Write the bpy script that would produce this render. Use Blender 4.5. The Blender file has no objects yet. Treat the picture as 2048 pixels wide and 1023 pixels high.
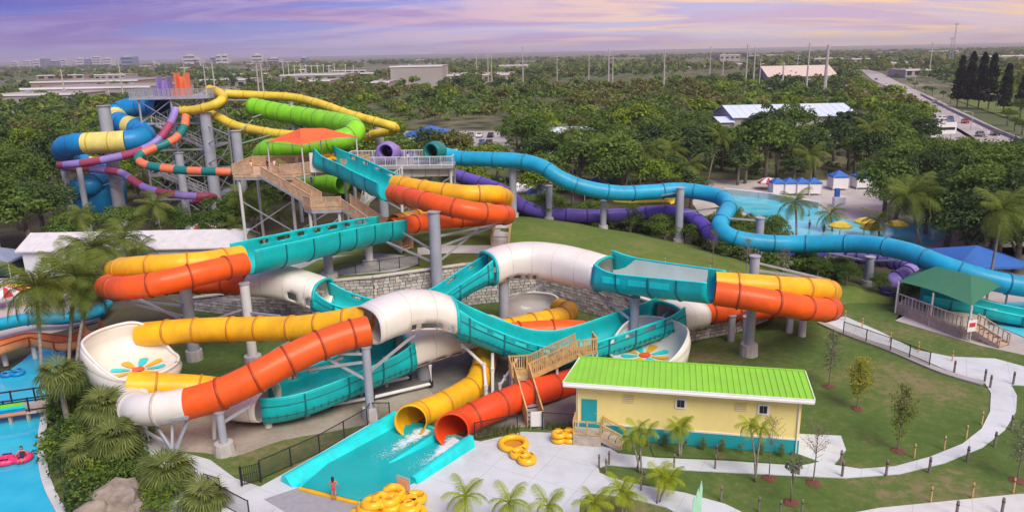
import bpy, bmesh, math, random
import numpy as np
from mathutils import Vector, Matrix
from mathutils.geometry import tessellate_polygon

R = math.radians
SC = bpy.context.scene
COL = SC.collection
rng = random.Random(11)
nrng = np.random.default_rng(5)

# ------------------------------------------------------------------ camera
CAM_H = 26.0
FPX = 1500.0            # focal length in pixels of the 2048 wide photograph
PITCH = R(15.2)
cam = bpy.data.cameras.new('camera')
cam.sensor_width = 36.0
cam.lens = FPX / 2048.0 * 36.0
cam.clip_start = 0.5
cam.clip_end = 60000.0
camo = bpy.data.objects.new('camera', cam)
camo.location = (0, 0, CAM_H)
ROLL = R(-1.12)
CAM_ROT = Matrix.Rotation(math.pi / 2 - PITCH, 3, 'X') @ Matrix.Rotation(ROLL, 3, 'Z')
camo.rotation_euler = CAM_ROT.to_euler()
COL.objects.link(camo)
SC.camera = camo

# ------------------------------------------------------------------ light
SUN_EL = R(50)
SUN_AZ = R(152)         # clockwise from +Y: behind the viewer, to the right
wd = bpy.data.worlds.new('World')
SC.world = wd
wd.use_nodes = True
nt = wd.node_tree
nt.nodes.clear()
N = nt.nodes.new
L = nt.links.new


def nmath(tree, op, a, b=None, c=None, clamp=False):
    n = tree.nodes.new('ShaderNodeMath')
    n.operation = op
    n.use_clamp = clamp
    for i, v in enumerate((a, b, c)):
        if v is None:
            continue
        if isinstance(v, (int, float)):
            n.inputs[i].default_value = v
        else:
            tree.links.new(v, n.inputs[i])
    return n.outputs[0]


def nmix(tree, fac, a, b):
    n = tree.nodes.new('ShaderNodeMix')
    n.data_type = 'RGBA'
    for s, v in ((n.inputs[0], fac), (n.inputs[6], a), (n.inputs[7], b)):
        if isinstance(v, (int, float)):
            s.default_value = v
        elif isinstance(v, tuple):
            s.default_value = v if len(v) == 4 else (*v, 1)
        else:
            tree.links.new(v, s)
    return n.outputs[2]


def nramp(tree, fac, stops):
    n = tree.nodes.new('ShaderNodeValToRGB')
    el = n.color_ramp.elements
    while len(el) < len(stops):
        el.new(0.5)
    for e, (p, c) in zip(el, stops):
        e.position = p
        e.color = (*c, 1) if len(c) == 3 else c
    tree.links.new(fac, n.inputs[0])
    return n.outputs[0]


out = N('ShaderNodeOutputWorld')
sky = N('ShaderNodeTexSky')
sky.sky_type = 'NISHITA'
sky.sun_disc = False
sky.sun_elevation = SUN_EL
sky.sun_rotation = SUN_AZ
sky.altitude = 20
sky.dust_density = 2.0
bg_sky = N('ShaderNodeBackground')
bg_sky.inputs[1].default_value = 0.08
L(sky.outputs[0], bg_sky.inputs[0])
tc = N('ShaderNodeTexCoord')
sx = N('ShaderNodeSeparateXYZ')
L(tc.outputs['Generated'], sx.inputs[0])
dz = nmath(nt, 'MAXIMUM', sx.outputs[2], 0.0)
den = nmath(nt, 'ADD', dz, 0.085)
cx_ = nmath(nt, 'DIVIDE', sx.outputs[0], den)
cy_ = nmath(nt, 'DIVIDE', sx.outputs[1], den)
cb = N('ShaderNodeCombineXYZ')
L(cx_, cb.inputs[0])
L(cy_, cb.inputs[1])


def cloud(scale, rough, dist, off, stretch=(1, 1, 1), rot=0.0):
    mp = N('ShaderNodeMapping')
    mp.inputs[1].default_value = off
    mp.inputs[2].default_value = (0, 0, rot)
    mp.inputs[3].default_value = stretch
    L(cb.outputs[0], mp.inputs[0])
    n = N('ShaderNodeTexNoise')
    n.inputs['Scale'].default_value = scale
    n.inputs['Detail'].default_value = 7
    n.inputs['Roughness'].default_value = rough
    n.inputs['Distortion'].default_value = dist
    L(mp.outputs[0], n.inputs['Vector'])
    return n.outputs[0]


# clear evening sky between the clouds: blue violet to the left, lilac to the right
az = nmath(nt, 'MULTIPLY_ADD', sx.outputs[0], 0.80, 0.5, clamp=True)
hi = nramp(nt, az, [(0.0, (.07, .08, .52)), (0.22, (.12, .13, .60)), (0.45, (.36, .36, .80)), (0.7, (.52, .47, .80)), (1.0, (.52, .43, .76))])
lo = nramp(nt, az, [(0.0, (.26, .29, .64)), (0.30, (.38, .40, .72)), (0.55, (.68, .67, .88)), (0.78, (.88, .74, .76)), (1.0, (.95, .68, .60))])
el_f = nramp(nt, dz, [(0.0, (0, 0, 0)), (0.062, (1, 1, 1))])
clear = nmix(nt, el_f, lo, hi)
# violet cloud bank, pale torn edges, then lit peach streaks
c1 = nramp(nt, cloud(0.34, .58, .7, (2.2, 3.3, 0), (.8, 1.25, 1), .42), [(.46, (0, 0, 0)), (.56, (1, 1, 1))])
ccol = nramp(nt, az, [(0.0, (.19, .13, .48)), (.30, (.32, .19, .50)), (.5, (.54, .36, .64)), (.75, (.66, .46, .66)), (1.0, (.66, .42, .56))])
s1 = nmix(nt, nmath(nt, 'MULTIPLY', c1, .90), clear, ccol)
c3 = nramp(nt, cloud(0.9, .66, 1.4, (1.7, 9.1, 0), (.6, 1.2, 1), .42), [(.50, (0, 0, 0)), (.68, (1, 1, 1))])
s1 = nmix(nt, nmath(nt, 'MULTIPLY', c3, .45), s1, nramp(nt, az, [(0.0, (.34, .30, .68)), (.4, (.66, .46, .70)), (1.0, (.92, .60, .55))]))
c2 = nramp(nt, cloud(0.55, .62, 1.1, (8.9, 4.3, 0), (.7, 1.4, 1), .36), [(.45, (0, 0, 0)), (.57, (1, 1, 1))])
pcol = nramp(nt, az, [(0.0, (.50, .42, .76)), (.40, (.82, .55, .66)), (.62, (1.0, .68, .54)), (.8, (1.1, .76, .38)), (1.0, (1.12, .70, .32))])
c2w = nmath(nt, 'MULTIPLY', c2, nramp(nt, az, [(0.0, (.15, .15, .15)), (.35, (.45, .45, .45)), (.6, (.95, .95, .95)), (1.0, (1, 1, 1))]))
s2 = nmix(nt, nmath(nt, 'MULTIPLY', c2w, .92), s1, pcol)
bg_cl = N('ShaderNodeBackground')
bg_cl.inputs[1].default_value = 0.92
L(s2, bg_cl.inputs[0])
ms = N('ShaderNodeMixShader')
ms.inputs[0].default_value = 0.88
L(bg_sky.outputs[0], ms.inputs[1])
L(bg_cl.outputs[0], ms.inputs[2])
L(ms.outputs[0], out.inputs[0])

sun = bpy.data.lights.new('sun', 'SUN')
sun.energy = 3.0
sun.angle = R(34)
sun.color = (1.0, .94, .80)
suno = bpy.data.objects.new('sun', sun)
sd = Vector((math.sin(SUN_AZ) * math.cos(SUN_EL), math.cos(SUN_AZ) * math.cos(SUN_EL), math.sin(SUN_EL)))
suno.rotation_euler = (-sd).to_track_quat('-Z', 'Y').to_euler()
suno.location = (40, -40, 120)
COL.objects.link(suno)
vs = SC.view_settings
vs.view_transform = 'Standard'
vs.look = 'None'
vs.gamma = 1
vs.use_curve_mapping = False
vs.exposure = 0.25
try:
    SC.cycles.volume_bounces = 0
    SC.cycles.max_bounces = 6
    SC.cycles.transparent_max_bounces = 12
except Exception:
    pass

# ------------------------------------------------------------------ survey: picture points to places


def ray(x, y):
    u = (x - 1024) / FPX
    v = (y - 511.5) / FPX
    return CAM_ROT @ Vector((u, -v, -1))


def proj(p):                            # where a place falls in the photograph
    q = CAM_ROT.transposed() @ (Vector(p) - Vector((0, 0, CAM_H)))
    if q.z > -.1:
        return (-9999, -9999)
    return (1024 + FPX * q.x / -q.z, 511.5 - FPX * q.y / -q.z)


def G(x, y, z=0.0):                     # the place seen at (x, y) at height z
    r = ray(x, y)
    t = (z - CAM_H) / r.z
    return Vector((r.x * t, r.y * t, z))


def W(x, y, Y):                         # the place seen at (x, y) at distance Y
    r = ray(x, y)
    t = Y / r.y
    return Vector((r.x * t, Y, CAM_H + r.z * t))


# ------------------------------------------------------------------ materials
MATS = {}


def mat(name, col, rough=.5, var=.10, scale=1.2, metal=0.0, coat=0.0, bump=0.0, bscale=12.0, dirt=0.0, dirtcol=(.2, .17, .13), dscale=.6, spec=.5):
    m = bpy.data.materials.new(name)
    m.use_nodes = True
    t = m.node_tree
    b = t.nodes['Principled BSDF']
    g = t.nodes.new('ShaderNodeNewGeometry')
    n = t.nodes.new('ShaderNodeTexNoise')
    n.inputs['Scale'].default_value = scale
    n.inputs['Detail'].default_value = 5
    n.inputs['Roughness'].default_value = .6
    t.links.new(g.outputs['Position'], n.inputs['Vector'])
    lo_ = tuple(max(0, c * (1 - var)) for c in col)
    hi_ = tuple(min(1, c * (1 + var)) for c in col)
    c = nramp(t, n.outputs[0], [(.3, lo_), (.7, hi_)])
    if dirt > 0:
        mp = t.nodes.new('ShaderNodeMapping')
        mp.inputs[3].default_value = (1, 1, .35)
        t.links.new(g.outputs['Position'], mp.inputs[0])
        n2 = t.nodes.new('ShaderNodeTexNoise')
        n2.inputs['Scale'].default_value = dscale
        n2.inputs['Detail'].default_value = 8
        n2.inputs['Roughness'].default_value = .7
        t.links.new(mp.outputs[0], n2.inputs['Vector'])
        f = nramp(t, n2.outputs[0], [(.45, (0, 0, 0)), (.75, (dirt, dirt, dirt))])
        c = nmix(t, f, c, dirtcol)
    t.links.new(c, b.inputs['Base Color'])
    b.inputs['Roughness'].default_value = rough
    b.inputs['Metallic'].default_value = metal
    b.inputs['Coat Weight'].default_value = coat
    b.inputs['Specular IOR Level'].default_value = spec
    if bump > 0:
        nb = t.nodes.new('ShaderNodeTexNoise')
        nb.inputs['Scale'].default_value = bscale
        nb.inputs['Detail'].default_value = 6
        t.links.new(g.outputs['Position'], nb.inputs['Vector'])
        bp = t.nodes.new('ShaderNodeBump')
        bp.inputs['Strength'].default_value = bump
        bp.inputs['Distance'].default_value = .05
        t.links.new(nb.outputs[0], bp.inputs['Height'])
        t.links.new(bp.outputs[0], b.inputs['Normal'])
    MATS[name] = m
    return m


def gel(name, col, rough=.46, var=.18, dirt=.60):       # moulded fibreglass with a worn gel coat
    return mat(name, col, rough=rough, var=var, scale=.5, coat=.12, dirt=dirt, dirtcol=tuple(c * .55 + .03 for c in col), dscale=1.1, bump=.05, bscale=3, spec=.3)


M_ORANGE = gel('orange_gelcoat', (.84, .105, .008))
M_RED = gel('red_gelcoat', (.78, .066, .008))
M_YELLOW = gel('yellow_gelcoat', (.86, .45, .008))
M_TEAL = gel('teal_gelcoat', (.002, .47, .48))
M_WHITE = mat('white_gelcoat', (.76, .735, .67), rough=.33, var=.05, scale=.5, coat=.25, dirt=.35, dirtcol=(.55, .50, .41), dscale=.7)
M_CYAN = gel('cyan_gelcoat', (.008, .36, .58))
M_PURPLE = gel('purple_gelcoat', (.115, .075, .42))
M_LILAC = gel('lilac_gelcoat', (.30, .22, .56))
M_LEMON = gel('lemon_gelcoat', (.78, .58, .05))
M_LIME = gel('lime_gelcoat', (.24, .66, .015))
M_BLUE = gel('blue_gelcoat', (.005, .24, .55))
M_PALEYEL = gel('pale_yellow_gelcoat', (.78, .68, .19))
M_MAROON = gel('maroon_gelcoat', (.36, .06, .12))
M_SALMON = gel('salmon_gelcoat', (.80, .20, .09))
M_DKTEAL = gel('dark_teal_gelcoat', (.006, .20, .19))
M_PEACH = gel('peach_gelcoat', (.72, .29, .12))
M_TURQ = gel('turquoise_gelcoat', (.008, .68, .70))
for nm, c in (('orange', (.36, .045, .008)), ('yellow', (.52, .22, .01)), ('teal', (.004, .16, .18)), ('cyan', (.004, .19, .32)), ('purple', (.05, .03, .20)),
              ('lime', (.10, .34, .01)), ('white', (.50, .47, .42)), ('blue', (.004, .10, .30)), ('lemon', (.55, .38, .03))):
    mat('flange_' + nm, c, rough=.45, var=.15)
M_STEEL = mat('galvanised_steel', (.40, .42, .46), rough=.5, var=.14, scale=1.6, metal=.25, dirt=.3, dirtcol=(.27, .27, .27))
M_COLUMN = mat('grey_column_paint', (.36, .39, .45), rough=.5, var=.10, scale=.8, dirt=.4, dirtcol=(.22, .23, .25), dscale=.9)
M_COLPALE = mat('pale_column_paint', (.62, .62, .62), rough=.5, var=.08, dirt=.3, dirtcol=(.4, .38, .35))
M_CONC = mat('concrete_base', (.46, .44, .42), rough=.85, var=.14, scale=2, bump=.2)
M_WOOD = mat('timber_tan', (.56, .385, .24), rough=.7, var=.25, scale=2.2, bump=.2, dirt=.3, dirtcol=(.2, .13, .08))
M_WOOD2 = mat('timber_golden', (.56, .37, .145), rough=.7, var=.25, scale=2.2, bump=.2, dirt=.3, dirtcol=(.24, .15, .07))
M_WOODGREY = mat('weathered_timber', (.46, .39, .32), rough=.8, var=.2, scale=2.0, bump=.2)
M_BLACK = mat('black_powder_coat', (.018, .019, .022), rough=.5, var=.2)
M_DARK = mat('dark_void', (.02, .02, .025), rough=.8)
M_CREAM = mat('cream_stucco', (.88, .74, .27), rough=.85, var=.04, scale=.8, bump=.15, bscale=40, dirt=.15, dirtcol=(.6, .44, .22))
M_PTEAL = mat('teal_paint', (.010, .36, .39), rough=.6, var=.06, dirt=.15, dirtcol=(.03, .22, .24))
M_TRIM = mat('white_trim_paint', (.78, .78, .76), rough=.55, var=.05, dirt=.15, dirtcol=(.5, .48, .44))
M_GROOF = mat('green_metal_roof', (.24, .60, .035), rough=.42, var=.06, scale=.6, dirt=.25, dirtcol=(.18, .44, .05), dscale=.5)
M_PVC = mat('white_pvc', (.72, .72, .71), rough=.4, var=.06)
M_GLASSD = mat('dark_glass', (.03, .035, .045), rough=.12, var=.2)
M_YTUBE = mat('yellow_vinyl', (.88, .47, .008), rough=.32, var=.05, coat=.2)
M_PINKTUBE = mat('pink_vinyl', (.75, .04, .16), rough=.35, var=.06)
M_ROCK = mat('rough_rock', (.26, .22, .18), rough=.9, var=.35, scale=1.5, bump=.8, bscale=3)
M_STONE0 = mat('wall_block_plain', (.44, .40, .36), rough=.9, var=.28, scale=1.1, bump=.5, bscale=9)
M_STONE = bpy.data.materials.new('wall_block')
M_STONE.use_nodes = True
_t = M_STONE.node_tree
_g = _t.nodes.new('ShaderNodeNewGeometry')
_n = _t.nodes.new('ShaderNodeTexNoise')
_n.inputs['Scale'].default_value = 2.5
_n.inputs['Detail'].default_value = 8
_t.links.new(_g.outputs['Position'], _n.inputs['Vector'])
_f = nmath(_t, 'MULTIPLY_ADD', _n.outputs[0], .5, nmath(_t, 'MULTIPLY', _g.outputs['Random Per Island'], .5))
_t.links.new(nramp(_t, _f, [(.2, (.31, .28, .26)), (.45, (.48, .45, .41)), (.65, (.60, .565, .52)), (.85, (.66, .63, .58))]), _t.nodes['Principled BSDF'].inputs['Base Color'])
_t.nodes['Principled BSDF'].inputs['Roughness'].default_value = .9
_b = _t.nodes.new('ShaderNodeBump')
_b.inputs['Strength'].default_value = .5
_b.inputs['Distance'].default_value = .05
_t.links.new(_n.outputs[0], _b.inputs['Height'])
_t.links.new(_b.outputs[0], _t.nodes['Principled BSDF'].inputs['Normal'])
M_JOINT = mat('wall_joint', (.15, .135, .12), rough=.95)
M_MULCH = mat('red_mulch', (.145, .055, .036), rough=.95, var=.3, scale=6, bump=.6)
M_BARK = mat('grey_bark', (.20, .17, .14), rough=.9, var=.3, scale=3, bump=.5)
M_PALMBARK = mat('palm_bark', (.27, .235, .20), rough=.9, var=.3, scale=4, bump=.5)
M_OCANOPY = mat('orange_fabric', (.82, .135, .035), rough=.75, var=.05)
M_GCANOPY = mat('green_fabric', (.032, .165, .090), rough=.7, var=.06)
M_BCANOPY = mat('blue_fabric', (.030, .14, .46), rough=.7, var=.08)
M_WCANOPY = mat('white_fabric', (.78, .76, .76), rough=.7, var=.05)
M_RCANOPY = mat('red_fabric', (.60, .03, .05), rough=.7, var=.05)
M_TENTG = mat('dark_green_tarp', (.012, .045, .042), rough=.7, var=.2)
M_GREYMAT = mat('grey_rubber_mat', (.30, .31, .33), rough=.8, var=.10, scale=3)
M_PALEROOF = mat('pale_flat_roof', (.38, .355, .355), rough=.8, var=.14, scale=.05)
M_MAUVEROOF = mat('mauve_flat_roof', (.30, .255, .265), rough=.8, var=.2, scale=.05)
M_WALLFAR = mat('far_wall_paint', (.36, .33, .31), rough=.8, var=.1, scale=.05)
M_TANFAR = mat('tan_wall_paint', (.34, .265, .205), rough=.8, var=.1, scale=.05)
M_METALROOF = mat('blue_white_metal_roof', (.60, .70, .82), rough=.45, var=.05, scale=.1)
M_TOWERFAR = mat('tower_block_paint', (.50, .49, .52), rough=.7, var=.06, scale=.02)
M_TOWERDK = mat('tower_block_blue_glass', (.16, .22, .33), rough=.4, var=.06, scale=.02)
M_POLE = mat('pole_grey', (.46, .43, .41), rough=.7, var=.1)
M_SKIN = mat('skin', (.48, .24, .15), rough=.55, var=.05)
M_HAIR = mat('dark_hair', (.025, .017, .013), rough=.6)
M_SUITRED = mat('pink_swimwear', (.62, .09, .11), rough=.7)
M_SHIRTW = mat('white_shirt', (.75, .73, .72), rough=.8)
M_SHIRTBK = mat('black_shirt', (.03, .03, .035), rough=.8)
M_SHORTB = mat('navy_shorts', (.03, .05, .16), rough=.8)
M_TYRE = mat('tyre_rubber', (.02, .02, .02), rough=.8)
CARCOL = [mat('car_paint_' + n, c, rough=.25, var=.02, coat=.6) for n, c in
          (('white', (.75, .75, .76)), ('silver', (.42, .43, .46)), ('black', (.02, .02, .025)), ('red', (.40, .03, .03)), ('blue', (.05, .10, .28)), ('grey', (.16, .17, .18)))]


def leafmat(name, cols, objvar=.5, transl=.25):
    m = bpy.data.materials.new(name)
    m.use_nodes = True
    t = m.node_tree
    t.nodes.remove(t.nodes['Principled BSDF'])
    g = t.nodes.new('ShaderNodeNewGeometry')
    oi = t.nodes.new('ShaderNodeObjectInfo')
    n = t.nodes.new('ShaderNodeTexNoise')
    n.inputs['Scale'].default_value = .11
    n.inputs['Detail'].default_value = 4
    t.links.new(g.outputs['Position'], n.inputs['Vector'])
    f = nmath(t, 'MULTIPLY', g.outputs['Random Per Island'], .42)
    f = nmath(t, 'MULTIPLY_ADD', oi.outputs['Random'], objvar * .5, f)
    f = nmath(t, 'MULTIPLY_ADD', n.outputs[0], .62, f)
    f = nmath(t, 'SUBTRACT', f, .18)
    c = nramp(t, f, [(i / (len(cols) - 1) * .8 + .1, k) for i, k in enumerate(cols)])
    d = t.nodes.new('ShaderNodeBsdfDiffuse')
    tr = t.nodes.new('ShaderNodeBsdfTranslucent')
    gl = t.nodes.new('ShaderNodeBsdfGlossy')
    gl.inputs['Roughness'].default_value = .55
    gl.inputs['Color'].default_value = (.5, .5, .4, 1)
    t.links.new(c, d.inputs[0])
    t.links.new(c, tr.inputs[0])
    mx = t.nodes.new('ShaderNodeMixShader')
    mx.inputs[0].default_value = transl
    t.links.new(d.outputs[0], mx.inputs[1])
    t.links.new(tr.outputs[0], mx.inputs[2])
    m2 = t.nodes.new('ShaderNodeMixShader')
    m2.inputs[0].default_value = .02
    t.links.new(mx.outputs[0], m2.inputs[1])
    t.links.new(gl.outputs[0], m2.inputs[2])
    t.links.new(m2.outputs[0], t.nodes['Material Output'].inputs[0])
    MATS[name] = m
    return m


M_LEAF = leafmat('broad_leaf', [(.048, .098, .022), (.095, .170, .034), (.155, .240, .046), (.230, .310, .060)], transl=.35)
M_LEAFLIME = leafmat('lime_leaf', [(.085, .150, .018), (.15, .235, .026), (.22, .31, .034), (.31, .38, .046)], transl=.35)
M_LEAFOLIVE = leafmat('olive_leaf', [(.080, .095, .030), (.130, .150, .042), (.190, .200, .055), (.25, .24, .070)], transl=.3)
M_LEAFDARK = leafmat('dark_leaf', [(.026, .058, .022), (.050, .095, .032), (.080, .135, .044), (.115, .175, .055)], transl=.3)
M_LEAFPINE = leafmat('pine_needles', [(.014, .028, .016), (.024, .044, .022), (.038, .060, .028), (.05, .07, .03)])
M_LEAFYEL = leafmat('yellow_green_leaf', [(.19, .22, .025), (.31, .33, .035), (.43, .41, .05), (.53, .46, .06)], transl=.35)
M_LEAFGREY = leafmat('grey_green_leaf', [(.10, .12, .065), (.155, .18, .10), (.22, .24, .14), (.27, .28, .18)])
M_LEAFBROWN = leafmat('brown_twig', [(.16, .11, .07), (.22, .16, .11), (.28, .21, .15), (.3, .24, .17)])
M_FROND = leafmat('palm_frond', [(.085, .130, .026), (.140, .195, .034), (.205, .255, .045), (.29, .31, .060)], transl=.35)
M_FRONDB = leafmat('bright_palm_frond', [(.19, .28, .020), (.30, .40, .026), (.43, .49, .034), (.56, .54, .05)], transl=.4)
M_FRONDG = leafmat('fan_palm_frond', [(.085, .120, .036), (.145, .190, .052), (.215, .260, .072), (.30, .33, .10)], transl=.3)


def ground_mat(name, cols, scale, bump=.4, bscale=8, detail_scale=3.0, detail=.35, rough=.95):
    m = bpy.data.materials.new(name)
    m.use_nodes = True
    t = m.node_tree
    b = t.nodes['Principled BSDF']
    b.inputs['Roughness'].default_value = rough
    b.inputs['Specular IOR Level'].default_value = .2
    g = t.nodes.new('ShaderNodeNewGeometry')

    def noise(s, d=6, r=.6):
        n = t.nodes.new('ShaderNodeTexNoise')
        n.inputs['Scale'].default_value = s
        n.inputs['Detail'].default_value = d
        n.inputs['Roughness'].default_value = r
        t.links.new(g.outputs['Position'], n.inputs['Vector'])
        return n.outputs[0]
    f = noise(scale)
    f2 = noise(detail_scale, 8, .75)
    f = nmath(t, 'MULTIPLY_ADD', nmath(t, 'SUBTRACT', f2, .5), detail, f)
    c = nramp(t, f, cols)
    t.links.new(c, b.inputs['Base Color'])
    if bump:
        bp = t.nodes.new('ShaderNodeBump')
        bp.inputs['Strength'].default_value = bump
        bp.inputs['Distance'].default_value = .08
        t.links.new(noise(bscale, 6, .7), bp.inputs['Height'])
        t.links.new(bp.outputs[0], b.inputs['Normal'])
    MATS[name] = m
    return m


M_LAWN = ground_mat('mown_grass', [(.33, (.205, .178, .092)), (.42, (.134, .160, .051)), (.52, (.089, .146, .034)), (.68, (.066, .122, .025))], .10, detail=.95, detail_scale=1.3)
M_MOUND = ground_mat('mound_grass', [(.28, (.195, .185, .068)), (.42, (.140, .178, .042)), (.56, (.104, .162, .030)), (.75, (.082, .140, .024))], .12, detail=.85, detail_scale=1.1)
M_EARTH = ground_mat('far_ground', [(.30, (.075, .105, .045)), (.46, (.10, .125, .052)), (.58, (.15, .145, .085)), (.70, (.33, .29, .25))], .006, bump=0, detail_scale=.05, detail=.4)
M_NEAREARTH = ground_mat('dark_soil', [(.3, (.05, .055, .025)), (.55, (.085, .075, .045)), (.75, (.14, .115, .08))], .2)  # dark green and brown soil tones mixed by noise
M_SAND = ground_mat('sandy_soil', [(.3, (.20, .165, .13)), (.5, (.34, .29, .235)), (.7, (.45, .40, .335))], .18, detail=.4)
M_GRAVEL = ground_mat('grey_gravel', [(.3, (.13, .12, .115)), (.5, (.21, .195, .185)), (.7, (.29, .265, .245))], .25, bscale=25, detail_scale=12)
M_PLAZA = ground_mat('pale_concrete', [(.25, (0.475, 0.514, 0.537)), (.5, (0.560, 0.609, 0.633)), (.75, (0.617, 0.672, 0.701))], .12, bump=.08, bscale=20, detail=.35, detail_scale=1.5, rough=.8)
M_PATHC = ground_mat('path_concrete', [(.25, (0.485, 0.495, 0.482)), (.5, (0.582, 0.597, 0.583)), (.75, (0.630, 0.653, 0.647))], .2, bump=.08, bscale=20, detail=.35, detail_scale=1.5, rough=.8)
for _m in (M_PLAZA, M_PATHC):
    _t = _m.node_tree
    _pb = _t.nodes['Principled BSDF']
    _base = _pb.inputs['Base Color'].links[0].from_socket
    _g = _t.nodes.new('ShaderNodeNewGeometry')
    _mp = _t.nodes.new('ShaderNodeMapping')
    _mp.inputs[2].default_value = (0, 0, .52)
    _t.links.new(_g.outputs['Position'], _mp.inputs[0])
    _s = _t.nodes.new('ShaderNodeSeparateXYZ')
    _t.links.new(_mp.outputs[0], _s.inputs[0])
    _l = None
    for _k in (0, 1):
        _f = nmath(_t, 'FRACT', nmath(_t, 'DIVIDE', nmath(_t, 'ADD', _s.outputs[_k], 500.0), 3.0))
        _f = nmath(_t, 'LESS_THAN', _f, .018)
        _l = _f if _l is None else nmath(_t, 'MAXIMUM', _l, _f)
    _c = nmix(_t, nmath(_t, 'MULTIPLY', _l, .30), _base, (.22, .21, .2))
    _nz = _t.nodes.new('ShaderNodeTexNoise')
    _nz.inputs['Scale'].default_value = .45
    _nz.inputs['Detail'].default_value = 9
    _nz.inputs['Roughness'].default_value = .68
    _t.links.new(_g.outputs['Position'], _nz.inputs['Vector'])
    _c = nmix(_t, nramp(_t, _nz.outputs[0], [(.48, (0, 0, 0)), (.70, (.42, .42, .42))]), _c, (.36, .34, .32))
    _t.links.new(_c, _pb.inputs['Base Color'])
M_KERB = ground_mat('kerb_concrete', [(.3, (.30, .29, .28)), (.7, (.42, .41, .39))], .3, bump=.1)
M_DECK = ground_mat('pool_deck', [(.3, (.36, .33, .31)), (.6, (.50, .46, .43))], .2, bump=.1)
M_ROAD = ground_mat('highway_asphalt', [(.3, (.34, .31, .30)), (.7, (.44, .41, .40))], .05, bump=0)


def water_mat(name, col, col2, rough=.08, scale=1.6, bump=.12):
    m = bpy.data.materials.new(name)
    m.use_nodes = True
    t = m.node_tree
    b = t.nodes['Principled BSDF']
    g = t.nodes.new('ShaderNodeNewGeometry')
    n = t.nodes.new('ShaderNodeTexNoise')
    n.inputs['Scale'].default_value = .35
    n.inputs['Detail'].default_value = 5
    t.links.new(g.outputs['Position'], n.inputs['Vector'])
    t.links.new(nramp(t, n.outputs[0], [(.35, col), (.68, col2)]), b.inputs['Base Color'])
    b.inputs['Roughness'].default_value = rough
    b.inputs['IOR'].default_value = 1.33
    n2 = t.nodes.new('ShaderNodeTexNoise')
    n2.inputs['Scale'].default_value = scale
    n2.inputs['Detail'].default_value = 4
    t.links.new(g.outputs['Position'], n2.inputs['Vector'])
    bp = t.nodes.new('ShaderNodeBump')
    bp.inputs['Strength'].default_value = bump
    bp.inputs['Distance'].default_value = .1
    t.links.new(n2.outputs[0], bp.inputs['Height'])
    t.links.new(bp.outputs[0], b.inputs['Normal'])
    MATS[name] = m
    return m


M_RIVER = water_mat('river_water', (.02, .40, .60), (.05, .50, .68))
M_POOL = water_mat('splash_water', (.008, .37, .38), (.015, .44, .45), scale=3, bump=.2)
M_WAVE = water_mat('wave_pool_water', (.06, .52, .66), (.20, .62, .70))
_t = M_POOL.node_tree
_pb = _t.nodes['Principled BSDF']
_base = _pb.inputs['Base Color'].links[0].from_socket
_g = _t.nodes.new('ShaderNodeNewGeometry')
_nz = _t.nodes.new('ShaderNodeTexNoise')
_nz.inputs['Scale'].default_value = 2.6
_nz.inputs['Detail'].default_value = 9
_nz.inputs['Roughness'].default_value = .72
_t.links.new(_g.outputs['Position'], _nz.inputs['Vector'])
_acc = None
for _a, _b in (((842, 864), (748, 922)), ((908, 882), (826, 944))):
    _A, _B = G(*_a, .2), G(*_b, .2)
    _d = (_B - _A)
    _ln = _d.length
    _d /= _ln
    _sub = _t.nodes.new('ShaderNodeVectorMath')
    _sub.operation = 'SUBTRACT'
    _t.links.new(_g.outputs['Position'], _sub.inputs[0])
    _sub.inputs[1].default_value = _A
    _dt = []
    for _v in (_d, Vector((_d.y, -_d.x, 0))):
        _k = _t.nodes.new('ShaderNodeVectorMath')
        _k.operation = 'DOT_PRODUCT'
        _t.links.new(_sub.outputs[0], _k.inputs[0])
        _k.inputs[1].default_value = _v
        _dt.append(_k.outputs['Value'])
    _al = nmath(_t, 'MULTIPLY', nmath(_t, 'SUBTRACT', 1.0, nmath(_t, 'DIVIDE', _dt[0], _ln), clamp=True), nmath(_t, 'GREATER_THAN', _dt[0], -.6))
    _lat = nmath(_t, 'SUBTRACT', 1.0, nmath(_t, 'DIVIDE', nmath(_t, 'ABSOLUTE', _dt[1]), .85), clamp=True)
    _m = nmath(_t, 'MULTIPLY', _al, _lat)
    _acc = _m if _acc is None else nmath(_t, 'MAXIMUM', _acc, _m)
_ff = nmath(_t, 'ADD', nmath(_t, 'MULTIPLY', _nz.outputs[0], 1.0), nmath(_t, 'MULTIPLY', _acc, .62))
_fm = nmath(_t, 'MULTIPLY', nramp(_t, _ff, [(.66, (0, 0, 0)), (.92, (1, 1, 1))]), nmath(_t, 'GREATER_THAN', _acc, .001))
_t.links.new(nmix(_t, _fm, _base, (.78, .86, .88)), _pb.inputs['Base Color'])
M_FOAM = mat('white_foam', (.82, .86, .88), rough=.6, var=.05)


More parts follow.
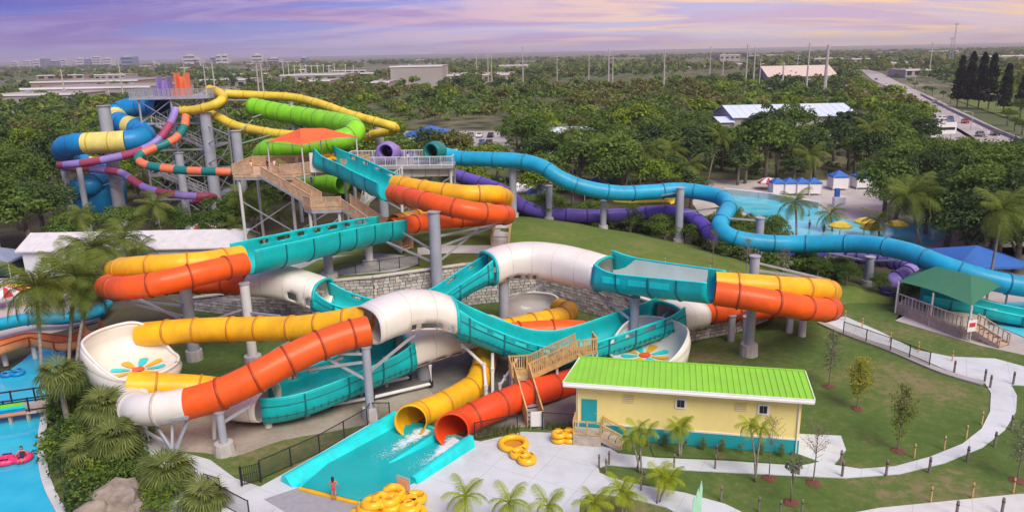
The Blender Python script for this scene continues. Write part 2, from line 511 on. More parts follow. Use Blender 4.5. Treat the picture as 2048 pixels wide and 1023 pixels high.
def mesh_screen(name, col, opacity):           # woven wire: fine procedural grid of wires and gaps
    m = bpy.data.materials.new(name)
    m.use_nodes = True
    t = m.node_tree
    b = t.nodes['Principled BSDF']
    b.inputs['Base Color'].default_value = (*col, 1)
    b.inputs['Roughness'].default_value = .5
    g = t.nodes.new('ShaderNodeNewGeometry')
    s = t.nodes.new('ShaderNodeSeparateXYZ')
    t.links.new(g.outputs['Position'], s.inputs[0])
    h = nmath(t, 'ADD', s.outputs[0], s.outputs[1])
    a1 = nmath(t, 'FRACT', nmath(t, 'MULTIPLY', nmath(t, 'ADD', h, s.outputs[2]), 13))
    a2 = nmath(t, 'FRACT', nmath(t, 'MULTIPLY', nmath(t, 'SUBTRACT', h, s.outputs[2]), 13))
    w = nmath(t, 'MAXIMUM', nmath(t, 'LESS_THAN', a1, opacity), nmath(t, 'LESS_THAN', a2, opacity))
    t.links.new(w, b.inputs['Alpha'])
    MATS[name] = m
    return m


M_CHAIN = mesh_screen('chain_link_wire', (.03, .03, .035), .16)

# ------------------------------------------------------------------ helpers
ORG = {}


def tag(o, label=None, cat=None, group=None, kind=None):
    if label:
        o['label'] = label
    if cat:
        o['category'] = cat
    if group:
        o['group'] = group
    if kind:
        o['kind'] = kind
    return o


def empty(name, loc, label=None, cat=None, group=None):
    o = bpy.data.objects.new(name, None)
    o.empty_display_size = .3
    o.location = loc
    COL.objects.link(o)
    ORG[o] = Vector(loc)
    return tag(o, label, cat, group)


def link_mesh(name, me, mt=None, parent=None, loc=None):
    o = bpy.data.objects.new(name, me)
    COL.objects.link(o)
    if mt is not None and not me.materials:
        me.materials.append(mt)
    if parent is not None:
        o.parent = parent
        ORG[o] = ORG.get(parent, Vector())
    else:
        ORG[o] = Vector()
    if loc is not None:
        o.location = loc
    return o


class MB:
    def __init__(s):
        s.v = []
        s.f = []

    def add(s, vs, fs):
        k = len(s.v)
        s.v += [Vector(p) for p in vs]
        s.f += [tuple(i + k for i in f) for f in fs]
        return s

    def obox(s, c, ax, ay, az):        # box by centre and three half axes
        c, ax, ay, az = Vector(c), Vector(ax), Vector(ay), Vector(az)
        vs = [c + ax * i + ay * j + az * k for k in (-1, 1) for j in (-1, 1) for i in (-1, 1)]
        return s.add(vs, [(0, 2, 3, 1), (4, 5, 7, 6), (0, 1, 5, 4), (2, 6, 7, 3), (0, 4, 6, 2), (1, 3, 7, 5)])

    def box(s, x0, x1, y0, y1, z0, z1):
        return s.obox(((x0 + x1) / 2, (y0 + y1) / 2, (z0 + z1) / 2), ((x1 - x0) / 2, 0, 0), (0, (y1 - y0) / 2, 0), (0, 0, (z1 - z0) / 2))

    def beam(s, a, b, w, h):           # bar of width w, height h from a to b
        a, b = Vector(a), Vector(b)
        d = (b - a)
        ln = d.length
        if ln < 1e-6:
            return s
        d /= ln
        up = Vector((0, 0, 1)) if abs(d.z) < .98 else Vector((0, 1, 0))
        sd_ = d.cross(up).normalized()
        u = sd_.cross(d)
        return s.obox((a + b) / 2, d * ln / 2, sd_ * w / 2, u * h / 2)

    def cyl(s, a, b, r0, r1=None, n=12, cap=True):
        a, b = Vector(a), Vector(b)
        r1 = r0 if r1 is None else r1
        d = (b - a).normalized()
        up = Vector((0, 0, 1)) if abs(d.z) < .98 else Vector((1, 0, 0))
        x = d.cross(up).normalized()
        y = d.cross(x)
        vs = []
        for p, r in ((a, r0), (b, r1)):
            vs += [p + (x * math.cos(2 * math.pi * i / n) + y * math.sin(2 * math.pi * i / n)) * r for i in range(n)]
        fs = [(i, (i + 1) % n, n + (i + 1) % n, n + i) for i in range(n)]
        if cap:
            fs += [tuple(range(n - 1, -1, -1)), tuple(range(n, 2 * n))]
        return s.add(vs, fs)

    def pipe(s, pts, r, n=8, radii=None):
        pts = [Vector(p) for p in pts]
        fr = frames(pts)
        vs = []
        for i, (p, (t, x, y)) in enumerate(zip(pts, fr)):
            rr = radii[i] if radii else r
            vs += [p + (x * math.cos(2 * math.pi * k / n) + y * math.sin(2 * math.pi * k / n)) * rr for k in range(n)]
        fs = []
        for i in range(len(pts) - 1):
            for k in range(n):
                fs.append((i * n + k, i * n + (k + 1) % n, (i + 1) * n + (k + 1) % n, (i + 1) * n + k))
        fs += [tuple(range(n - 1, -1, -1)), tuple(range((len(pts) - 1) * n, len(pts) * n))]
        return s.add(vs, fs)

    def lathe(s, prof, c=(0, 0, 0), n=16):
        c = Vector(c)
        m = len(prof)
        vs = [c + Vector((r * math.cos(2 * math.pi * i / n), r * math.sin(2 * math.pi * i / n), z)) for i in range(n) for r, z in prof]
        fs = [(i * m + j, ((i + 1) % n) * m + j, ((i + 1) % n) * m + j + 1, i * m + j + 1) for i in range(n) for j in range(m - 1)]
        return s.add(vs, fs)

    def prism(s, poly, z0, z1):        # upright prism over a plan polygon
        k = len(poly)
        vs = [Vector((p[0], p[1], z1)) for p in poly] + [Vector((p[0], p[1], z0)) for p in poly]
        tris = tessellate_polygon([[Vector((p[0], p[1], 0)) for p in poly]])
        fs = []
        for t in tris:
            a, b, c = t
            nz = (vs[b] - vs[a]).cross(vs[c] - vs[a]).z
            fs.append((a, b, c) if nz > 0 else (a, c, b))
        area = sum(poly[i][0] * poly[(i + 1) % k][1] - poly[(i + 1) % k][0] * poly[i][1] for i in range(k))
        for i in range(k):
            j = (i + 1) % k
            fs.append((i, i + k, j + k, j) if area > 0 else (i, j, j + k, i + k))
        return s.add(vs, fs)

    def build(s, name, mt, parent=None, smooth=False, angle=None):
        me = bpy.data.meshes.new(name)
        o_ = ORG.get(parent, Vector()) if parent is not None else Vector()
        me.from_pydata([tuple(p - o_) for p in s.v], [], s.f)
        me.update()
        if smooth:
            for p in me.polygons:
                p.use_smooth = True
            if angle:
                try:
                    me.set_sharp_from_angle(angle=R(angle))
                except Exception:
                    pass
        return link_mesh(name, me, mt, parent)


def frames(pts):
    out_ = []
    n = len(pts)
    for i in range(n):
        t = (pts[min(i + 1, n - 1)] - pts[max(i - 1, 0)])
        t = t.normalized() if t.length > 1e-9 else Vector((0, 1, 0))
        if abs(t.z) > .97:
            px = out_[-1][1] if out_ else Vector((1, 0, 0))
            x = (px - t * px.dot(t)).normalized()
        else:
            x = t.cross(Vector((0, 0, 1))).normalized()
        y = x.cross(t).normalized()          # upward
        out_.append((t, x, y))
    return out_


def spline(cps, step=.6):                    # centripetal-ish Catmull-Rom through control points, resampled evenly
    P = [Vector(c) for c in cps]
    P = [P[0] * 2 - P[1]] + P + [P[-1] * 2 - P[-2]]
    raw = []
    for i in range(1, len(P) - 2):
        p0, p1, p2, p3 = P[i - 1:i + 3]
        for k in range(24):
            t = k / 24
            raw.append(.5 * ((2 * p1) + (p2 - p0) * t + (2 * p0 - 5 * p1 + 4 * p2 - p3) * t * t + (3 * p1 - p0 - 3 * p2 + p3) * t ** 3))
    raw.append(P[-2])
    d = [0]
    for a, b in zip(raw, raw[1:]):
        d.append(d[-1] + (b - a).length)
    n = max(2, round(d[-1] / step))
    res = []
    j = 0
    for i in range(n + 1):
        q = d[-1] * i / n
        while j < len(d) - 2 and d[j + 1] < q:
            j += 1
        f = (q - d[j]) / max(1e-9, d[j + 1] - d[j])
        res.append(raw[j].lerp(raw[j + 1], min(1, max(0, f))))
    return res


FLG = {}


def flange_mesh(r, mt):
    key = (round(r, 2), mt.name)
    if key not in FLG:
        m = MB()
        prof = [(r - .02, -.09), (r + .09, -.07), (r + .09, .07), (r - .02, .09)]
        n = 22
        vs = [(a * math.cos(2 * math.pi * i / n), a * math.sin(2 * math.pi * i / n), z) for i in range(n) for a, z in prof]
        fs = [(i * 4 + j, ((i + 1) % n) * 4 + j, ((i + 1) % n) * 4 + j + 1, i * 4 + j + 1) for i in range(n) for j in range(3)]
        me = bpy.data.meshes.new('flange')
        me.from_pydata(vs, [], fs)
        me.materials.append(mt)
        for p in me.polygons:
            p.use_smooth = True
        FLG[key] = me
    return FLG[key]


def tube(root, pts, r, mt, fl=None, every=3.0, name='tube_section', label=None, n=22, r_end=None, solid=False, sx_=1.0):
    """round flume section swept along pts, with flange rings as its sub-parts"""
    m = MB()
    fr = frames(pts)
    vs = []
    k = len(pts)
    for i, (p, (t, x, y)) in enumerate(zip(pts, fr)):
        rr = r
        if r_end is not None:                       # flared mouth over the last 2.4 m
            q = max(0, 1 - (k - 1 - i) / 4.0)
            rr = r + (r_end - r) * q
        vs += [p + (x * math.cos(2 * math.pi * j / n) * sx_ + y * math.sin(2 * math.pi * j / n)) * rr for j in range(n)]
    fs = [(i * n + j, i * n + (j + 1) % n, (i + 1) * n + (j + 1) % n, (i + 1) * n + j) for i in range(k - 1) for j in range(n)]
    m.add(vs, fs)
    o = m.build(name, mt, root, smooth=True)
    if label:
        o['label'] = label
    if solid:
        md = o.modifiers.new('wall', 'SOLIDIFY')
        md.thickness = .07
        md.offset = 0
    if fl is not None:
        acc = 0
        nxt = every * .5
        me = flange_mesh(r, fl)
        for i in range(1, k - 1):
            acc += (pts[i] - pts[i - 1]).length
            if acc >= nxt:
                nxt += every
                t, x, y = fr[i]
                f = bpy.data.objects.new('flange', me)
                COL.objects.link(f)
                f.parent = o
                rot = Matrix((x, y, t)).transposed().to_4x4()
                f.matrix_local = Matrix.Translation(pts[i] - ORG[root]) @ rot
                ORG[f] = ORG[root]
    return o


def banded(root, cps, r, cols, length, step=.5, every=None, fl=None, name='tube_section'):
    pts = spline(cps, step)
    per = max(1, round(length / step))
    i = 0
    q = 0
    while i < len(pts) - 1:
        seg = pts[i:min(len(pts), i + per + 1)]
        if len(seg) >= 2:
            mt = cols[q % len(cols)]
            tube(root, seg, r, mt, fl, every or length, name=name, n=16)
        i += per
        q += 1


def uprofile(w, h, n=22):                    # open trough, lip to lip, centred on the path: straight upper walls, round corners
    rz, rx = h * .58, w * .62
    half = [(-w, h * .5 - (h - rz) * i / 5) for i in range(5)]
    for i in range(6):
        a = math.pi / 2 * i / 5
        half.append((-w + rx * (1 - math.cos(a)), -h * .5 + rz * (1 - math.sin(a))))
    half[-1] = (half[-1][0], -h * .5)
    return half + [(0.0, -h * .5)] + [(-a, b) for a, b in reversed(half)]


def trough(root, pts, w, h, mt, rim, win=(), name='open_trough', label=None, win_gap=2.6, win_len=1.1, comb=False, prof=None, w0=None, w1=None, rise=(0, 0), far=0.0, near=0.0):
    """open two-lane flume; win = sides (-1 left of travel, 1 right) that carry rows of cut-out windows"""
    n = 22
    pr = prof or uprofile(1, h, n)
    fr = frames(pts)
    m = MB()
    k = len(pts)
    vs = []
    for i, (p, (t, x, y)) in enumerate(zip(pts, fr)):
        ww = w
        q = i / (k - 1)
        if w0:
            ww = w0 + (w - w0) * min(1, q * 4)
        if w1 and q > .75:
            ww = w + (w1 - w) * (q - .75) * 4
        yu = Vector((0, 0, 1))
        d0 = sum((pts[u + 1] - pts[u]).length for u in range(i))
        d1 = sum((pts[u + 1] - pts[u]).length for u in range(i, k - 1))
        up_ = rise[0] * math.exp(-(d0 / 1.1) ** 1.5) + rise[1] * math.exp(-(d1 / 1.1) ** 1.5)
        for a, b in pr:
            wv = max(0.0, (b + h * .1) / (h * .6))
            ex = up_ + (far * (1 - i / (k - 1)) if a < 0 else near)
            vs.append(p + x * a * ww * (1 - .45 * wv * max(0, up_)) + yu * (b + ex * wv))
    cutrows = {-1: {1, 2}, 1: {n - 3, n - 2}}
    dist = 0
    fs = []
    mm = n + 1
    for i in range(k - 1):
        dist += (pts[i + 1] - pts[i]).length
        ph = dist % win_gap
        incut = ph < win_len and 1.2 < dist and i < k - 4
        for j in range(n):
            if incut and any(j in cutrows[s] for s in win):
                continue
            fs.append((i * mm + j, i * mm + j + 1, (i + 1) * mm + j + 1, (i + 1) * mm + j))
    m.add(vs, fs)
    o = m.build(name, mt, root, smooth=True, angle=50)
    md = o.modifiers.new('wall', 'SOLIDIFY')
    md.thickness = .09
    md.offset = 0
    if label:
        o['label'] = label
    for j in (0, n):
        rm = MB()
        rm.pipe([vs[i * mm + j] for i in range(k)], .08, 6)
        rm.build('rim', M_TURQ if rim.name == 'flange_teal' else rim, o, smooth=True)  # lighter turquoise paints a sunlit edge onto the teal rims
    if comb:
        for j in (3, 6, n - 6, n - 3):
            sgn = -1 if j < n / 2 else 1
            rb = MB()
            rb.pipe([vs[i * mm + j] + fr[i][1] * .05 * sgn for i in range(k)], .05, 5)
            rb.build('side_rib', rim, o, smooth=True)
    # joints between the moulded pieces
    acc = 0
    nxt = 2.2
    for i in range(1, k - 1):
        acc += (pts[i] - pts[i - 1]).length
        if acc > nxt:
            nxt += 2.9
            jm = MB()
            t = fr[i][0]
            row = vs[i * mm:(i + 1) * mm]
            c = pts[i]
            for a, b in zip(row, row[1:]):
                mid = (a + b) / 2
                outw = (mid - c)
                outw = outw - t * outw.dot(t)
                if outw.length < 1e-6:
                    continue
                outw = Vector((outw.x * .6, outw.y * .6, min(outw.z, 0) - .2)).normalized()
                d = (b - a)
                jm.obox(mid + outw * .07, d * .52, outw * .06, t * .06)
            jm.build('flange', rim, o)
    if comb:
        cm = MB()
        for s_ in (2, n - 2):
            acc = 0
            for i in range(1, k - 1):
                t, x, y = fr[i]
                a = vs[i * mm + (6 if s_ == 2 else n - 6)]
                sg = -1 if s_ == 2 else 1
                xx = x * sg
                cm.obox(a + xx * .04 - Vector((0, 0, .02)), t * .05, xx * .07, Vector((0, 0, .13)))
        tag(cm.build('underside_fins', rim, o), kind='stuff')
    return o


def canopy(root, pts, prof_fn, mt, line, name='tunnel_canopy', label=None, windows=(), every=2.6, n=28, rim=None):
    """closed moulded tunnel; prof_fn(q) gives half width, half height; windows = (angle index range, dist range, gap, len)"""
    fr = frames(pts)
    k = len(pts)
    vs = []
    for i, (p, (t, x, y)) in enumerate(zip(pts, fr)):
        w, h = prof_fn(i / (k - 1))
        for j in range(n):
            a = 2 * math.pi * j / n
            c, s_ = math.cos(a), math.sin(a)
            e = .72
            vs.append(p + x * w * math.copysign(abs(c) ** e, c) + Vector((0, 0, 1)) * h * math.copysign(abs(s_) ** e, s_))
    fs = []
    dist = 0
    for i in range(k - 1):
        dist += (pts[i + 1] - pts[i]).length
        for j in range(n):
            cut = False
            for (j0, j1, d0, d1, gap, ln) in windows:
                if j0 <= j <= j1 and d0 < dist < d1 and (dist - d0) % gap < ln:
                    cut = True
            if not cut:
                fs.append((i * n + j, i * n + (j + 1) % n, (i + 1) * n + (j + 1) % n, (i + 1) * n + j))
    m = MB()
    m.add(vs, fs)
    o = m.build(name, mt, root, smooth=True, angle=60)
    md = o.modifiers.new('wall', 'SOLIDIFY')
    md.thickness = .10
    md.offset = 0
    if label:
        o['label'] = label
    acc = 0
    nxt = every * .6

    def ring(i, mt_, r_, nm):
        rm = MB()
        row = vs[i * n:(i + 1) * n]
        rm.pipe(row + [row[0], row[1]], r_, 5)
        rm.build(nm, mt_, o, smooth=True)
    for i in range(1, k - 1):
        acc += (pts[i] - pts[i - 1]).length
        if acc > nxt:
            nxt += every
            ring(i, line, .065, 'flange')
    for e_, i in (('a', 0), ('b', k - 1)):
        if rim and e_ in rim:
            ring(i, M_TEAL, .16, 'rim')
    return o


def px(lst):                                 # picture points with distances to places
    return [W(*p) for p in lst]


def offset_path(pts, d, up=0.0):
    fr = frames(pts)
    return [p + x * d + Vector((0, 0, up)) for p, (t, x, y) in zip(pts, fr)]


def sheet(name, pxs, z, mt, thick=.12, kind='structure', label=None, cat=None, world=False):
    poly = [p if world else G(*p, z)[:2] for p in pxs]
    o = MB().prism(poly, z - thick, z).build(name, mt)
    return tag(o, label, cat, None, kind)


def smooth_px(lst, step=1.2):                # smooth closed outline through picture points on the ground
    return [tuple(p[:2]) for p in spline([G(*p) for p in lst], step)]

# ------------------------------------------------------------------ the ground
me = bpy.data.meshes.new('ground')
S_ = 30000
me.from_pydata([(-S_, -2000, -.35), (S_, -2000, -.35), (S_, S_, -.35), (-S_, S_, -.35)], [], [(0, 1, 2, 3)])
tag(link_mesh('ground', me, M_EARTH), kind='structure')
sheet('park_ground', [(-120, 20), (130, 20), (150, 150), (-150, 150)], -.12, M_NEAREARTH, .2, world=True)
sheet('lawn', [(-34, 36), (64, 36), (64, 72), (34, 76), (-34, 86)], -.03, M_LAWN, .06, world=True)

# bare ground under the flumes
sheet('sandy_ground', smooth_px([(300, 880), (350, 800), (440, 765), (500, 735), (560, 690), (640, 660), (760, 650), (860, 650), (1000, 660), (1130, 690), (1155, 760), (1150, 866), (1050, 850), (960, 875), (870, 845),
                                 (790, 838), (660, 862), (560, 880), (468, 912), (420, 905), (340, 900)]), .0, M_SAND, .05, world=True)
sheet('gravel_ground', smooth_px([(560, 745), (590, 700), (650, 672), (760, 660), (900, 662), (1010, 690), (1130, 720), (1150, 850), (1060, 840), (960, 860), (880, 800), (840, 770), (760, 800), (660, 770)]), .012, M_GRAVEL, .04, world=True)

# concrete
plaza = [(150, 1180), (285, 880), (330, 868), (372, 905), (420, 918), (470, 955), (520, 972), (560, 950), (640, 905), (735, 848), (800, 840), (880, 858), (960, 882), (1045, 862), (1155, 866), (1200, 880), (1235, 905),
         (1310, 914), (1450, 920), (1600, 930), (1640, 922), (1592, 905), (1592, 866), (1682, 870), (1692, 898), (1668, 928), (1720, 936), (1790, 931), (1860, 912), (1925, 886), (1963, 856), (1980, 822), (1982, 785), (1968, 762),
         (1900, 742), (1840, 716), (1780, 692), (1730, 676), (1682, 660), (1640, 640), (1690, 632), (1760, 662), (1830, 698), (1900, 712), (1990, 716), (2060, 735), (2300, 800), (2300, 830), (2060, 770), (2022, 768),
         (2034, 790), (2032, 822), (2010, 858), (1965, 893), (1890, 924), (1800, 946), (1690, 954), (1600, 950), (1400, 940), (1260, 932), (1215, 928), (1197, 934), (1199, 944), (1225, 955), (1280, 968),
         (1370, 984), (1450, 1006), (1520, 1040), (1650, 1180), (1500, 1180), (1400, 1050), (1330, 1012), (1250, 992), (1180, 985), (1160, 1000), (1150, 1180)]
sheet('concrete_plaza', plaza, .03, M_PLAZA, .1)
sheet('lower_path', [(1600, 1200), (1640, 1036), (1760, 1014), (1900, 1000), (2040, 986), (2300, 990), (2300, 1200)], .03, M_PATHC, .1)
kerb = spline([G(*p) for p in [(1640, 645), (1690, 667), (1780, 700), (1880, 742), (1966, 768)]], 1)
kb = MB()
for a, b in zip(kerb, kerb[1:]):
    kb.beam(a + Vector((0, 0, .06)), b + Vector((0, 0, .06)), .75, .14)
tag(kb.build('kerb', M_KERB), kind='structure')
sheet('planting_bed', [(1300, 890), (1600, 908), (1628, 922), (1600, 928), (1450, 917), (1308, 911)], .05, M_LAWN, .06)
sheet('palm_lawn', [(1168, 1180), (1172, 1005), (1190, 990), (1250, 996), (1330, 1016), (1395, 1052), (1480, 1180)], .05, M_LAWN, .06)

# ------------------------------------------------------------------ grass mound behind the retaining wall
cols_ = [
    [(-34, 76, 1.0), (-35, 82, 1.2), (-36, 90, 1.0), (-37, 100, .8), (-38, 112, -.3)],
    [(-27, 73.5, 2.6), (-28, 81, 2.7), (-29, 90, 2.6), (-30, 101, 2.2), (-32, 113, -.3)],
    [(-20.5, 72, 3.9), (-21.5, 80, 4.0), (-22.5, 90, 4.0), (-24, 102, 3.5), (-26, 114, -.3)],
    [(-14, 72, 4.5), (-14.5, 80, 4.5), (-15, 88, 4.8), (-16, 100, 4.6), (-17, 114, -.3)],
    [(-5, 76, 4.7), (-5, 82, 4.8), (-5, 92, 5.0), (-5, 102, 4.2), (-5, 114, -.3)],
    [(2.6, 78, 4.6), (3, 84, 4.8), (3.5, 92, 5.3), (4, 102, 4.2), (5, 114, -.3)],
    [(9.5, 71, 3.7), (11.5, 80, 4.0), (13.5, 88, 4.3), (15, 98, 3.0), (16, 110, -.3)],
    [(16, 64.5, 2.9), (20, 74, 3.2), (24, 82, 3.6), (26, 90, 2.2), (28, 100, -.3)],
    [(21, 66.5, 1.4), (25, 73, 2.4), (28.5, 80, 2.9), (30, 87, 1.8), (33, 96, -.3)],
    [(25.5, 70, .25), (28.5, 74, 1.6), (31.5, 78, 2.4), (34, 85, 1.4), (37, 93, -.3)],
    [(33, 73, -.1), (36, 74.5, .75), (38.5, 76.5, 1.3), (40, 81, .7), (43, 88, -.3)],
    [(41, 69, -.1), (44, 70.3, .5), (46, 72, .9), (48, 75, .5), (50, 80, -.3)],
    [(47, 66, -.15), (49, 67, .05), (51, 68, .2), (52, 70, .1), (54, 74, -.3)],
]

TILT = .0195
cols_ = [[(x, y, z if (j == 4 or z < .4) else z - y * .0035) for j, (x, y, z) in enumerate(c)] for c in cols_]
cols_ = [[(x, y, z if (j == 4 or (j == 0 and i > 6)) else z - x * TILT * (1 if x < 0 else .75)) for j, (x, y, z) in enumerate(c)] for i, c in enumerate(cols_)]


def cr(a, b, c, d, t):
    return .5 * ((2 * b) + (c - a) * t + (2 * a - 5 * b + 4 * c - d) * t * t + (3 * b - a - 3 * c + d) * t ** 3)


def densify(rows, n):
    rows = [Vector(p) for p in rows]
    rr = [rows[0] * 2 - rows[1]] + rows + [rows[-1] * 2 - rows[-2]]
    o = []
    for i in range(1, len(rr) - 2):
        for k in range(n):
            o.append(cr(rr[i - 1], rr[i], rr[i + 1], rr[i + 2], k / n))
    o.append(rows[-1])
    return o


rows_t = [densify(c, 6) for c in cols_]
wallline = [Vector(c[0]) for c in cols_]


def along(j):                                   # keep the wall corners crisp: linear across columns near the front, smooth behind
    o = []
    line = [r[j] for r in rows_t]
    sm = densify(line, 6)
    ln = []
    for a, b in zip(line, line[1:]):
        ln += [a.lerp(b, k / 6) for k in range(6)]
    ln.append(line[-1])
    f = min(1, j / 4)
    return [p.lerp(q, f) for p, q in zip(ln, sm)]


MROWS = [along(j) for j in range(len(rows_t[0]))]
from mathutils import noise as mno
for r_i, r in enumerate(MROWS):
    if 0 < r_i:
        for p in r:
            p.z += .22 * mno.noise(Vector((p.x * .22, p.y * .22, 1.7))) + .08 * mno.noise(Vector((p.x * .7, p.y * .7, 4.1)))
mv = [p for r in MROWS for p in r]
nc = len(MROWS[0])
mf = [(j * nc + i, j * nc + i + 1, (j + 1) * nc + i + 1, (j + 1) * nc + i) for j in range(len(MROWS) - 1) for i in range(nc - 1)]
tag(MB().add(mv, mf).build('grass_mound', M_MOUND, smooth=True), kind='structure')
MPTS = np.array([tuple(p) for p in mv])


def hground(x, y):                              # height of the ground at a place
    d = (MPTS[:, 0] - x) ** 2 + (MPTS[:, 1] - y) ** 2
    i = int(np.argmin(d))
    return max(0.0, float(MPTS[i, 2])) if d[i] < 9 else 0.0


def on_mound(pxx, pyy):                         # place where a picture point meets the mound
    r = ray(pxx, pyy)
    t = 40 / r.y
    while t < 140 / r.y:
        p = Vector((0, 0, CAM_H)) + r * t
        if p.z <= hground(p.x, p.y):
            return p
        t += .2 / r.y
    return p


# pads and the path on top of the mound
def draped(name, pxs, mt, lift=.06):
    pts = [on_mound(*p) for p in pxs]
    c = sum(pts, Vector()) / len(pts)
    m = MB()
    top = [p + Vector((0, 0, lift)) for p in pts]
    n = len(top)
    m.add(top + [c + Vector((0, 0, lift + .05))], [(i, (i + 1) % n, n) for i in range(n)])
    return tag(m.build(name, mt), kind='structure')


draped('service_pad', [(560, 545), (600, 522), (680, 512), (760, 508), (835, 515), (838, 530), (790, 545), (700, 552), (610, 560)], M_KERB, .12)
draped('mound_path', [(835, 497), (900, 492), (985, 492), (1030, 496), (1030, 508), (985, 508), (900, 508), (835, 512)], M_PATHC, .12)

# ------------------------------------------------------------------ retaining wall: footing line > core, blocks
rw = empty('retaining_wall', (wallline[3].x, wallline[3].y, 0), 'curved grey stone block retaining wall holding back the grass mound', 'wall')
core = MB()
blk = MB()
cop = MB()
wl = wallline[0:10]
brng = random.Random(3)
for a, b in zip(wl, wl[1:]):
    d = Vector((b.x - a.x, b.y - a.y, 0))
    ln = d.length
    d /= ln
    nrm = Vector((d.y, -d.x, 0))
    core.add([a - nrm * .02 - Vector((0, 0, a.z + .1)), b - nrm * .02 - Vector((0, 0, b.z + .1)), b - nrm * .02, a - nrm * .02,
              a - nrm * .5 - Vector((0, 0, a.z + .1)), b - nrm * .5 - Vector((0, 0, b.z + .1)), b - nrm * .5, a - nrm * .5],
             [(0, 1, 2, 3), (5, 4, 7, 6), (3, 2, 6, 7), (0, 3, 7, 4), (1, 5, 6, 2)])
    rowh = .33
    r_ = 0
    while True:
        z0 = r_ * rowh
        if z0 > max(a.z, b.z):
            break
        s = -brng.random() * .6
        while s < ln:
            w_ = brng.uniform(.42, .72)
            s0, s1 = max(0, s), min(ln, s + w_)
            mid = (s0 + s1) / 2
            top = a.z + (b.z - a.z) * mid / ln
            if s1 - s0 > .12 and z0 + rowh * .7 < top + .1:
                ou = brng.uniform(.05, .15)
                blk.obox(a * 1 + d * mid + nrm * (ou / 2) + Vector((0, 0, z0 + rowh / 2 - a.z)), d * ((s1 - s0) / 2 - .03), nrm * (ou / 2 + .03), Vector((0, 0, rowh / 2 - .03)))
            s += w_
        r_ += 1
    cop.beam(a + nrm * .05 + Vector((0, 0, .06)), b + nrm * .05 + Vector((0, 0, .06)), .45, .16)
core.build('core', M_JOINT, rw)
tag(blk.build('stone_blocks', M_STONE, rw), kind='stuff')
cop.build('coping', M_STONE, rw)

# ------------------------------------------------------------------ the big racing flume
F_OR, F_YE, F_TE, F_WH = MATS['flange_orange'], MATS['flange_yellow'], MATS['flange_teal'], MATS['flange_white']
ride = empty('racing_water_slide', (0, 60, 0), 'huge winding two lane water slide of orange, yellow, teal and white flumes', 'water slide')
RT = .98


def lane(lst, mt, fl, label, r=RT, every=3.1, **kw):
    return tube(ride, spline(px(lst), .6), r, mt, fl, every, label=label, **kw)


# first drop from the timber start platform
t0 = spline(px([(648, 320, 92.5), (672, 328, 91.3), (705, 342, 89), (745, 362, 86.2), (786, 381, 83.5)]), .5)
trough(ride, t0, 1.95, 2.2, M_TEAL, F_TE, win=(-1,), rise=(.5, 0), label='teal open trough leaving the start platform')
lane([(786, 386, 82.2), (850, 402, 76), (920, 418, 73.8), (980, 427, 74.8), (1010, 429, 78.4), (1004, 432, 83), (950, 436, 85.3), (880, 441, 84), (830, 447, 82), (783, 456, 79)], M_ORANGE, F_OR, 'orange tube of the upper right turn')
lane([(790, 367, 84.8), (860, 380, 81.3), (930, 388, 79.5), (985, 388, 80.5), (1008, 394, 84), (1000, 405, 88), (950, 416, 89), (880, 427, 87.5), (830, 436, 85), (788, 446, 81.3)], M_YELLOW, F_YE, 'yellow tube of the upper right turn')
# second trough
t2 = spline(px([(786, 457, 80.2), (740, 464, 77), (690, 474, 73.5), (640, 485, 70.2), (590, 497, 67.7), (540, 508, 65.5), (487, 520, 63.5)]), .5)
trough(ride, t2, 2.0, 2.3, M_TEAL, F_TE, win=(1,), win_gap=2.3, win_len=1.2, label='long teal open trough with a row of windows')
lane([(489, 527, 62.4), (440, 538, 60.6), (380, 552, 59), (310, 568, 57.8), (250, 576, 58), (219, 574, 60.2), (226, 570, 64), (280, 570, 67), (360, 567, 68), (430, 566, 67.6), (497, 567, 66.6)], M_ORANGE, F_OR, 'orange tube of the far left turn')
lane([(484, 512, 64.6), (440, 520, 63.0), (400, 526, 61.8), (330, 531, 61), (260, 536, 61.8), (229, 543, 64.5), (242, 550, 68), (300, 556, 70.3), (400, 557, 70.3), (497, 559, 68.8)], M_YELLOW, F_YE, 'yellow tube of the far left turn')
# white hood into the second valley
canopy(ride, spline(px([(495, 565, 67.6), (530, 562, 67.6), (570, 565, 67.3), (612, 577, 66.8), (648, 590, 66.2)]), .5), lambda q: (1.78 - .05 * q, 1.05 + .38 * min(1, q * 2.2)), M_WHITE, F_WH, label='white hood above the left wall',
       windows=((15, 16, 6.0, 8.0, 2.2, 1.2), (26, 27, 5.2, 8.4, 1.6, 1.0)), rim='b')
t3 = spline(px([(640, 598, 66.3), (690, 617, 65.6), (750, 632, 65), (815, 630, 65), (880, 600, 65.5), (935, 564, 66), (982, 541, 66.4)]), .5)
trough(ride, t3, 1.75, 1.8, M_TEAL, F_TE, rise=(.55, .45), win=(-1, 1), comb=True, label='teal valley trough behind the white hood')
canopy(ride, spline(px([(976, 536, 66.5), (1012, 524, 67.3), (1060, 520, 67.6), (1110, 525, 67), (1160, 535, 65.7), (1208, 547, 64.2)]), .5), lambda q: (1.95, 1.42 + .2 * math.sin(math.pi * q)), M_WHITE, F_WH, label='white hood over the central grass slope',
       windows=((24, 25, 1.2, 5.2, 1.25, .75), (16, 17, 1.2, 5.2, 1.25, .75)), rim='ab')
t5 = spline(px([(1205, 553, 64), (1270, 561, 62), (1340, 568, 60), (1432, 577, 57.6)]), .5)
tr5 = trough(ride, t5, 2.0, 1.95, M_TEAL, F_TE, win=(), rise=(.5, 0), far=.6, label='teal trough with pale side panels')
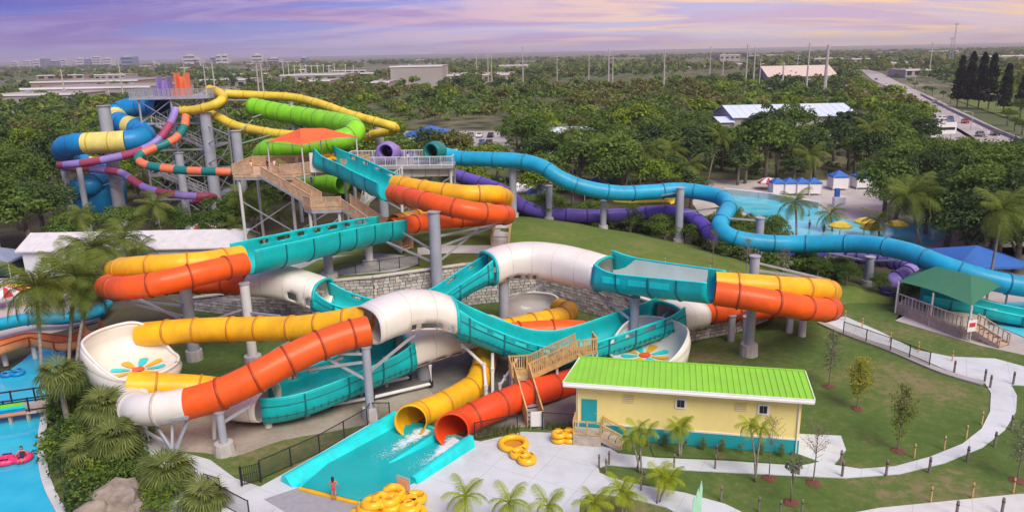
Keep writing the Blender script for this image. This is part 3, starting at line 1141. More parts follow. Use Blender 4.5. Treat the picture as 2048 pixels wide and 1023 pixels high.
# white liner on the far wall and pale panels on the near wall of that trough
fr5 = frames(t5)
ln_ = MB()
rowsv = []
K5 = len(t5)
for i, (p, (t, x, y)) in enumerate(zip(t5, fr5)):
    q = i / (K5 - 1)
    top = 1.50 - .60 * q
    bot = -.6 + 1.4 * max(0, q - .55)
    rowsv.append([p - x * 1.93 + Vector((0, 0, top)), p - x * 1.89 + Vector((0, 0, (top + bot) / 2)), p - x * 1.72 + Vector((0, 0, bot))])
for i in range(int(K5 * .85)):
    a, b = rowsv[i], rowsv[i + 1]
    ln_.add([a[0], a[1], a[2], b[0], b[1], b[2]], [(0, 1, 4, 3), (1, 2, 5, 4)])
lo5 = ln_.build('white_liner', M_WHITE, tr5, smooth=True)
lo5['label'] = 'white inner wall'
for s0 in (.20, .45, .60):
    i = int(K5 * s0)
    t, x, y = fr5[i]
    pn = MB()
    pn.obox(t5[i] + x * 2.02 + Vector((0, 0, .38)), t * .85, x * .05, Vector((0, 0, .26)))
    pn.build('side_panel', M_TURQ, tr5)
lane([(1430, 586, 56.8), (1500, 596, 56.2), (1570, 608, 56.3), (1630, 618, 57.8), (1660, 618, 61), (1650, 613, 64.8), (1600, 613, 66.8), (1540, 616, 66.8), (1470, 621, 66), (1388, 627, 64)], M_ORANGE, F_OR, 'orange tube of the far right turn')
lane([(1430, 566, 58.8), (1500, 571, 58.4), (1570, 576, 58.6), (1630, 579, 60.3), (1658, 582, 63.6), (1645, 592, 67.5), (1590, 602, 69.2), (1500, 611, 68.6), (1388, 618, 66.2)], M_YELLOW, F_YE, 'yellow tube of the far right turn')
canopy(ride, spline(px([(1392, 623, 65), (1365, 627, 64.2), (1336, 634, 63.2)]), .5), lambda q: (1.95, 1.15 + .1 * q), M_WHITE, F_WH, label='short white hood before the last valley', rim='b')
t6 = spline(px([(1342, 634, 63.2), (1290, 651, 61.7), (1230, 672, 60.2), (1170, 692, 59), (1120, 702, 58.2), (1070, 699, 57.6), (1010, 680, 57), (960, 660, 56.5), (908, 642, 56)]), .5)
trough(ride, t6, 2.0, 2.15, M_TEAL, F_TE, rise=(.35, .5), win=(-1,), win_gap=1.9, win_len=1.0, comb=True, label='teal valley trough beside the timber stairs')
canopy(ride, spline(px([(908, 630, 55.9), (872, 620, 55.5), (820, 620, 54.7), (775, 632, 53.7), (735, 650, 52.6)]), .5), lambda q: (1.9, 1.3 + .14 * math.sin(math.pi * q)), M_WHITE, F_WH, label='white hood nearest the middle of the slide',
       windows=((15, 16, .5, 4.8, 1.2, .75),), rim='a')
# orange lane down to the front left, yellow lane to the bowl
lane([(738, 660, 51.4), (690, 672, 50.7), (630, 694, 49.6), (570, 723, 48.5), (510, 755, 47.5), (450, 783, 46.8), (410, 797, 46.5), (370, 808, 46.2)], M_ORANGE, F_OR, 'orange tube sweeping down to the front left', r=1.08, every=2.4)
lane([(738, 632, 54), (680, 644, 54.3), (600, 655, 55), (520, 657, 56), (440, 658, 56.5), (370, 661, 56.6), (320, 665, 56.7), (282, 668, 57)], M_YELLOW, F_YE, 'yellow tube leading into the left bowl', every=2.6)
lane([(374, 807, 46.2), (330, 815, 46), (290, 818, 46.2), (264, 813, 47.6), (262, 797, 50)], M_WHITE, F_WH, 'white end bend at the front left', r=1.1, every=2.8)
lane([(262, 797, 50), (285, 787, 52), (340, 786, 52.7), (420, 788, 52.2), (480, 799, 50.6)], M_ORANGE, F_OR, 'orange return tube behind the front bend')
lane([(256, 772, 50.0), (300, 773, 50.4), (360, 775, 51.2), (430, 781, 51.8), (480, 795, 51.8)], M_YELLOW, F_YE, 'yellow tube leaving the left bowl', r=1.05)
canopy(ride, spline(px([(478, 799, 51.2), (505, 803, 50.8), (537, 804, 50.5)]), .5), lambda q: (1.9, 1.05), M_WHITE, F_WH, label='low white hood at the start of the climb')
t8 = spline(px([(530, 806, 50.5), (580, 798, 50.9), (640, 778, 52), (700, 753, 53.5), (760, 728, 55), (812, 707, 56.3)]), .5)
trough(ride, t8, 2.0, 2.25, M_TEAL, F_TE, rise=(.1, .35), win=(-1,), win_gap=2.1, win_len=1.1, comb=True, label='teal trough climbing at the front')
canopy(ride, spline(px([(806, 701, 56.6), (850, 686, 57.6), (900, 673, 59), (950, 663, 60.5), (995, 660, 62)]), .5), lambda q: (1.95, 1.35 - .1 * q), M_WHITE, F_WH, label='shaded white hood under the middle hood',
       windows=((24, 25, .6, 6.5, 1.5, 1.05),), rim='a')
lane([(998, 669, 61.6), (1060, 664, 62.4), (1130, 661, 63), (1200, 664, 63.6), (1236, 668, 63.6)], M_ORANGE, F_OR, 'orange tube leading into the right bowl', r=1.0)
lane([(998, 661, 63.4), (1040, 653, 64.5), (1090, 641, 66), (1122, 634, 67.2), (1136, 624, 69.2), (1116, 616, 71)], M_YELLOW, F_YE, 'yellow tube curling into the back bowl', r=1.0, every=2.0)


# bowls
def bowl(c, r, hi_ang, hmax, hmin, label, petals=True, n=56, flower_r=.62, spread=.45):
    """c floor centre; wall height swells towards hi_ang"""
    m = MB()
    prof = []
    NP = 12
    rings = []
    for i in range(n):
        a = 2 * math.pi * i / n
        f = (math.cos(a - hi_ang) + spread) / (.75 + spread)
        f = min(1, max(0, f))
        f = f * f * (3 - 2 * f)
        h = hmin + (hmax - hmin) * f
        ring_ = [Vector(c)]
        for j in range(NP):
            q = j / (NP - 1)
            if q < .45:
                rr, zz = r * .84 * (q / .45), .25 * (q / .45) ** 2
            else:
                u = (q - .45) / .55
                rr = r * .84 + (.16 * r + .30 * (h - hmin)) * math.sin(min(1, u * 1.35) * math.pi / 2) - .10 * h * max(0, u - .72) / .28
                zz = .25 + (h - .25) * u ** 1.25
            ring_.append(Vector(c) + Vector((rr * math.cos(a), rr * math.sin(a), zz)))
        rings.append(ring_)
    k = NP + 1
    vs = [p for ring_ in rings for p in ring_]
    fs = [(i * k + j, ((i + 1) % n) * k + j, ((i + 1) % n) * k + j + 1, i * k + j + 1) for i in range(n) for j in range(k - 1)]
    m.add(vs, fs)
    b = m.build('bowl', M_WHITE, ride, smooth=True)
    b['label'] = label
    md = b.modifiers.new('wall', 'SOLIDIFY')
    md.thickness = .12
    md.offset = 0
    us_ = MB()
    uv = []
    for i, ring_ in enumerate(rings):
        e_ = ring_[-1]
        o_ = Vector((e_.x - c[0], e_.y - c[1], 0))
        for q, (fr_, zf) in enumerate(((1.0, 0), (1.07, .35), (1.02, .72), (.82, 1.0))):
            zz = e_.z + (c[2] - .9 - e_.z) * zf - .03
            uv.append(Vector((c[0] + o_.x * fr_, c[1] + o_.y * fr_, zz)))
    us_.add(uv, [(i * 4 + j, ((i + 1) % n) * 4 + j, ((i + 1) % n) * 4 + j + 1, i * 4 + j + 1) for i in range(n) for j in range(3)])
    us_.build('outer_shell', M_WHITE, b, smooth=True)
    rm = MB()
    rm.pipe([ring_[-1] for ring_ in rings] + [rings[0][-1], rings[1][-1]], .12, 6)
    rm.build('rim', M_WHITE, b, smooth=True)
    if petals:
        cols = [M_TURQ, M_YELLOW]
        pc = MB()
        cc = Vector(c) + Vector((0, 0, .14))
        pc.add([cc + Vector((.16 * r * math.cos(t * .3927), .16 * r * math.sin(t * .3927), .02)) for t in range(16)], [tuple(range(16))])
        pc.build('flower_centre', M_ORANGE, b)
        for q in range(8):
            a = q * math.pi / 4 + .2
            u = Vector((math.cos(a), math.sin(a), 0))
            v = Vector((-math.sin(a), math.cos(a), 0))

            def zz(s):
                s /= .82
                return Vector((0, 0, .25 * s * s + .13))
            pm = MB()
            base = Vector(c)
            pm.add([base + u * r * .2 - v * r * .04 + zz(.2), base + u * r * .42 - v * r * .10 + zz(.42), base + u * r * flower_r - v * r * .11 + zz(flower_r), base + u * r * (flower_r + .05) + zz(flower_r + .05),
                    base + u * r * flower_r + v * r * .11 + zz(flower_r), base + u * r * .42 + v * r * .10 + zz(.42), base + u * r * .2 + v * r * .04 + zz(.2)], [(0, 1, 5, 6), (1, 2, 4, 5), (2, 3, 4)])
            pm.build('petal', cols[q % 2], b)
    return b


bL = W(277, 741, 53.4)
bowl(bL, 2.95, R(165), 2.9, .5, 'white left bowl with a painted flower on its floor')
bR = W(1290, 712, 58.6)
bowl(bR, 3.15, R(40), 2.3, .5, 'white right bowl with a painted flower behind the green roof')
bM = W(1066, 648, 70.5)
bowl(bM, 2.9, R(95), 2.3, .7, 'white back bowl beside the stone wall', petals=False)
# small white lip with the drain hole on the front bend
lp = MB()
lc = W(268, 787, 48.6)
lp.lathe([(.35, .0), (.8, .10), (.95, .0), (.9, -.3)], lc, 16)
lp.build('drain_lip', M_WHITE, ride, smooth=True)
lp = MB()
lp.lathe([(.02, -.02), (.4, -.01)], lc, 14)
lp.build('drain', M_RED, ride)

# the two exits into the splash pool
lane([(972, 692, 60), (968, 730, 57), (952, 768, 54.6), (920, 790, 52.7), (878, 812, 50.9), (842, 826, 49.7), (826, 835, 48.7), (821, 842, 47.8)], M_YELLOW, F_YE, 'yellow exit tube with open mouth', r=.95, every=2.6, r_end=1.12, solid=True)
lane([(1180, 752, 56), (1110, 772, 53.5), (1050, 789, 51.4), (985, 815, 49.5), (928, 842, 48.1), (909, 853, 47.1), (903, 861, 46.2)], M_RED, MATS['flange_orange'], 'red exit tube with open mouth', r=1.0, every=2.6, r_end=1.16, solid=True)

# ------------------------------------------------------------------ support columns
def column(p, top, r, label, mt=None, foot=.55, footh=.5, arms=(), base=None, cap=True, group='steel columns carrying the racing slide'):
    zb = base if base is not None else hground(p.x, p.y)
    c = empty('support_column', (p.x, p.y, zb), label, 'column', group)
    mt = mt or M_COLUMN
    m = MB()
    m.cyl((p.x, p.y, zb), (p.x, p.y, top), r, r * .97, 18)
    m.build('shaft', mt, c, smooth=True, angle=40)
    if foot:
        f = MB()
        f.cyl((p.x, p.y, zb - .1), (p.x, p.y, zb + footh), r + foot * .8, r + foot * .65, 12)
        f.build('footing', M_CONC, c)
    if cap:
        k = MB()
        k.cyl((p.x, p.y, top), (p.x, p.y, top + .08), r * 1.15, r * 1.15, 18)
        k.build('cap_plate', M_STEEL, c)
    for a, b in arms:
        m = MB()
        m.beam(a, b, .16, .18)
        m.build('brace', M_STEEL, c)
    return c


def V3(*a):
    return Vector(a)


pA = G(450, 905)
column(pA, 3.0, .27, 'slim grey column under the front orange tube', footh=.8, arms=((V3(pA.x, pA.y, 2.2), V3(pA.x + 1.6, pA.y + 1.2, 2.9)),))
pB = V3(-28.6, 62.6, 0)
column(pB, 7.0, .52, 'thick grey column with many braces under the left orange turn', foot=.3, footh=.9, mt=M_COLUMN,
       arms=((V3(-28.6, 62.6, 4.0), W(232, 600, 59)), (V3(-28.6, 62.6, 5.2), W(300, 586, 58.2)), (V3(-28.6, 62.6, 3.4), W(262, 590, 62)), (V3(-28.6, 62.6, 5.0), W(230, 598, 64)), (V3(-28.6, 62.6, 5.4), V3(-23.2, 61.8, 5.8)), (V3(-28.6, 62.6, 3.0), V3(-23.2, 61.8, 5.0))))
pC = V3(-23.1, 61.8, 0)
column(pC, 7.2, .42, 'pale grey column under the joint of teal trough and orange tube', mt=M_COLPALE, foot=.5, footh=.6, arms=((V3(-23.1, 61.8, 4.6), W(560, 632, 60)), (V3(-23.1, 61.8, 4.0), W(440, 664, 57))))
pD = G(742, 835)
column(pD, 5.6, .32, 'grey column in front of the teal climbing trough', foot=.4, footh=.9, arms=((V3(pD.x, pD.y, 4.5), W(560, 745, 49.2)), (V3(pD.x, pD.y, 5.1), W(640, 706, 50)), (V3(pD.x, pD.y, 3.6), V3(pD.x + 3.2, pD.y + 3, 5.4)), (V3(pD.x, pD.y, 3.0), W(640, 708, 50))))
pE = W(868, 430, 73.4)
column(pE, W(868, 424, 73.4).z, .60, 'thickest grey column under the upper right turn', base=0, foot=.5, arms=((V3(pE.x, 73.4, 7.0), W(990, 452, 78)), (V3(pE.x, 73.4, 8.2), W(1005, 446, 82)), (V3(pE.x, 73.4, 5.4), W(960, 455, 77)), (V3(pE.x, 73.4, 6.6), W(800, 462, 79)), (V3(pE.x, 73.4, 5.4), W(760, 478, 77.4))))
pF = W(1007, 560, 66.4)
column(pF, 5.6, .5, 'tall grey column under the central white hood', base=0, arms=((V3(pF.x, 66.4, 3.6), W(1085, 568, 66)),))
pG = W(1270, 600, 61.6)
column(pG, 5.3, .40, 'grey column behind the green roof under the pale panelled trough', base=0, arms=((V3(pG.x, 61.6, 3.0), W(1180, 575, 64)), (V3(pG.x, 61.6, 1.8), W(1200, 700, 59.4)), (V3(pG.x, 61.6, 1.0), W(1340, 620, 63.5))))
pH = V3(20.6, 61.2, 0)
column(pH, 8.9, .42, 'tall grey column rising above the yellow tube of the right turn', foot=.5, footh=1.0, arms=((V3(20.6, 61.2, 8.4), W(1660, 560, 63)), (V3(20.6, 61.2, 7.7), W(1660, 560, 63.2)), (V3(20.6, 61.2, 4.6), W(1600, 640, 58)), (V3(20.6, 61.2, 4.2), W(1470, 634, 65.6)), (V3(20.6, 61.2, 3.9), V3(19.5, 58, 5.6))))
pI = W(847, 740, 57.6)
column(pI, 2.9, .55, 'short thick grey column under the shaded white hood', base=0, foot=0)
pJ = W(656, 520, 73)
column(pJ, 7.0, .48, 'grey column rising from the mound under the long teal trough')
pK = W(737, 490, 77)
column(pK, 6.9, .40, 'pale column on the mound near the fence under the teal trough', mt=M_COLPALE)
for (x, y0, y1, Y, lb) in ((1461, 690, 638, 64.6, 'left pale pier'), (1490, 698, 640, 63.6, 'second pale pier'), (1578, 668, 640, 66.4, 'third pale pier'), (1603, 680, 640, 65.4, 'rightmost pale pier')):
    p = W(x, y0, Y)
    t_ = W(x, y1 - 6, Y)
    column(V3(p.x, Y, 0), t_.z, .34, lb + ' beneath the far right orange turn', mt=M_COLPALE, foot=0, base=-.05, group='pale piers under the right turn')
for (x, Y, top, lb) in ((768, 56, 2.6, 'thin white post under the climbing trough, nearest the thick column'), (716, 54.4, 2.0, 'thin white post under the middle of the climbing trough'), (600, 51.2, .4, 'stubby white post under the lower teal trough'), (520, 49.6, .9, 'low white block post beneath the low white hood')):
    q = W(x, 700, Y)
    column(V3(q.x, Y, 0), top, .14 if Y > 52 else .28, lb, mt=M_COLPALE, foot=0, base=0, cap=False)
# pvc drain pipes
def pipework(pts, r, label):
    p0 = Vector(pts[0])
    o = empty('drain_pipe', (p0.x, p0.y, 0), label, 'pipe', 'white drain pipes under the slide')
    m = MB()
    m.pipe([Vector(p) for p in pts], r, 8)
    m.build('pipe_run', M_PVC, o, smooth=True, angle=40)
    for p in pts[1:-1]:
        p = Vector(p)
        MB().cyl(p - V3(0, 0, .2), p + V3(0, 0, .2), r * 1.25, None, 8).build('elbow', M_BLACK if p.z < .6 else M_PVC, o)


pipework([W(924, 676, 56), W(926, 690, 56), W(968, 730, 55), V3(W(972, 780, 53).x, 53, 1.2), V3(W(972, 780, 53).x, 53, 0)], .13, 'bent white drain pipe right of the shaded hood')
pipework([W(985, 705, 55.5), W(985, 740, 55), V3(W(985, 780, 54).x, 54, 0)], .13, 'straight white drain pipe left of the timber stairs')
pipework([W(1035, 715, 55.5), W(1010, 755, 54), W(1000, 770, 53.6), V3(W(1000, 780, 53.4).x, 53.4, 0)], .11, 'slanting white drain pipe beside the timber stairs')
pipework([V3(-8.6, 57, 1.9), V3(-8.6, 57, .4), V3(-12.5, 55, .35), V3(-12.5, 55, .1)], .14, 'white drain pipe running on the gravel behind')
pipework([V3(-6.7, 55.6, 2.0), V3(-6.7, 55.6, .4), V3(-11, 53.4, .35), V3(-14, 52.4, .3), V3(-14, 52.4, .1)], .14, 'long white drain pipe running on the gravel in front')
pipework([W(428, 812, 48), W(428, 835, 48), V3(W(428, 870, 48).x, 48, 0)], .14, 'short white drain pipe under the front orange tube')
# trestle under the front white bend
tr = W(330, 845, 46)
ts = empty('steel_trestle', (tr.x, 46, 0), 'dark steel trestle holding the front white bend', 'trestle')
for nm, a, b in (('strut', W(272, 850, 46.6), W(340, 890, 45.2)), ('strut', W(345, 848, 45.8), W(345, 900, 45)), ('strut', W(376, 838, 45.8), W(348, 905, 45)), ('strut', W(310, 848, 46), W(344, 900, 45)), ('top_beam', W(268, 848, 46.8), W(376, 836, 46)), ('top_beam', W(268, 846, 45.4), W(376, 834, 45))):
    MB().beam(a, b, .16, .18).build(nm, M_COLUMN, ts)
MB().cyl(V3(W(288, 880, 47).x, 47, 0), V3(W(288, 880, 47).x, 47, 2.0), .35, None, 14).build('pier', M_COLPALE, ts, smooth=True, angle=40)

# ------------------------------------------------------------------ splash pool
sp0 = G(760, 900)
pool = empty('splash_pool', (sp0.x, sp0.y, 0), 'turquoise splash pool run-out below the yellow and red exits', 'pool')
fl = [G(x, y, .05) for x, y in ((800, 838), (640, 925), (590, 972), (612, 976), (716, 1003), (822, 968), (945, 886), (905, 868), (855, 848))]
MB().prism([p[:2] for p in fl], -.05, .06).build('basin_floor', M_TURQ, pool)


def poolwall(a, b, w, h0, h1, nm='side_wall', mt=M_TURQ):
    a, b = Vector(a), Vector(b)
    pts = spline([a, a.lerp(b, .5), b], .6)
    fr = frames(pts)
    m = MB()
    k = len(pts)
    vs = []
    pf = [(-.62, 0), (-.5, .75), (-.38, .97), (-.1, 1), (.12, .96), (.3, .6), (.62, .18), (.9, 0)]
    for i, (p, (t, x, y)) in enumerate(zip(pts, fr)):
        h = h0 + (h1 - h0) * i / (k - 1)
        vs += [V3(p.x, p.y, 0) + x * a_ * w + V3(0, 0, b_ * h) for a_, b_ in pf]
    n = len(pf)
    m.add(vs, [(i * n + j, i * n + j + 1, (i + 1) * n + j + 1, (i + 1) * n + j) for i in range(k - 1) for j in range(n - 1)] + [tuple(range(n - 1, -1, -1)), tuple(range((k - 1) * n, k * n))])
    return m.build(nm, mt, pool, smooth=True, angle=50)


poolwall(G(572, 968), G(796, 846), .85, .55, .95)          # left, sloped inwards
poolwall(G(940, 890), G(824, 964), .75, .85, .45)
poolwall(G(876, 880), G(768, 934), .38, .7, .16, 'lane_divider')
MB().beam(G(600, 975, .09), G(716, 1004, .09), .35, .08).build('yellow_edge', M_YELLOW, pool)
wt = sheet('pool_water', [(792, 848), (660, 922), (604, 971), (716, 999), (826, 962), (935, 888), (905, 872), (850, 850)], .20, M_POOL, .05)
sheet('entry_mat', [(528, 997), (596, 974), (722, 1006), (690, 1060), (600, 1040)], .045, M_GREYMAT, .03)
# churned water where the lanes land
fo = MB()
frn = random.Random(8)
for (x0, y0, x1, y1) in ((838, 866, 758, 918), (905, 882, 835, 938)):
    for i in range(500):
        q = frn.random() ** 1.5
        sp_ = .2 + .7 * q
        p = G(x0 + (x1 - x0) * q, y0 + (y1 - y0) * q, .2) + V3(frn.gauss(0, .30 * (.5 + sp_)), frn.gauss(0, .26), 0)
        s = frn.uniform(.010, .032) * (1.3 - .7 * q)
        zz = abs(frn.gauss(0, .16)) * (1 - q) ** 2
        fo.add([p + V3(-s, 0, zz), p + V3(0, -s * .9, zz + s * .2), p + V3(s * 1.3, 0, zz), p + V3(0, s, zz + s * .2), p + V3(0, 0, zz + s * .7)], [(0, 1, 4), (1, 2, 4), (2, 3, 4), (3, 0, 4)])
tag(fo.build('splash_foam', M_FOAM), 'white foam churning below the tube mouths', 'foam', None, 'stuff')

# ------------------------------------------------------------------ timber and steel stairs, railings
def railing(root, pts, h, mt, spacing=1.6, picket=.0, pmt=None, post=.09, toe=True, panel=None):
    pts = [Vector(p) for p in pts]
    pk = MB()
    for a, b in zip(pts, pts[1:]):
        ln = (b - a).length
        MB().beam(a + V3(0, 0, h), b + V3(0, 0, h), .10, .09).build('handrail', mt, root)
        if toe:
            MB().beam(a + V3(0, 0, .12), b + V3(0, 0, .12), .06, .09).build('lower_rail', mt, root)
        n = max(1, round(ln / spacing))
        for i in range(n + 1):
            if i == n and b is not pts[-1]:
                continue
            p = a.lerp(b, i / n)
            MB().obox(p + V3(0, 0, h / 2 + .03), (post / 2, 0, 0), (0, post / 2, 0), (0, 0, h / 2 + .05)).build('rail_post', mt, root)
        if picket:
            k = max(1, int(ln / picket))
            d = (b - a).normalized()
            for i in range(k):
                p = a.lerp(b, (i + .5) / k)
                dd = Vector((d.x, d.y, 0)).normalized()
                pk.obox(p + V3(0, 0, h / 2 + .04), dd * .045, dd.cross(V3(0, 0, 1)) * .018, (0, 0, h / 2 - .06))
    if pk.v:
        tag(pk.build('pickets', pmt or mt, root), kind='stuff')
    if panel:
        pm = MB()
        for a, b in zip(pts, pts[1:]):
            pm.add([a + V3(0, 0, .1), b + V3(0, 0, .1), b + V3(0, 0, h - .05), a + V3(0, 0, h - .05)], [(0, 1, 2, 3)])
        pm.build('mesh_panel', panel, root)


TREAD = {}


def flight(root, a, b, width, mt, tread_mt, rail=1.1, rmt=None, picket=.16, sides=(-1, 1)):
    a, b = Vector(a), Vector(b)
    d = Vector((b.x - a.x, b.y - a.y, 0))
    ln = d.length
    d /= ln
    s = Vector((d.y, -d.x, 0))
    n = max(3, round(abs(b.z - a.z) / .19))
    key = (round(width, 2), round(ln / n, 2), tread_mt.name)
    if key not in TREAD:
        me_ = bpy.data.meshes.new('tread')
        w, l, t = width / 2, ln / n * .5, .035
        me_.from_pydata([(i * l, j * w, k * t) for k in (-1, 1) for j in (-1, 1) for i in (-1, 1)], [], [(0, 2, 3, 1), (4, 5, 7, 6), (0, 1, 5, 4), (2, 6, 7, 3), (0, 4, 6, 2), (1, 3, 7, 5)])
        me_.materials.append(tread_mt)
        TREAD[key] = me_
    for i in range(n):
        p = a.lerp(b, (i + .5) / n)
        o = bpy.data.objects.new('tread', TREAD[key])
        COL.objects.link(o)
        o.parent = root
        o.location = p - ORG[root]
        o.rotation_euler = (0, 0, math.atan2(d.y, d.x))
    for q in (-1, 1):
        off = s * q * width / 2
        MB().beam(a + off - V3(0, 0, .1), b + off - V3(0, 0, .1), .07, .32).build('stringer', mt, root)
        if q in sides:
            railing(root, [a + off, b + off], rail, rmt or mt, 1.5, picket)


def posts(root, lst, r, mt, name='post', n=10):
    for (p, zt) in lst:
        MB().cyl((p.x, p.y, p.z), (p.x, p.y, zt), r, None, n).build(name, mt, root, smooth=True, angle=40)


# ------------------------------------------------------------------ timber start platform with the orange canopy
ZD = 12.3
pl = empty('start_platform', (-28, 93, 3.5), 'timber start platform on steel legs with stairs below the orange canopy', 'platform')
dk = [(-33.5, 90.2), (-26.2, 89.4), (-22.6, 93.2), (-19.0, 92.8), (-18.2, 97.2), (-33.5, 97.6)]
MB().prism(dk, ZD - .3, ZD).build('deck', M_WOOD, pl)
MB().prism([(x * .98 - .56, y * .99 + .93) for x, y in dk], ZD - .62, ZD - .31).build('deck_frame', M_STEEL, pl)
z_ = ZD
railing(pl, [V3(-27.6, 89.55, z_), V3(-26.2, 89.4, z_), V3(-24.4, 91.2, z_)], 1.25, M_WOOD, 1.5, .13)
railing(pl, [V3(-31.2, 90.0, z_), V3(-33.5, 90.2, z_), V3(-33.5, 97.6, z_), V3(-18.2, 97.2, z_), V3(-19.0, 92.8, z_), V3(-21, 93.0, z_)], 1.25, M_WOOD, 1.6, .13)
l1 = V3(-22.4, 86.6, 9.0)
lan = [(-24.2, 86.0), (-23.0, 84.9), (-19.6, 85.2), (-19.2, 87.2), (-21.5, 88.6)]
MB().prism(lan, 8.82, 9.1).build('landing', M_WOOD, pl)
MB().prism([(x * .97 - .65, y * .99 + .86) for x, y in lan], 8.45, 8.81).build('landing_frame', M_STEEL, pl)
flight(pl, V3(-29.4, 90.0, ZD - .05), V3(-22.9, 87.1, 9.15), 2.0, M_STEEL, M_WOOD, 1.2, M_WOOD, .13)
railing(pl, [V3(-24.2, 86.0, 9.1), V3(-23.0, 84.9, 9.1), V3(-19.6, 85.2, 9.1)], 1.2, M_WOOD, 1.4, .13)
flight(pl, V3(-19.4, 86.2, 9.05), V3(-11.6, 80.8, 5.0), 1.8, M_STEEL, M_WOOD, 1.2, M_WOOD, .13)
posts(pl, [(V3(x, y, hground(x, y)), ZD - .6) for x, y in ((-33, 90.6), (-33, 97.2), (-26.6, 90.2), (-19, 96.8), (-19.6, 93.2), (-26, 97.2))] + [(V3(x, y, hground(x, y)), 8.5) for x, y in ((-23.4, 85.6), (-20, 85.6), (-20, 87))], .19, M_COLPALE, 'leg')
for a, b in ((V3(-33, 90.6, 5), V3(-26.6, 90.2, 9)), (V3(-33, 90.6, 9), V3(-26.6, 90.2, 5)), (V3(-23.4, 85.6, 5), V3(-20, 85.6, 7.8)), (V3(-26.6, 90.2, 5), V3(-19.6, 93.2, 9)), (V3(-19.6, 93.2, 6), V3(-19, 96.8, 10))):
    MB().beam(a, b, .12, .12).build('brace', M_STEEL, pl)
cn = empty('shade_canopy', (-26, 93.5, ZD), 'orange fabric hip canopy over the timber start platform', 'canopy', None)
cL, cF, cR = W(531, 284, 96), W(602, 290, 90), W(716, 273, 94)
cB = cL + cR - cF
ra, rb = W(600, 257, 94.6), W(648, 256, 95)
m = MB()


def sag(a, b, c, d, n=6, depth=.28):            # cloth panel a-b (eave), c-d (ridge side), pulled in between its edges
    vs = []
    for i in range(n + 1):
        for j in range(n + 1):
            u, v = i / n, j / n
            p = a.lerp(b, u).lerp(d.lerp(c, u), v)
            vs.append(p - V3(0, 0, depth * math.sin(math.pi * u) * math.sin(math.pi * v) - .22 * math.sin(math.pi * u) * (1 - v)))
    return vs, [(i * (n + 1) + j, (i + 1) * (n + 1) + j, (i + 1) * (n + 1) + j + 1, i * (n + 1) + j + 1) for i in range(n) for j in range(n)]


for q in ((cF, cR, rb, ra), (cL, cF, ra, ra), (cR, cB, rb, rb), (cB, cL, ra, rb)):
    m.add(*sag(*q))
m.build('fabric', M_OCANOPY, cn, smooth=True, angle=35)
for c in (cL, cF, cR, cB):
    c2 = c.lerp((cL + cR) / 2, .04)
    MB().cyl((c2.x, c2.y, 9.0 if c is cF else ZD), (c2.x, c2.y, c2.z), .09, None, 8).build('pole', M_COLPALE, cn)
for a, b in ((cL, cF), (cF, cR), (cR, cB), (cB, cL)):
    MB().beam(a - V3(0, 0, .1), b - V3(0, 0, .1), .06, .06).build('edge_cable', M_STEEL, cn)
# white gate board and a waiting raft at the head of the trough
gt = empty('gate_board', W(632, 340, 91.8), 'white board at the head of the teal trough on the start platform', 'board')
MB().obox(W(629, 325, 91.2), (.55, 0, 0), (0, .06, 0), (0, 0, 1.2)).build('board_panel', M_TRIM, gt)
MB().obox(W(629, 325, 91.2) + V3(0, .1, -.3), (.06, 0, 0), (0, .05, 0), (0, 0, 1.5)).build('stake', M_STEEL, gt)


def inner_tube(loc, rz, tilt, label, double=True, mt=M_YTUBE, r=.62, rr=.27, group='yellow inner tubes'):
    o = empty('inner_tube', loc, label, 'inner tube', group)
    m = MB()
    n, k = 22, 10
    offs = ((-r - .02, 0), (r + .02, 0)) if double else ((0, 0),)
    for ox, oy in offs:
        vs = []
        for i in range(n):
            a = 2 * math.pi * i / n
            for j in range(k):
                b = 2 * math.pi * j / k
                rad = r + rr * math.cos(b)
                vs.append((ox + rad * math.cos(a), oy + rad * math.sin(a), rr + rr * math.sin(b)))
        m.add(vs, [(i * k + j, ((i + 1) % n) * k + j, ((i + 1) % n) * k + (j + 1) % k, i * k + (j + 1) % k) for i in range(n) for j in range(k)])
    M3 = Matrix.Rotation(rz, 3, 'Z') @ Matrix.Rotation(tilt, 3, 'X')
    L3 = Vector(loc)
    m.v = [M3 @ p + L3 for p in m.v]
    m.build('ring', mt, o, smooth=True)
    for ox, oy in offs:
        fm = MB()
        fm.cyl((ox, oy, .08), (ox, oy, .14), r * .75, None, 14)
        fm.v = [M3 @ p + L3 for p in fm.v]
        fm.build('seat_floor', MATS['flange_yellow'] if mt is M_YTUBE else mt, o)
        for sg in (-1, 1):
            hm = MB()
            hm.obox((ox, oy + sg * r, rr * 2 + .03), (.16, 0, 0), (0, .03, 0), (0, 0, .04))
            hm.v = [M3 @ p + L3 for p in hm.v]
            hm.build('handle', MATS['flange_yellow'] if mt is M_YTUBE else M_BLACK, o)
    return o


inner_tube(W(664, 318, 94.5), .4, .3, 'orange tinted raft tube waiting on the start platform', True, M_YTUBE)
inner_tube(V3(-20, 95, ZD), 1.0, 1.2, 'yellow tube leaning on the start platform rail', False, M_YTUBE)

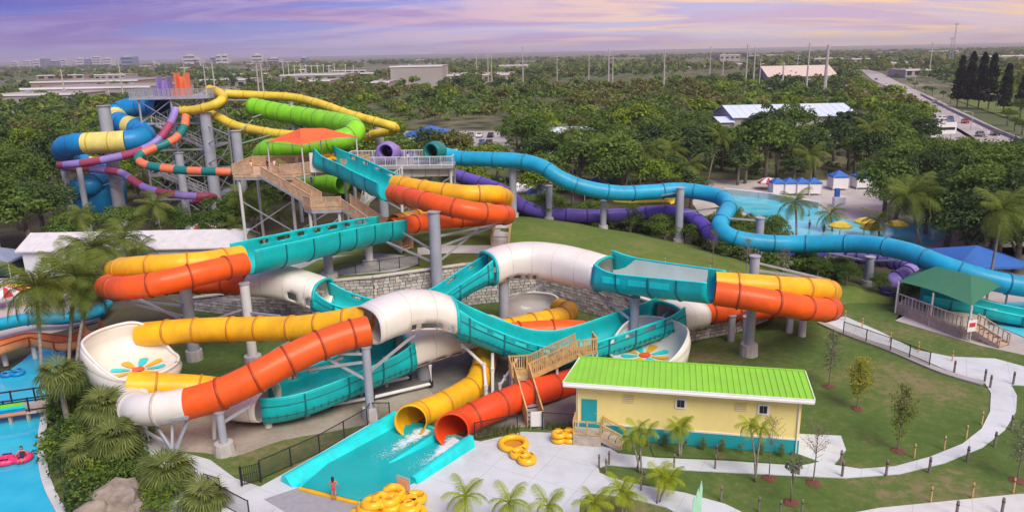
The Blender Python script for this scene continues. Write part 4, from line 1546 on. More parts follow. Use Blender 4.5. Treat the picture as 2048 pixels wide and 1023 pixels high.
# ------------------------------------------------------------------ steel platform of the purple and cyan flumes
ZQ = 11.95
qp = empty('steel_platform', (-15, 100, 0), 'white railed steel platform where the purple and cyan tubes begin', 'platform')
MB().prism([(-22.2, 97.4), (-7.4, 96.6), (-7.2, 104), (-22.2, 104.6)], ZQ - .35, ZQ).build('deck', M_STEEL, qp)
MB().box(-22.1, -7.5, 97.7, 97.95, ZQ - 1.5, ZQ - .36).build('fascia', M_COLPALE, qp)
for i in range(9):
    x = -21.6 + i * 1.75
    MB().box(x - .05, x + .05, 97.6, 97.72, ZQ - 1.5, ZQ - .36).build('fascia_rib', M_STEEL, qp)
railing(qp, [V3(-22.0, 97.6, ZQ), V3(-7.5, 96.8, ZQ), V3(-7.4, 98.4, ZQ)], 1.2, M_PVC, 1.5, .22, M_STEEL, post=.07)
railing(qp, [V3(-22.0, 97.6, ZQ), V3(-22.0, 104.4, ZQ), V3(-7.3, 103.9, ZQ), V3(-7.3, 101.8, ZQ)], 1.2, M_PVC, 1.5, .22, M_STEEL, post=.07)
posts(qp, [(V3(x, y, hground(x, y)), ZQ - .4) for x, y in ((-21.8, 98.2), (-14.5, 98), (-7.8, 97.4), (-21.8, 104), (-14.5, 104), (-7.8, 103.5))], .2, M_COLPALE, 'leg')
for a, b in ((V3(-14.5, 98, 6), V3(-7.8, 97.4, 10.4)), (V3(-14.5, 98, 10.4), V3(-7.8, 97.4, 6)), (V3(-21.8, 98.2, 10.4), V3(-14.5, 98, 6)), (V3(-7.8, 97.4, 7.5), V3(-7.8, 103.5, 7.5))):
    MB().beam(a, b, .13, .13).build('brace', M_STEEL, qp)
flight(qp, V3(-14, 97.2, ZQ - 1.0), V3(-19.5, 96.6, 7.0), 1.4, M_STEEL, M_STEEL, 1.1, M_PVC, .3)
for p, lb in ((W(640, 300, 96), 'post'), (W(905, 300, 97), 'post')):
    pass


def mouth(root, c, d, r, mt, inner):               # belled entrance looking towards d
    d = Vector(d).normalized()
    x = d.cross(V3(0, 0, 1)).normalized()
    y = x.cross(d)
    prof = [(r * .98, -2.2), (r, -.4), (r * 1.06, 0), (r * 1.2, .12), (r * 1.34, .02), (r * 1.42, -.5), (r * 1.5, -1.3), (r * 1.3, -2.2)]
    m = MB()
    n = 24
    vs = []
    for i in range(n):
        a = 2 * math.pi * i / n
        for q, (rad, h) in enumerate(prof):
            ay = math.sin(a) * rad
            wide = 1.0 + max(0, (rad / r - 1.3)) * (1.6 if math.sin(a) < .5 else .3)
            vs.append(c + x * math.cos(a) * rad * wide + y * max(ay, -r * 1.05) + d * h)
    k = len(prof)
    m.add(vs, [(i * k + j, ((i + 1) % n) * k + j, ((i + 1) % n) * k + j + 1, i * k + j + 1) for i in range(n) for j in range(k - 1)])
    o = m.build('entrance_bell', mt, root, smooth=True)
    md = o.modifiers.new('wall', 'SOLIDIFY')
    md.thickness = .08
    # skirt at the foot of the bell
    sk = MB()
    sk.obox(c + d * .9 - V3(0, 0, r * .92), d * .9, x * (r * 1.9), V3(0, 0, .12))
    sk.build('entrance_apron', mt, root)


cy = empty('cyan_tube_slide', (10, 95, 0), 'long cyan tube slide snaking from the steel platform to the right edge', 'water slide')
FC = MATS['flange_cyan']
mouth(cy, W(862, 303, 99.4), (-.45, -1, 0), .85, M_DKTEAL, M_DARK)
cyp = spline(px([(862, 303, 99.4), (880, 306, 101.6), (900, 312, 101.8), (925, 317, 101), (970, 318, 99.8), (1040, 322, 98.5), (1085, 334, 97), (1118, 355, 96), (1165, 374, 95.6), (1235, 386, 96), (1300, 384, 97), (1355, 380, 97.5), (1405, 385, 96.5), (1442, 395, 94.5), (1457, 412, 91.5),
                 (1447, 434, 88.5), (1440, 456, 85.8), (1468, 476, 84), (1530, 486, 83.2), (1600, 488, 82.4), (1680, 487, 80.5), (1750, 490, 78), (1820, 505, 75), (1890, 532, 72), (1965, 556, 70), (2050, 573, 69), (2140, 580, 70)]), .7)
tube(cy, cyp, 1.0, M_CYAN, FC, 4.0, label='cyan tube', n=24)
pu = empty('purple_tube_slide', (0, 98, 0), 'purple tube slide running behind and below the cyan tube', 'water slide')
mouth(pu, W(771, 304, 99.8), (-.15, -1, 0), .88, M_LILAC, M_DARK)
FP = MATS['flange_purple']
pup = spline(px([(771, 304, 99.8), (778, 306, 103), (820, 318, 106.5), (910, 350, 107), (985, 374, 104.5), (1018, 390, 102.5), (1040, 409, 101), (1085, 424, 100), (1150, 431, 99.6), (1215, 431, 100), (1280, 427, 100.6), (1335, 423, 99.5), (1375, 431, 97), (1405, 449, 94), (1428, 476, 91), (1470, 498, 90), (1560, 507, 90),
                 (1660, 507, 88), (1745, 513, 84.5), (1800, 525, 81), (1822, 538, 78), (1806, 552, 76), (1782, 566, 75.6), (1780, 580, 76), (1810, 590, 76.6)]), .7)
tube(pu, pup[:int(len(pup) * .80)], .92, M_PURPLE, FP, 2.8, label='purple tube', n=20)
tube(pu, pup[int(len(pup) * .80) - 1:], .92, M_LILAC, FP, 1.5, label='lilac end of the tube', n=20)
for (x, yt, Y, r, lb) in ((1025, 335, 99.5, .5, 'grey column under the first straight of the cyan tube'), (1098, 372, 99.2, .45, 'short grey column behind the cyan drop'), (1207, 402, 97.6, .42, 'tan grey column between the cyan and purple tubes'),
                          (1361, 376, 95.5, .52, 'tall grey column beside the second cyan bend'), (1521, 436, 86.5, .5, 'grey column with two arms at the cyan hairpin'), (1741, 514, 80.6, .5, 'grey column under the right run of the cyan tube')):
    t_ = W(x, yt, Y)
    ar = ()
    if x == 1521:
        ar = ((t_ - V3(0, 0, .3), W(1452, 436, 87)), (t_ - V3(0, 0, 2.0), W(1450, 462, 86)))
    if x == 1361:
        ar = ((t_ - V3(0, 0, 3.2), W(1440, 415, 93)), (t_ - V3(0, 0, .5), W(1300, 395, 97)))
    if x == 1741:
        ar = ((t_ - V3(0, 0, .4), W(1800, 520, 78)), (t_ - V3(0, 0, .5), W(1650, 505, 84)))
    column(t_, t_.z, r, lb, arms=ar, foot=.3, group='grey columns along the cyan tube')
yf = empty('yellow_open_flume', W(1310, 404, 103), 'short yellow open flume seen under the cyan tube', 'water slide')
trough(yf, spline(px([(1225, 400, 106), (1270, 403, 105), (1310, 402, 103), (1345, 402, 101)]), .6), .6, .7, M_LEMON, MATS['flange_lemon'])
yf2 = empty('yellow_open_flume', W(722, 402, 99), 'small yellow flume end below the upper teal trough', 'water slide')
trough(yf2, spline(px([(705, 390, 101), (716, 400, 99.5), (730, 408, 98)]), .5), .7, .8, M_LEMON, MATS['flange_lemon'])

# ------------------------------------------------------------------ the far slide tower at the left
tw = empty('slide_tower', (-53, 123, 0), 'tall steel lattice stair tower with railed decks at the far left', 'tower')
tx0, tx1, ty0, ty1, tz = -57.5, -47.5, 119, 128, 19.95
for x in (tx0, -52.5, tx1):
    for y in (ty0, ty1):
        MB().cyl((x, y, 0), (x, y, tz), .17, None, 8).build('tower_post', M_STEEL, tw)
lev = [4.2, 8, 12.1, 16.2, 19.95]
for i, z in enumerate(lev):
    for a, b in (((tx0, ty0), (tx1, ty0)), ((tx1, ty0), (tx1, ty1)), ((tx1, ty1), (tx0, ty1)), ((tx0, ty1), (tx0, ty0))):
        MB().beam((*a, z), (*b, z), .16, .26).build('ring_beam', M_STEEL, tw)
    zb = lev[i - 1] if i else 0
    for x0, x1 in ((tx0, -52.5), (-52.5, tx1)):
        MB().beam((x0, ty0, zb + .2), (x1, ty0, z - .2), .10, .10).build('brace', M_STEEL, tw)
        MB().beam((x1, ty0, zb + .2), (x0, ty0, z - .2), .10, .10).build('brace', M_STEEL, tw)
        MB().beam((x1, ty1, zb + .2), (x0, ty1, z - .2), .10, .10).build('brace', M_STEEL, tw)
    MB().beam((tx1, ty0, zb + .2), (tx1, ty1, z - .2), .10, .10).build('brace', M_STEEL, tw)
    MB().beam((tx1, ty1, zb + .2), (tx1, ty0, z - .2), .10, .10).build('brace', M_STEEL, tw)
    MB().beam((tx0, ty0, zb + .2), (tx0, ty1, z - .2), .10, .10).build('brace', M_STEEL, tw)
    if i < 4:
        y = ty0 + 2 + (i % 2) * 3
        xa, xb = (tx0 + 1, tx1 - 1) if i % 2 else (tx1 - 1, tx0 + 1)
        flight(tw, V3(xa, y, z), V3(xb, y, lev[i + 1]), 1.6, M_STEEL, M_STEEL, 1.1, M_COLPALE, 0)
        MB().box(tx0, tx0 + 1.6, ty0, ty1, z - .15, z).build('landing', M_STEEL, tw)
        MB().box(tx1 - 1.6, tx1, ty0, ty1, z - .15, z).build('landing', M_STEEL, tw)
MB().box(tx0 - 1.2, tx1 + 1.2, ty0 - .6, ty1, tz, tz + .3).build('top_deck', M_COLUMN, tw)
railing(tw, [V3(tx0 - 1.1, ty1, tz + .3), V3(tx0 - 1.1, ty0 - .5, tz + .3), V3(tx1 + 1.1, ty0 - .5, tz + .3), V3(tx1 + 1.1, ty1, tz + .3)], 1.2, M_STEEL, 1.6, .25, M_COLUMN, post=.08)
for x, mt_, nm, zz in ((-54.5, M_LILAC, 'purple_start_chute', 23.2), (-51.6, M_SALMON, 'orange_start_chute', 23.8)):
    c = MB()
    for sgn in (-1, 1):
        c.obox((x + sgn * .75, 122, (tz + zz) / 2), (.12, 0, 0), (.0, .9, 0), (0, 0, (zz - tz) / 2))
        c.obox((x + sgn * .95, 121.4, tz + .8), (.10, 0, 0), (0, 1.5, 0), (0, 0, .7))
    c.obox((x, 122.5, (tz + zz) / 2 - .3), (.75, 0, 0), (0, .1, 0), (0, .2, (zz - tz) / 2 - .3))
    c.build(nm, mt_, tw)
for (x, Y, yt, r, lb) in ((207, 118.5, 212, .95, 'thick grey column through the blue and yellow helix'), (410, 118, 226, .9, 'thick grey column right of the lattice tower'), (357, 114, 306, .62, 'grey column under the banded orange tube'), (471, 112, 262, .75, 'thick grey column left of the timber start platform'),
                          (128, 117, 340, .5, 'thin grey column at the left end of the banded tubes'), (157, 114, 330, .45, 'thin pale column beside the blue helix'), (757, 120, 250, .75, 'grey column at the far yellow tube bend'), (582, 119, 205, .3, 'thin twin posts under the top yellow tube')):
    t_ = W(x, yt, Y)
    column(V3(t_.x, Y, 0), t_.z, r, lb, foot=0, base=0, group='columns of the far slide tower')
bl = empty('blue_yellow_tube_slide', (-70, 119, 0), 'fat blue tube slide with pale yellow bands coiling beside the tower', 'water slide')
bp_ = px([(325, 214, 125), (280, 213, 127.5), (245, 220, 128), (232, 234, 126), (246, 248, 123), (272, 256, 121), (289, 268, 118.6), (276, 279, 116), (240, 283, 114.8), (190, 286, 114.6), (148, 289, 115.4), (126, 298, 118.5), (142, 316, 122.5), (185, 335, 124), (205, 352, 122), (180, 372, 119), (150, 378, 119)])
pts_ = spline(bp_, .5)
FB = MATS['flange_blue']
fc_ = W(178, 362, 121)
fm_ = MB()
nn = 28
vs_ = []
for i in range(nn + 1):
    a = math.pi * (.95 + 1.1 * i / nn)
    for q, (rr_, zz) in enumerate(((2.0, 1.0), (3.4, 1.4), (4.2, 3.0), (4.4, 5.0), (4.3, 7.2))):
        vs_.append(V3(fc_.x + rr_ * math.cos(a), 123 + rr_ * math.sin(a), zz))
fm_.add(vs_, [(i * 5 + j, i * 5 + j + 1, (i + 1) * 5 + j + 1, (i + 1) * 5 + j) for i in range(nn) for j in range(4)])
fo_ = fm_.build('catch_wall', M_BLUE, bl, smooth=True)
fo_.modifiers.new('wall', 'SOLIDIFY').thickness = .15
em_ = MB()
em_.cyl(V3(fc_.x - 1.6, 118.62, 6.4), V3(fc_.x - 1.6, 118.36, 6.4), 1.5, None, 18)
em_.build('yellow_disc', M_PALEYEL, bl)
cuts = [(0, .13, M_BLUE), (.13, .19, M_BLUE), (.19, .235, M_PALEYEL), (.235, .30, M_BLUE), (.30, .335, M_PALEYEL), (.335, .47, M_BLUE), (.47, .575, M_PALEYEL), (.575, .82, M_BLUE), (.82, .86, M_PALEYEL), (.86, 1.0, M_BLUE)]
for a, b, mt_ in cuts:
    i0, i1 = int(a * (len(pts_) - 1)), int(b * (len(pts_) - 1))
    tube(bl, pts_[i0:i1 + 1], 1.62, mt_, FB if mt_ is M_BLUE else MATS['flange_lemon'], 3.2, n=20)
ve = empty('violet_maroon_tube_slide', (-66, 116, 0), 'thin banded tube slide of lilac and maroon rings', 'water slide')
banded(ve, px([(352, 218, 118), (344, 240, 116.5), (330, 264, 114.5), (312, 284, 113), (280, 301, 112), (230, 315, 111), (180, 324, 110.6), (140, 329, 111), (120, 331, 113), (135, 334, 116), (190, 338, 117), (240, 345, 115), (268, 362, 112.6), (298, 378, 111), (345, 388, 110), (390, 392, 110), (424, 393, 111), (420, 397, 114), (370, 402, 116)]), .58, [M_LILAC, M_MAROON], 3.0)
os_ = empty('orange_teal_tube_slide', (-52, 112, 0), 'thin banded tube slide of salmon and dark teal rings', 'water slide')
banded(os_, px([(372, 232, 117), (368, 254, 115.5), (352, 276, 113.6), (326, 290, 112), (294, 302, 110.5), (276, 315, 109.2), (288, 328, 108), (325, 336, 107.4), (375, 341, 107), (430, 343, 107), (480, 344, 107.6), (520, 345, 109)]), .60, [M_SALMON, M_DKTEAL], 2.2)
ye = empty('yellow_tube_slide', (-40, 119, 0), 'thin lemon yellow tube slide looping along the top of the tower', 'water slide')
FL = MATS['flange_lemon']
tube(ye, spline(px([(353, 223, 119), (395, 219, 117.4), (432, 208, 117.4), (446, 194, 119.5), (432, 182, 122.5), (418, 180, 124.5), (450, 187, 126), (520, 191, 126.5), (585, 195, 125), (640, 208, 121.5), (700, 229, 117), (765, 247, 113.6), (788, 254, 113.6), (786, 261, 116), (750, 268, 118), (736, 275, 119)]), .6), .68, M_LEMON, FL, 3.4, label='upper yellow tube', n=16)
tube(ye, spline(px([(418, 226, 120), (440, 236, 119), (470, 251, 117.4), (510, 260, 115.4), (560, 268, 113), (620, 272, 112), (680, 276, 112)]), .6), .68, M_LEMON, FL, 3.4, label='lower yellow tube', n=16)
li = empty('lime_tube_slide', (-35, 115, 0), 'fat lime green tube slide bending behind the orange canopy', 'water slide')
FLm = MATS['flange_lime']
lip = spline(px([(503, 213, 123), (540, 221, 121.5), (600, 232, 118.5), (660, 242, 114.5), (700, 251, 110.5), (710, 263, 107.4), (690, 277, 105.6), (640, 288, 105.6), (580, 294, 106.5), (535, 300, 108.5), (528, 318, 111), (560, 340, 111.5), (610, 356, 109), (655, 364, 106), (686, 367, 104.4)]), .6)
tube(li, lip, 1.42, M_LIME, FLm, 2.6, label='lime tube', n=20, solid=True)
# bracing around the far tower
bs = empty('steel_bracing', (-40, 112, 0), 'web of thin steel braces between the far columns', 'bracing')
for a, b in ((W(410, 250, 118), W(470, 275, 112)), (W(410, 290, 118), W(470, 262, 112)), (W(410, 330, 118), W(470, 300, 112)), (W(471, 290, 112), W(540, 270, 113)), (W(471, 270, 112), W(505, 240, 118)), (W(582, 205, 119), W(582, 250, 119)), (W(600, 240, 118), W(640, 262, 116)), (W(207, 330, 118), W(128, 345, 117)),
             (W(207, 370, 118), W(275, 350, 113)), (W(207, 350, 118), W(270, 366, 112.6)), (W(357, 330, 114), W(300, 325, 109)), (W(357, 360, 114), W(300, 335, 109)), (W(357, 385, 114), W(300, 380, 111)), (W(357, 395, 114), W(410, 394, 111)), (W(430, 200, 119), W(495, 200, 122)), (W(505, 235, 120), W(560, 215, 122)), (W(757, 262, 120), W(785, 258, 115)), (W(757, 280, 120), W(700, 258, 112))):
    MB().beam(a, b, .14, .14).build('brace', M_STEEL, bs)

# ------------------------------------------------------------------ pump house with the green roof
A0, A1 = G(1152, 870), G(1595, 907)
bx_ = (A1 - A0)
LB = bx_.length
ux = bx_.normalized()
uy = Vector((-ux.y, ux.x, 0))
ph = empty('pump_house', A0, 'long cream pump house with lime green metal roof and teal base', 'building')


def PL(x, y, z):
    return A0 + ux * x + uy * y + V3(0, 0, z)


def pbox(nm, mt, x0, x1, y0, y1, z0, z1, parent=None):
    m = MB()
    m.obox(PL((x0 + x1) / 2, (y0 + y1) / 2, (z0 + z1) / 2), ux * (x1 - x0) / 2, uy * (y1 - y0) / 2, V3(0, 0, (z1 - z0) / 2))
    return m.build(nm, mt, parent or ph)


DP = 2.9
pbox('wall', M_CREAM, 0, LB, 0, DP, 0, 4.19)
pbox('base_band', M_PTEAL, -.03, LB + .03, -.03, .3, 0, 1.0)
pbox('white_band', M_TRIM, 1.55, LB + .05, -.05, .25, 1.0, 1.12)
dr = pbox('door', M_PTEAL, .38, 1.45, -.05, .1, .8, 2.85)
pbox('handle', M_STEEL, 1.3, 1.36, -.10, -.05, 1.8, 1.92, dr)
MB().obox(PL(.91, -.065, 1.83), ux * .45, uy * .01, V3(0, 0, .9)).build('door_leaf', M_PTEAL, dr)
for x, z in ((3.6, 3.1), (10.95, 3.1)):
    v = pbox('vent', M_CREAM, x - .38, x + .38, -.05, .02, z - .28, z + .28)
    for k in range(4):
        pbox('louvre', MATS['cream_stucco'], x - .33, x + .33, -.09, -.05, z - .22 + k * .13, z - .17 + k * .13, v)
    pbox('vent_painted_shade', M_WOODGREY, x - .33, x + .33, -.052, -.045, z - .24, z + .24, v)  # darker plate behind the slats, painting the shade between them
for x, z in ((7.05, 3.05), (12.35, 3.05)):
    w = pbox('window', M_TRIM, x - .36, x + .36, -.07, .05, z - .38, z + .38)
    pbox('pane', M_GLASSD, x - .24, x + .24, -.085, -.06, z - .26, z + .26, w)
    pbox('glazing_bar', M_STEEL, x - .008, x + .008, -.10, -.087, z - .26, z + .26, w)
rf = empty('roof', A0)
bpy.data.objects.remove(rf)
ro = MB()
ov, E0, RZ = .65, 4.2, 4.46
hw = 3.2
ro.add([PL(-.8, -ov, E0), PL(LB + .6, -ov, E0), PL(LB + .6, hw, RZ), PL(-.1, hw, RZ), PL(-.8, -ov, E0 + .12), PL(LB + .6, -ov, E0 + .12), PL(LB + .6, hw, RZ + .12), PL(-.1, hw, RZ + .12)],
       [(0, 3, 2, 1), (4, 5, 6, 7), (0, 1, 5, 4), (1, 2, 6, 5), (2, 3, 7, 6), (3, 0, 4, 7)])
roof = ro.build('roof', M_GROOF, ph)
nr = 40
for i in range(nr + 1):
    x = -.78 + (LB + 1.36) * i / nr
    if x < -.1:
        continue
    MB().beam(PL(x, -ov, E0 + .14), PL(x, hw, RZ + .14), .045, .06).build('roof_seam', M_GROOF, roof)
MB().beam(PL(-.1, hw, RZ + .15), PL(LB + .6, hw, RZ + .15), .14, .06).build('ridge_cap', M_GROOF, roof)
MB().beam(PL(-.8, -ov - .04, E0 - .04), PL(LB + .6, -ov - .04, E0 - .04), .08, .30).build('fascia', M_TRIM, roof)
MB().beam(PL(LB + .63, -ov, E0 - .02), PL(LB + .63, hw, RZ), .07, .28).build('fascia', M_TRIM, roof)
MB().beam(PL(-.83, -ov, E0 - .02), PL(-.13, hw, RZ), .07, .28).build('fascia', M_TRIM, roof)
MB().beam(PL(-.8, -ov - .12, E0 - .10), PL(LB + .6, -ov - .12, E0 - .10), .14, .13).build('gutter', M_TRIM, roof)
for x_ in (.15, LB - .15):
    MB().cyl(PL(x_, -.08, .1), PL(x_, -.08, 4.0), .045, None, 6).build('downpipe', M_TRIM, ph)
# timber landing and steps at its door
st = empty('door_steps', PL(.9, -.8, 0), 'small timber landing and steps at the teal door of the pump house', 'stairs')
MB().obox(PL(.9, -.75, .72), ux * .95, uy * .62, V3(0, 0, .06)).build('landing', M_WOODGREY, st)
MB().obox(PL(.9, -1.36, .36), ux * .95, uy * .03, V3(0, 0, .34)).build('skirt_board', M_WOODGREY, st)
flight(st, PL(1.85, -.75, .70), PL(3.3, -.9, .05), 1.1, M_WOODGREY, M_WOODGREY, 1.0, M_WOOD2, 0)
railing(st, [PL(1.85, -1.33, .75), PL(-.02, -1.33, .75), PL(-.02, -.15, .75)], 1.05, M_WOOD2, 1.0, 0)
posts(st, [(PL(0, -1.3, 0), .7), (PL(1.8, -1.3, 0), .7)], .06, M_WOODGREY, 'leg', 6)

# ------------------------------------------------------------------ timber stair beside the exits
sw = empty('timber_stair', G(1068, 862), 'golden timber stair climbing from the plaza to the teal trough', 'stairs')
s0 = V3(1.45, 48.9, .05)
s1 = V3(.55, 52.6, 2.05)
s2 = V3(4.9, 54.2, 3.55)
flight(sw, s0, s1, 1.15, M_WOOD2, M_STEEL, 1.15, M_WOOD2, .17)
MB().prism([(-.2, 52.5), (1.5, 52.7), (1.4, 54.4), (-.4, 54.2)], 1.95, 2.08).build('landing', M_WOOD2, sw)
railing(sw, [V3(-.2, 52.5, 2.05), V3(-.4, 54.2, 2.05), V3(1.4, 54.4, 2.05)], 1.15, M_WOOD2, 1.5, .17)
flight(sw, V3(1.1, 53.5, 2.05), s2, 1.3, M_WOOD2, M_WOOD2, 1.15, M_WOOD2, .17)
MB().prism([(4.9, 53.4), (6.5, 53.9), (6.3, 55.3), (4.6, 54.9)], 3.43, 3.55).build('upper_landing', M_WOOD2, sw)
railing(sw, [V3(5.3, 53.5, 3.52), V3(6.4, 53.9, 3.52), V3(6.2, 55.2, 3.52)], 1.15, M_WOOD2, 1.5, .17)
posts(sw, [(V3(-.3, 54.1, 0), 2), (V3(1.3, 54.3, 0), 2), (V3(-.15, 52.6, 0), 2), (V3(3.3, 53.6, 0), 3.0), (V3(6.4, 54, 0), 3.4), (V3(5.0, 53.6, 0), 3.4), (V3(6.2, 55.2, 0), 3.4)], .11, M_COLPALE, 'leg', 8)
gb = empty('stair_gate', G(1071, 866), 'white gate closing the foot of the timber stair', 'gate')
MB().obox(V3(1.55, 48.55, .75), (.42, .02, 0), (0, .03, 0), (0, 0, .58)).build('gate_panel', M_TRIM, gb)
for dx in (-.46, .46):
    MB().obox(V3(1.55 + dx, 48.56, .62), (.04, 0, 0), (0, .04, 0), (0, 0, .66)).build('gate_post', M_STEEL, gb)
# steps on the mound behind
hs = empty('hill_steps', on_mound(1000, 495), 'pale concrete steps with timber rails climbing the mound', 'stairs')
ha, hb = on_mound(1000, 494), on_mound(1008, 447)
flight(hs, ha + V3(0, 0, .1), hb + V3(0, 0, .35), 2.0, M_CONC, M_PATHC, 1.1, M_WOOD2, .25)

# ------------------------------------------------------------------ fences
def fence(name, pts, h, label, spacing=2.4, mt=M_BLACK, panel=M_CHAIN, cat='fence'):
    pts = [Vector(p) for p in pts]
    o = empty(name, pts[0], label, cat)
    for a, b in zip(pts, pts[1:]):
        ln = (b - a).length
        n = max(1, round(ln / spacing))
        for i in range(n):
            p, q = a.lerp(b, i / n), a.lerp(b, (i + 1) / n)
            MB().cyl(p, p + V3(0, 0, h + .05), .045, None, 6).build('post', mt, o)
            MB().add([p + V3(0, 0, .06), q + V3(0, 0, .06), q + V3(0, 0, h - .03), p + V3(0, 0, h - .03)], [(0, 1, 2, 3)]).build('wire_panel', panel, o)
            MB().beam(p + V3(0, 0, h), q + V3(0, 0, h), .05, .05).build('top_rail', mt, o)
            MB().beam(p + V3(0, 0, .08), q + V3(0, 0, .08), .035, .035).build('bottom_rail', mt, o)
    MB().cyl(pts[-1], pts[-1] + V3(0, 0, h + .05), .045, None, 6).build('post', mt, o)
    return o


fence('black_fence', [G(522, 958), G(640, 905), G(735, 850), G(742, 838), G(780, 838)], 1.35, 'black mesh fence along the left of the splash pool')
fence('black_fence', [G(950, 880), G(1035, 862)], 1.35, 'black mesh fence between the red exit and the timber stair')
fence('black_fence', [G(1085, 858), G(1150, 862)], 1.35, 'black mesh fence between the timber stair and the pump house')
fence('black_fence', [G(1686, 668), G(1780, 702), G(1858, 732)], 1.25, 'black mesh fence along the upper right path')
fence('black_fence', [G(420, 990), G(445, 1010), G(500, 1040)], 1.3, 'black mesh fence at the bottom left of the plaza')
fence('black_fence', [on_mound(662, 556) + V3(0, .4, 0), on_mound(760, 545), on_mound(838, 532)], 1.3, 'black mesh fence on top of the stone wall')
g0, g1 = G(484, 972), G(522, 962)
gg = empty('fence_gate', g0, 'open black barred gate at the left of the splash pool', 'gate')
for p in (g0, g1):
    MB().obox(p + V3(0, 0, .7), (.05, 0, 0), (0, .05, 0), (0, 0, .72)).build('gate_post', M_BLACK, gg)
for z in (.15, .75, 1.3):
    MB().beam(g0 + V3(0, 0, z), g1 + V3(0, 0, z), .04, .05).build('gate_rail', M_BLACK, gg)
for i in range(9):
    p = g0.lerp(g1, (i + .5) / 9)
    MB().beam(p + V3(0, 0, .15), p + V3(0, 0, 1.3), .03, .03).build('gate_bar', M_BLACK, gg)
g0, g1 = G(412, 985), G(443, 995)
gg = empty('fence_gate', g0, 'black gate leaf standing open by the fan palms', 'gate')
for p in (g0, g1):
    MB().beam(p, p + V3(0, 0, 1.4), .05, .05).build('gate_post', M_BLACK, gg)
for z in (.1, 1.35):
    MB().beam(g0 + V3(0, 0, z), g1 + V3(0, 0, z), .04, .05).build('gate_rail', M_BLACK, gg)
MB().add([g0 + V3(0, 0, .1), g1 + V3(0, 0, .1), g1 + V3(0, 0, 1.35), g0 + V3(0, 0, 1.35)], [(0, 1, 2, 3)]).build('wire_panel', M_CHAIN, gg)


ORDN = ('first', 'second', 'third', 'fourth', 'fifth', 'sixth', 'seventh', 'eighth', 'ninth', 'tenth', 'eleventh', 'twelfth', 'thirteenth', 'fourteenth')

# ------------------------------------------------------------------ posts along the paths
M_DARKPOST = mat('dark_weathered_post', (.20, .17, .145), rough=.8, var=.2)


def post_(p, h, r, mt, label, group):
    o = empty('path_post', p, label, 'post', group)
    MB().cyl(p - V3(0, 0, .1), p + V3(0, 0, h), r, r * .95, 8).build('shaft', mt, o)
    MB().cyl(p + V3(0, 0, h), p + V3(0, 0, h + .06), r * 1.15, r * .5, 8).build('post_cap', mt, o)
    MB().cyl(p + V3(0, 0, h * .78), p + V3(0, 0, h * .84), r * 1.12, None, 8).build('band', M_BLACK if mt is not M_BLACK else M_STEEL, o)


for i, (x, y) in enumerate(((1908, 745), (1969, 763), (2026, 768), (2022, 858), (1989, 892), (1934, 922), (1858, 944), (1772, 950), (1684, 952), (1597, 948), (1681, 930), (1912, 1034), (2003, 1028), (1980, 775))):
    post_(G(x, y), 1.05, .085, M_DARKPOST, ORDN[i] + ' dark post along the curved right path, counting from the pavilion', 'dark posts along the curved path')
for i, (x, y) in enumerate(((1963, 848), (1932, 876), (1888, 898), (1828, 914), (1861, 1002), (1944, 994), (2026, 984), (1724, 655), (1780, 684), (1836, 704), (1904, 722), (1690, 640))):
    post_(G(x, y), .95, .06, M_WOOD2, ('inner lawn stake, %s from the pavilion down the curved path' % ORDN[i] if i < 4 else 'lower lawn stake, %s from the left above the bottom path' % ORDN[i - 4] if i < 7 else 'stake above the upper right path, %s in the row' % ORDN[i - 7]), 'timber stakes on the right lawn')
for i, (x, y) in enumerate(((1198, 935), (1218, 928), (1212, 944), (1348, 934), (1430, 937), (1433, 915), (1442, 1000), (1517, 1022), (1560, 1030), (1603, 1028), (1288, 968), (1282, 980))):
    post_(G(x, y), .95, .065, M_DARKPOST, 'weathered stake on the lawn island below the pump house, %s of the scattered set' % ORDN[i], 'timber stakes on the lawn island')
for i, (x, y) in enumerate(((1075, 540 - 8), (1100, 518), (1172, 521), (1246, 528), (1330, 530), (1420, 545), (1460, 556), (1518, 566), (1560, 560))):
    p = on_mound(x, y)
    post_(p, .8, .05, M_WOODGREY, ORDN[i] + ' thin stake from the left on the grass mound above the white hood', 'thin stakes on the mound')

# ------------------------------------------------------------------ inner tubes
inner_tube(G(1027, 892), .15, 0, 'large yellow round raft lying on the plaza', False, M_YTUBE, .86, .22)
inner_tube(G(1046, 918), -.95, 0, 'yellow double tube lying beside the large round raft', True, M_YTUBE, .42, .24)
o = inner_tube(G(1128, 882), .0, 0, 'lower yellow tube stacked by the pump house steps', True, M_YTUBE, .34, .20)
inner_tube(G(1128, 882) + V3(0, 0, .40), .1, 0, 'upper yellow tube stacked by the pump house steps', True, M_YTUBE, .34, .20)
k = 0
for x, y, z, rz in ((735, 1032, 0, .5), (772, 1036, 0, .9), (815, 1034, 0, .2), (752, 1026, .36, .8), (800, 1024, .36, .4), (778, 1018, .68, 1.0), (764, 1030, .68, .3), (826, 1022, .36, 1.3)):
    inner_tube(G(x, y) + V3(0, 0, z), rz, .12 * (k % 3 - 1), ('bottom left', 'bottom middle', 'bottom right', 'second layer left', 'second layer right', 'topmost rear', 'topmost front', 'right leaning')[k] + ' yellow double tube of the heap before the splash pool', True, M_YTUBE, .46, .25, 'yellow tubes heaped in front of the splash pool')
    k += 1
